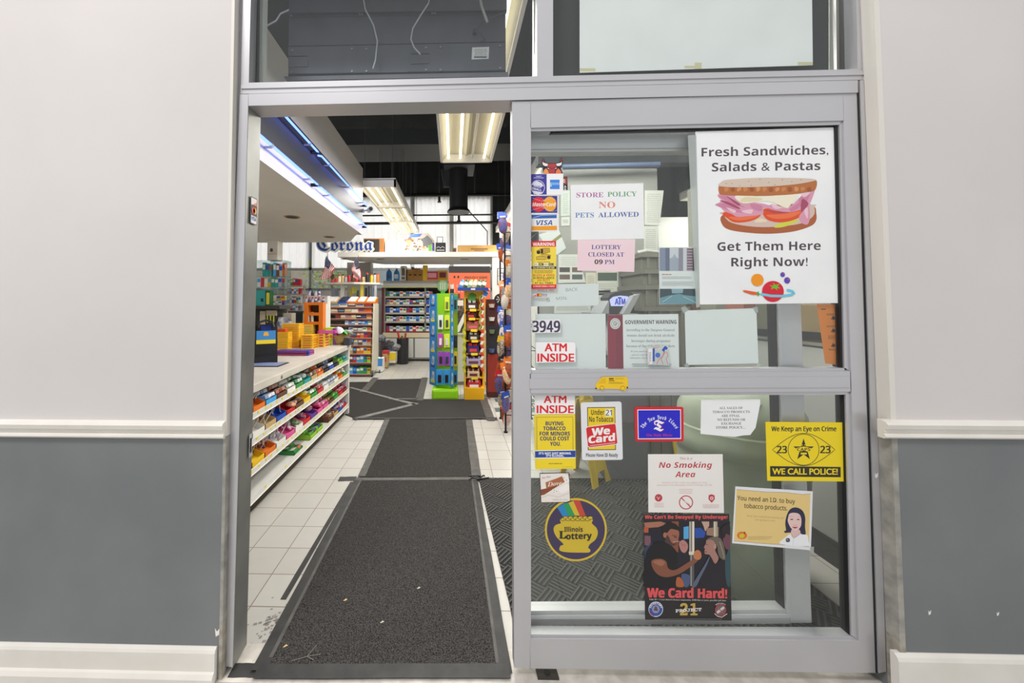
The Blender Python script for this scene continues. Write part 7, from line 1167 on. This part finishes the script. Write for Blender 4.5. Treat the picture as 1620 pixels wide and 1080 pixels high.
ftape((799, 1064), (750.5, 757), .052, TPD, 'black tape along the sliding door side of the doorway runner mat'); ftape((787, 1048), (747, 757), .012, TPM, 'thin grey edge of tape along the sliding door side of the runner mat', .0115)
ftape((405, 1061), (806, 1060), .055, TPD, 'wide black tape across the outer end of the doorway runner mat', .0118); ftape((366, 1060), (406, 1060), .055, TPD, 'short black tape on the threshold at the foot of the steel jamb', .0045)
ftape((562, 757.5), (757, 756.5), .045, TPM, 'grey tape across the joint of the two runner mats', .0118)
ftape((572, 753), (613, 662), .06, TPM, 'grey tape along the counter side of the second runner mat'); ftape((754, 755), (742, 663), .075, TPM, 'grey tape along the tower side of the second runner mat')
ftape((558, 661.5), (786, 661), .05, TPD, 'dark tape across the joint between the second mat and the crosswise mat', .0112); ftape((777, 664.5), (764, 629), .10, TPM, 'grey tape at the tower end of the crosswise mat'); ftape((764, 630.2), (776, 630.2), .04, TPD, 'stub of dark tape at the far corner of the crosswise mat', .001)
ftape((554, 612.5), (658, 640), .055, TPG, 'pale grey diagonal tape from the counter to the middle mat corner', .0104); ftape((560, 662.5), (660, 637.5), .075, TPG, 'pale grey diagonal tape between the corner mat and the crosswise mat', .0104); ftape((594.5, 597), (574, 620), .11, TPM, 'grey tape on the near edge of the mat by the wheeled rack', .0102); ftape((672, 597), (663, 633), .11, TPM, 'grey tape on the edge of the mat by the green rack', .0102); ftape((616, 630.5), (661, 630.5), .03, TPG, 'thin pale tape line where the crosswise mat meets the mat by the wheeled rack', .0102)
ftape((783, 664.5), (788, 664.5), .03, TPD, 'scrap of dark tape beyond the end of the crosswise mat', .001)
m = MB()
for k in range(9): rr = random.Random(k); c = G(757+rr.uniform(-4, 6), 757+rr.uniform(-3, 3)); m.tube([c + Vector((0, 0, .012)), c + Vector((rr.uniform(-.05, .05), rr.uniform(-.03, .03), .02)), c + Vector((rr.uniform(-.08, .08), rr.uniform(-.04, .04), .012))], .006, '2a2a2a', 5)
one(m, 'tape_scrap', 'crumpled ball of black tape at the corner of the herringbone mat', 'tape')
for i, (u, v, lb) in enumerate(((546, 949, 'yellowish leaf crumb in the middle of the runner mat'), (451, 1022, 'yellowish leaf crumb near the outer end of the runner mat'), (662, 930, 'pale crumb towards the door side of the runner mat'), (604, 984, 'tiny white crumb on the runner mat'))):
    c = G(u, v, .011); m = MB(); m.add([c + Vector(p) for p in ((-.008, -.004, 0), (.0, -.006, .002), (.01, .004, 0), (.002, .006, .003))], [(0, 1, 2, 3)], 'c8b070' if i < 2 else 'b8b4a8'); one(m, 'crumb', lb, 'crumb')
c = G(486, 1038, .012); m = MB()
for dx, dy in ((-.05, -.02), (.03, -.015), (.02, .05), (.05, .01)): m.tube([c, c + Vector((dx, dy, .001))], .0012, '7a7468', 4)
one(m, 'dry_twig', 'thin dry twig near the outer end of the runner mat', 'twig')
m = MB(); c = G(430, 985, .0008); rr = random.Random(2)
for k in range(70): p = Vector((c.x+rr.gauss(0, .03)+.02*rr.random(), c.y+rr.gauss(0, .05), .0008)); s = rr.uniform(.002, .008); m.add([p + Vector((-s, -s, 0)), p + Vector((s, -s*.6, 0)), p + Vector((s*.8, s, 0)), p + Vector((-s, s*.7, 0))], [(0, 1, 2, 3)], '8d8983')
o = one(m, 'dirt', 'grey scuffed dirt patch on the tile beside the runner mat', 'dirt'); o['kind'] = 'stuff'
m = MB(); a = G(849, 1068, .001); b_ = G(882, 1068, .001); m.box(a.x, b_.x, a.y-.02, a.y+.02, .0045, .012, mat('3a3630', .6)); m.cyl(((a.x+b_.x)/2, a.y, .012), ((a.x+b_.x)/2, a.y, .014), .012, mat('26241f', .6), 10); one(m, 'floor_lock_plate', 'small black lock plate on the threshold under the sliding door', 'lock plate')

# ================================================================== BEHIND THE DOOR GLASS
def sheet_on_wall(pts, cl, label, kind=0):
    q = Print(PY-.004, (810, 180), 4.5, th=.002); q.sheet(pts, mat(cl, .8)); x0 = min(p[0] for p in pts); x1 = max(p[0] for p in pts); y0 = min(p[1] for p in pts); y1 = max(p[1] for p in pts)
    if kind == 0: q.lines(x0+12, x1-12, y0+20, y1-20, max(3, int((y1-y0)/16)), 3.5, '8d918f', ctr=True)
    elif kind == 1:
        for i in range(2):
            for j in range(2): q.rect(x0+8+(x1-x0-16)*j/2, y0+(y1-y0)*(.45+.25*i), x0+(x1-x0-16)*(j+.92)/2, y0+(y1-y0)*(.62+.25*i), ('4a4440', '6a5a50', '50585a')[(i+j) % 3])
        q.lines(x0+12, x1-12, y0+15, y0+(y1-y0)*.4, 5, 3, '9a9e9c', ctr=True)
    elif kind == 2: q.rect(x0+10, y0+10, x1-10, y0+(y1-y0)*.4, '4c5a4c'); q.lines(x0+12, x1-12, y0+(y1-y0)*.5, y1-10, 5, 3, '9a9e9c')
    elif kind == 3: q.poly([(x0+14, y1-40), (x1-40, y0+40), (x1-30, y0+60), (x0+30, y1-30)], '8a8a4a')
    q.done('wall_paper_sheet', label, 'paper sheet', 'papers pinned to the grey partition')
for pts, cl, lb, kd in (([(348, 545), (412, 545), (412, 725), (348, 730)], 'c4ccc4', 'greenish printed sheet on the grey partition beside the card stickers', 0), ([(350, 735), (412, 732), (410, 795), (352, 798)], 'd0d2cc', 'small lined sheet on the grey partition under the greenish one', 0), ([(190, 860), (330, 815), (385, 955), (320, 1005), (215, 900)], 'd4d8d8', 'tilted printed sheet with yellow marks on the grey partition', 3), ([(945, 545), (1080, 545), (1050, 795), (945, 790)], 'd2d2cc', 'curling typed letter on the grey partition beside the pets notice', 0), ([(940, 800), (1040, 798), (1038, 1120), (938, 1110)], 'd0d0ca', 'long typed list on the grey partition below the curling letter', 0), ([(330, 1000), (470, 1000), (525, 1200), (330, 1205)], 'd8dad4', 'photo leaflet on the grey partition by the surveillance sticker', 1), ([(600, 1120), (755, 1120), (758, 1290), (602, 1290)], 'd4d6cc', 'leaflet with a landscape picture under the pink notice', 2), ([(785, 1080), (925, 1060), (915, 1180), (790, 1190)], 'd0cc5e', 'yellow slip on the grey partition beside the pink notice', 0), ([(525, 1130), (598, 1130), (598, 1260), (528, 1262)], 'd6d0be', 'small leaflet with a logo under the pink notice', 0), ([(300, 1340), (560, 1330), (560, 1420), (300, 1420)], 'd4d8d6', 'lined form on the grey partition above the street number sheet', 0), ([(590, 1260), (700, 1250), (720, 1420), (590, 1425)], 'd6d8d2', 'handwritten note on the grey partition beside the cash machine', 0)):
    sheet_on_wall(pts, cl, lb, kd)
m = MB(); a = P(890, 264, PY-.1); b_ = P(1043, 260, PY-.1); m.cyl(a, b_, .025, mat('5a6a8a', .4), 12); one(m, 'wall_rail', 'blue grey pipe running along the top of the grey partition', 'pipe', smooth=True)
# cash machine
AY_ = 3.0; t = thing('cash_machine', 'grey cash machine with a lit sign, behind the health warning', 'cash machine', (P(985, 600, AY_).x, AY_, 0)); ax_ = lambda u, v=500, y=AY_: P(u, v, y)
a = ax_(957, 690); b_ = ax_(1012, 500); m = MB(); m.rbox(a.x, b_.x+.05, AY_, AY_+.5, 0, P(985, 560, AY_).z, mat('6a6c70', .5), .02); m.build('lower_cabinet', t)
zc = P(985, 497, AY_).z; m = MB(); m.hexa([(a.x, AY_-.08, P(985, 560, AY_).z), (b_.x+.05, AY_-.08, P(985, 560, AY_).z), (b_.x+.05, AY_+.5, P(985, 560, AY_).z), (a.x, AY_+.5, P(985, 560, AY_).z)], [(a.x, AY_+.12, zc), (b_.x+.05, AY_+.12, zc), (b_.x+.05, AY_+.5, zc), (a.x, AY_+.5, zc)], mat('8a8c90', .45)); m.build('upper_cabinet', t)
q = Print(AY_+.02, (810, 400), 4.5, th=.16); q.sheet([(690, 430), (686, 318), (705, 295), (745, 278), (800, 270), (850, 280), (870, 300), (870, 430)], '2f3034'); o = q.mb.build('sign_housing', t)
q = Print(AY_+.018, (810, 400), 4.5, th=.002); lite = emis('c9cdfa', 1.15); q.sheet([(695, 332), (720, 312), (770, 303), (820, 308), (848, 322), (830, 352), (815, 378), (705, 378)], lite); q.text('A', 733, 367, 42, 26, '3346d0', 'sansb', fat=.02); q.text('T', 756, 367, 52, 22, '3346d0', 'sansb', fat=.03); q.text('M', 780, 365, 40, 26, '3346d0', 'sansb', fat=.02); o = q.mb.build('lit_sign', t); o['label'] = 'lit lilac sign'
m = MB(); p0, p1, p2, p3 = [P(810+x/4.5, 400+y/4.5, AY_-.05) for x, y in ((790, 435), (835, 440), (912, 292), (865, 305))]; m.hexa([p0, p1, p2, p3], [p + Vector((0, .25, 0)) for p in (p0, p1, p2, p3)], mat('a9abae', .4)); m.build('side_wing', t)
m = MB(); p0, p1, p2, p3 = [P(810+x/4.5, 400+y/4.5, AY_-.05) for x, y in ((640, 430), (690, 432), (692, 350), (688, 340))]; m.hexa([p0, p1, p2, p3], [p + Vector((0, .25, 0)) for p in (p0, p1, p2, p3)], mat('a0a2a8', .4)); m.build('side_wing', t)
# stacked crates
for k, (u0, u1, v0, v1) in enumerate(((1016, 1084, 399, 427), (1018, 1086, 425, 452), (1014, 1086, 450, 486), (1020, 1086, 484, 592))):
    y = 3.15; a = P(u0, v1, y); b_ = P(u1, v0, y); z0_ = a.z if k < 3 else 0; t = thing('plastic_crate', 'grey brown plastic crate behind the cash machine, %s in its stack' % ('topmost', 'second', 'third', 'lowest')[k], 'crate', ((a.x+b_.x)/2, y+.2, z0_), 'stacked grey crates'); CR_ = mat('77756a', .7); m = MB(); m.rbox(a.x, b_.x, y, y+.4, z0_, b_.z-.004, CR_, .01); m.build('crate_body', t)
    m = MB(); m.box(a.x-.02, b_.x+.02, y-.02, y+.42, b_.z-.04, b_.z-.004, CR_); m.build('rim', t)
    for j in range(4): x = a.x+(b_.x-a.x)*(j+.5)/4; m = MB(); m.box(x-.012, x+.012, y-.015, y, z0_+.01, b_.z-.04, CR_); m.build('rib', t)
m = MB(); c = P(1030, 398, 3.1); m.tube([c + Vector((-.06, .1, 0)), c + Vector((0, .09, .015)), c + Vector((.1, .1, .005))], .02, 'b4b4ae', 8); one(m, 'rolled_paper', 'pale rolled paper lying on top of the stacked crates', 'paper')
m = MB(); a = P(1205, 690, 3.3); m.rbox(P(1128, 600, 3.3).x, P(1228, 600, 3.3).x, 3.25, 3.6, 0, P(1150, 285, 3.3).z, mat('8d8d84', .7), .01); one(m, 'grey_locker', 'tall plain grey locker behind the sandwich poster', 'locker')
# waste bin with domed lid
c = Vector((P(1173, 700, 1.98).x, 2.0, 0)); t = thing('litter_bin', 'tall olive grey litter bin with a domed lid behind the lower glass', 'bin', c); OL = noisy('99a08c', 'a8ae9a', 5, rough=.5, key='bin')
zr_ = .70; m = MB(); m.lathe([(.22, 0), (.235, .02), (.275, zr_-.04), (.265, zr_-.02)], c, OL, 36); m.build('bin_body', t, smooth=True)
m = MB(); m.lathe([(.295, zr_-.05), (.302, zr_-.03), (.302, zr_+.0), (.29, zr_+.02), (.285, zr_+.05), (.27, zr_+.055), (.262, zr_+.13), (.225, zr_+.20), (.15, zr_+.245), (.06, zr_+.262), (.001, zr_+.265)], c, OL, 36); m.build('lid', t, smooth=True)
m = MB(); m.tube([c + Vector((-.17+.0*k, -.14, zr_+.19)) if False else c + Vector((.27*math.cos(a)*.9, -.27*abs(math.sin(a))*.95-.0, zr_+.06+.0*k)) for k, a in enumerate([math.pi*(1.12+.76*i/14) for i in range(15)])], .008, OL, 6); m.tube([c + Vector((.1*math.cos(a)-.06, -.215+.02*abs(math.cos(a)), zr_+.11+.09*math.sin(a))) for a in [math.pi*i/10 for i in range(11)]], .008, OL, 6); m.build('swing_flap_rim', t, smooth=True)
# wet floor signs
def wetsign(u, v, h, label, rot):
    c = G(u, v); t = thing('wet_floor_sign', label, 'floor sign', c); YW = mat('d9b820', .45); R_ = Matrix.Translation(c) @ Matrix.Rotation(rot, 4, 'Z')
    for s in (1, -1):
        m = MB(); f = [(-.13, s*.14, 0), (-.06, s*.14, 0), (-.05, s*.125, .10), (.05, s*.125, .10), (.06, s*.14, 0), (.13, s*.14, 0), (.085, s*.015, h), (-.085, s*.015, h)]; m.prism([R_ @ Vector(p) for p in f], R_.to_3x3() @ Vector((0, .012, 0)), YW); m.build('panel', t)
    m = MB(); m.rbox(-.05, .05, -.02, .02, h-.01, h+.03, YW, .008, R_); m.build('handle', t); m = MB(); m.prism([R_ @ Vector(p) for p in ((-.05, -.098, .30), (.05, -.098, .30), (0, -.072, .45))], R_.to_3x3() @ Vector((0, -.003, 0)), '2a2622'); m.build('hazard_triangle', t)
wetsign(927, 757, .62, 'yellow wet floor sign behind the age limit sticker', .7)
wetsign(1072, 745, .42, 'low yellow floor sign behind the blue newspaper sticker', .3)
# low side wall and goods beyond
lx = G(1290, 873).x; m = MB(); m.box(lx, lx+.1, 1.62, 5.0, 0, P(1285, 552, 2.1).z, mat('b4b6b2', .7)); struct(m, 'wall_low'); m = MB(); m.box(lx-.01, lx, 1.62, 5.0, 0, .13, mat('2c2d30', .5)); struct(m, 'baseboard_low')
m = MB(); za_ = P(1285, 552, 2.1).z; m.hexa([(lx-.02, 1.62, za_+.06), (lx+.12, 1.62, za_+.06), (lx+.12, 5.0, za_-.02), (lx-.02, 5.0, za_-.02)], [(lx-.02, 1.62, za_+.10), (lx+.12, 1.62, za_+.10), (lx+.12, 5.0, za_+.02), (lx-.02, 5.0, za_+.02)], mat('26262a', .4)); one(m, 'counter_rail', 'black rail along the top of the low wall behind the orange flyer', 'rail')
for k in range(9): 
    y = 2.1+.28*k; m = MB(); m.rbox(lx+.0, lx+.10, y, y+.18, za_+.03+.0, za_+.24+.04*(k % 3), mat(('8a7a5a', '6a6a5a', 'a86a5a', '9a9a8a', '7a5a4a', 'b0a090', '5a6a5a', '8a5a5a', 'a0a08a')[k], .5), .006); one(m, 'grocery_box', '%s grocery box on the low wall behind the orange flyer' % ('khaki', 'olive', 'dull red', 'grey', 'brown', 'beige', 'dark green', 'rosy', 'pale olive')[k], 'box')
m = MB(); a = P(1050, 335, 6.2); b_ = P(1112, 420, 6.2); m.box(a.x, a.x+1.6, 6.6, 6.7, 0, a.z, mat('e2e2de', .7)); struct(m, 'wall_white')
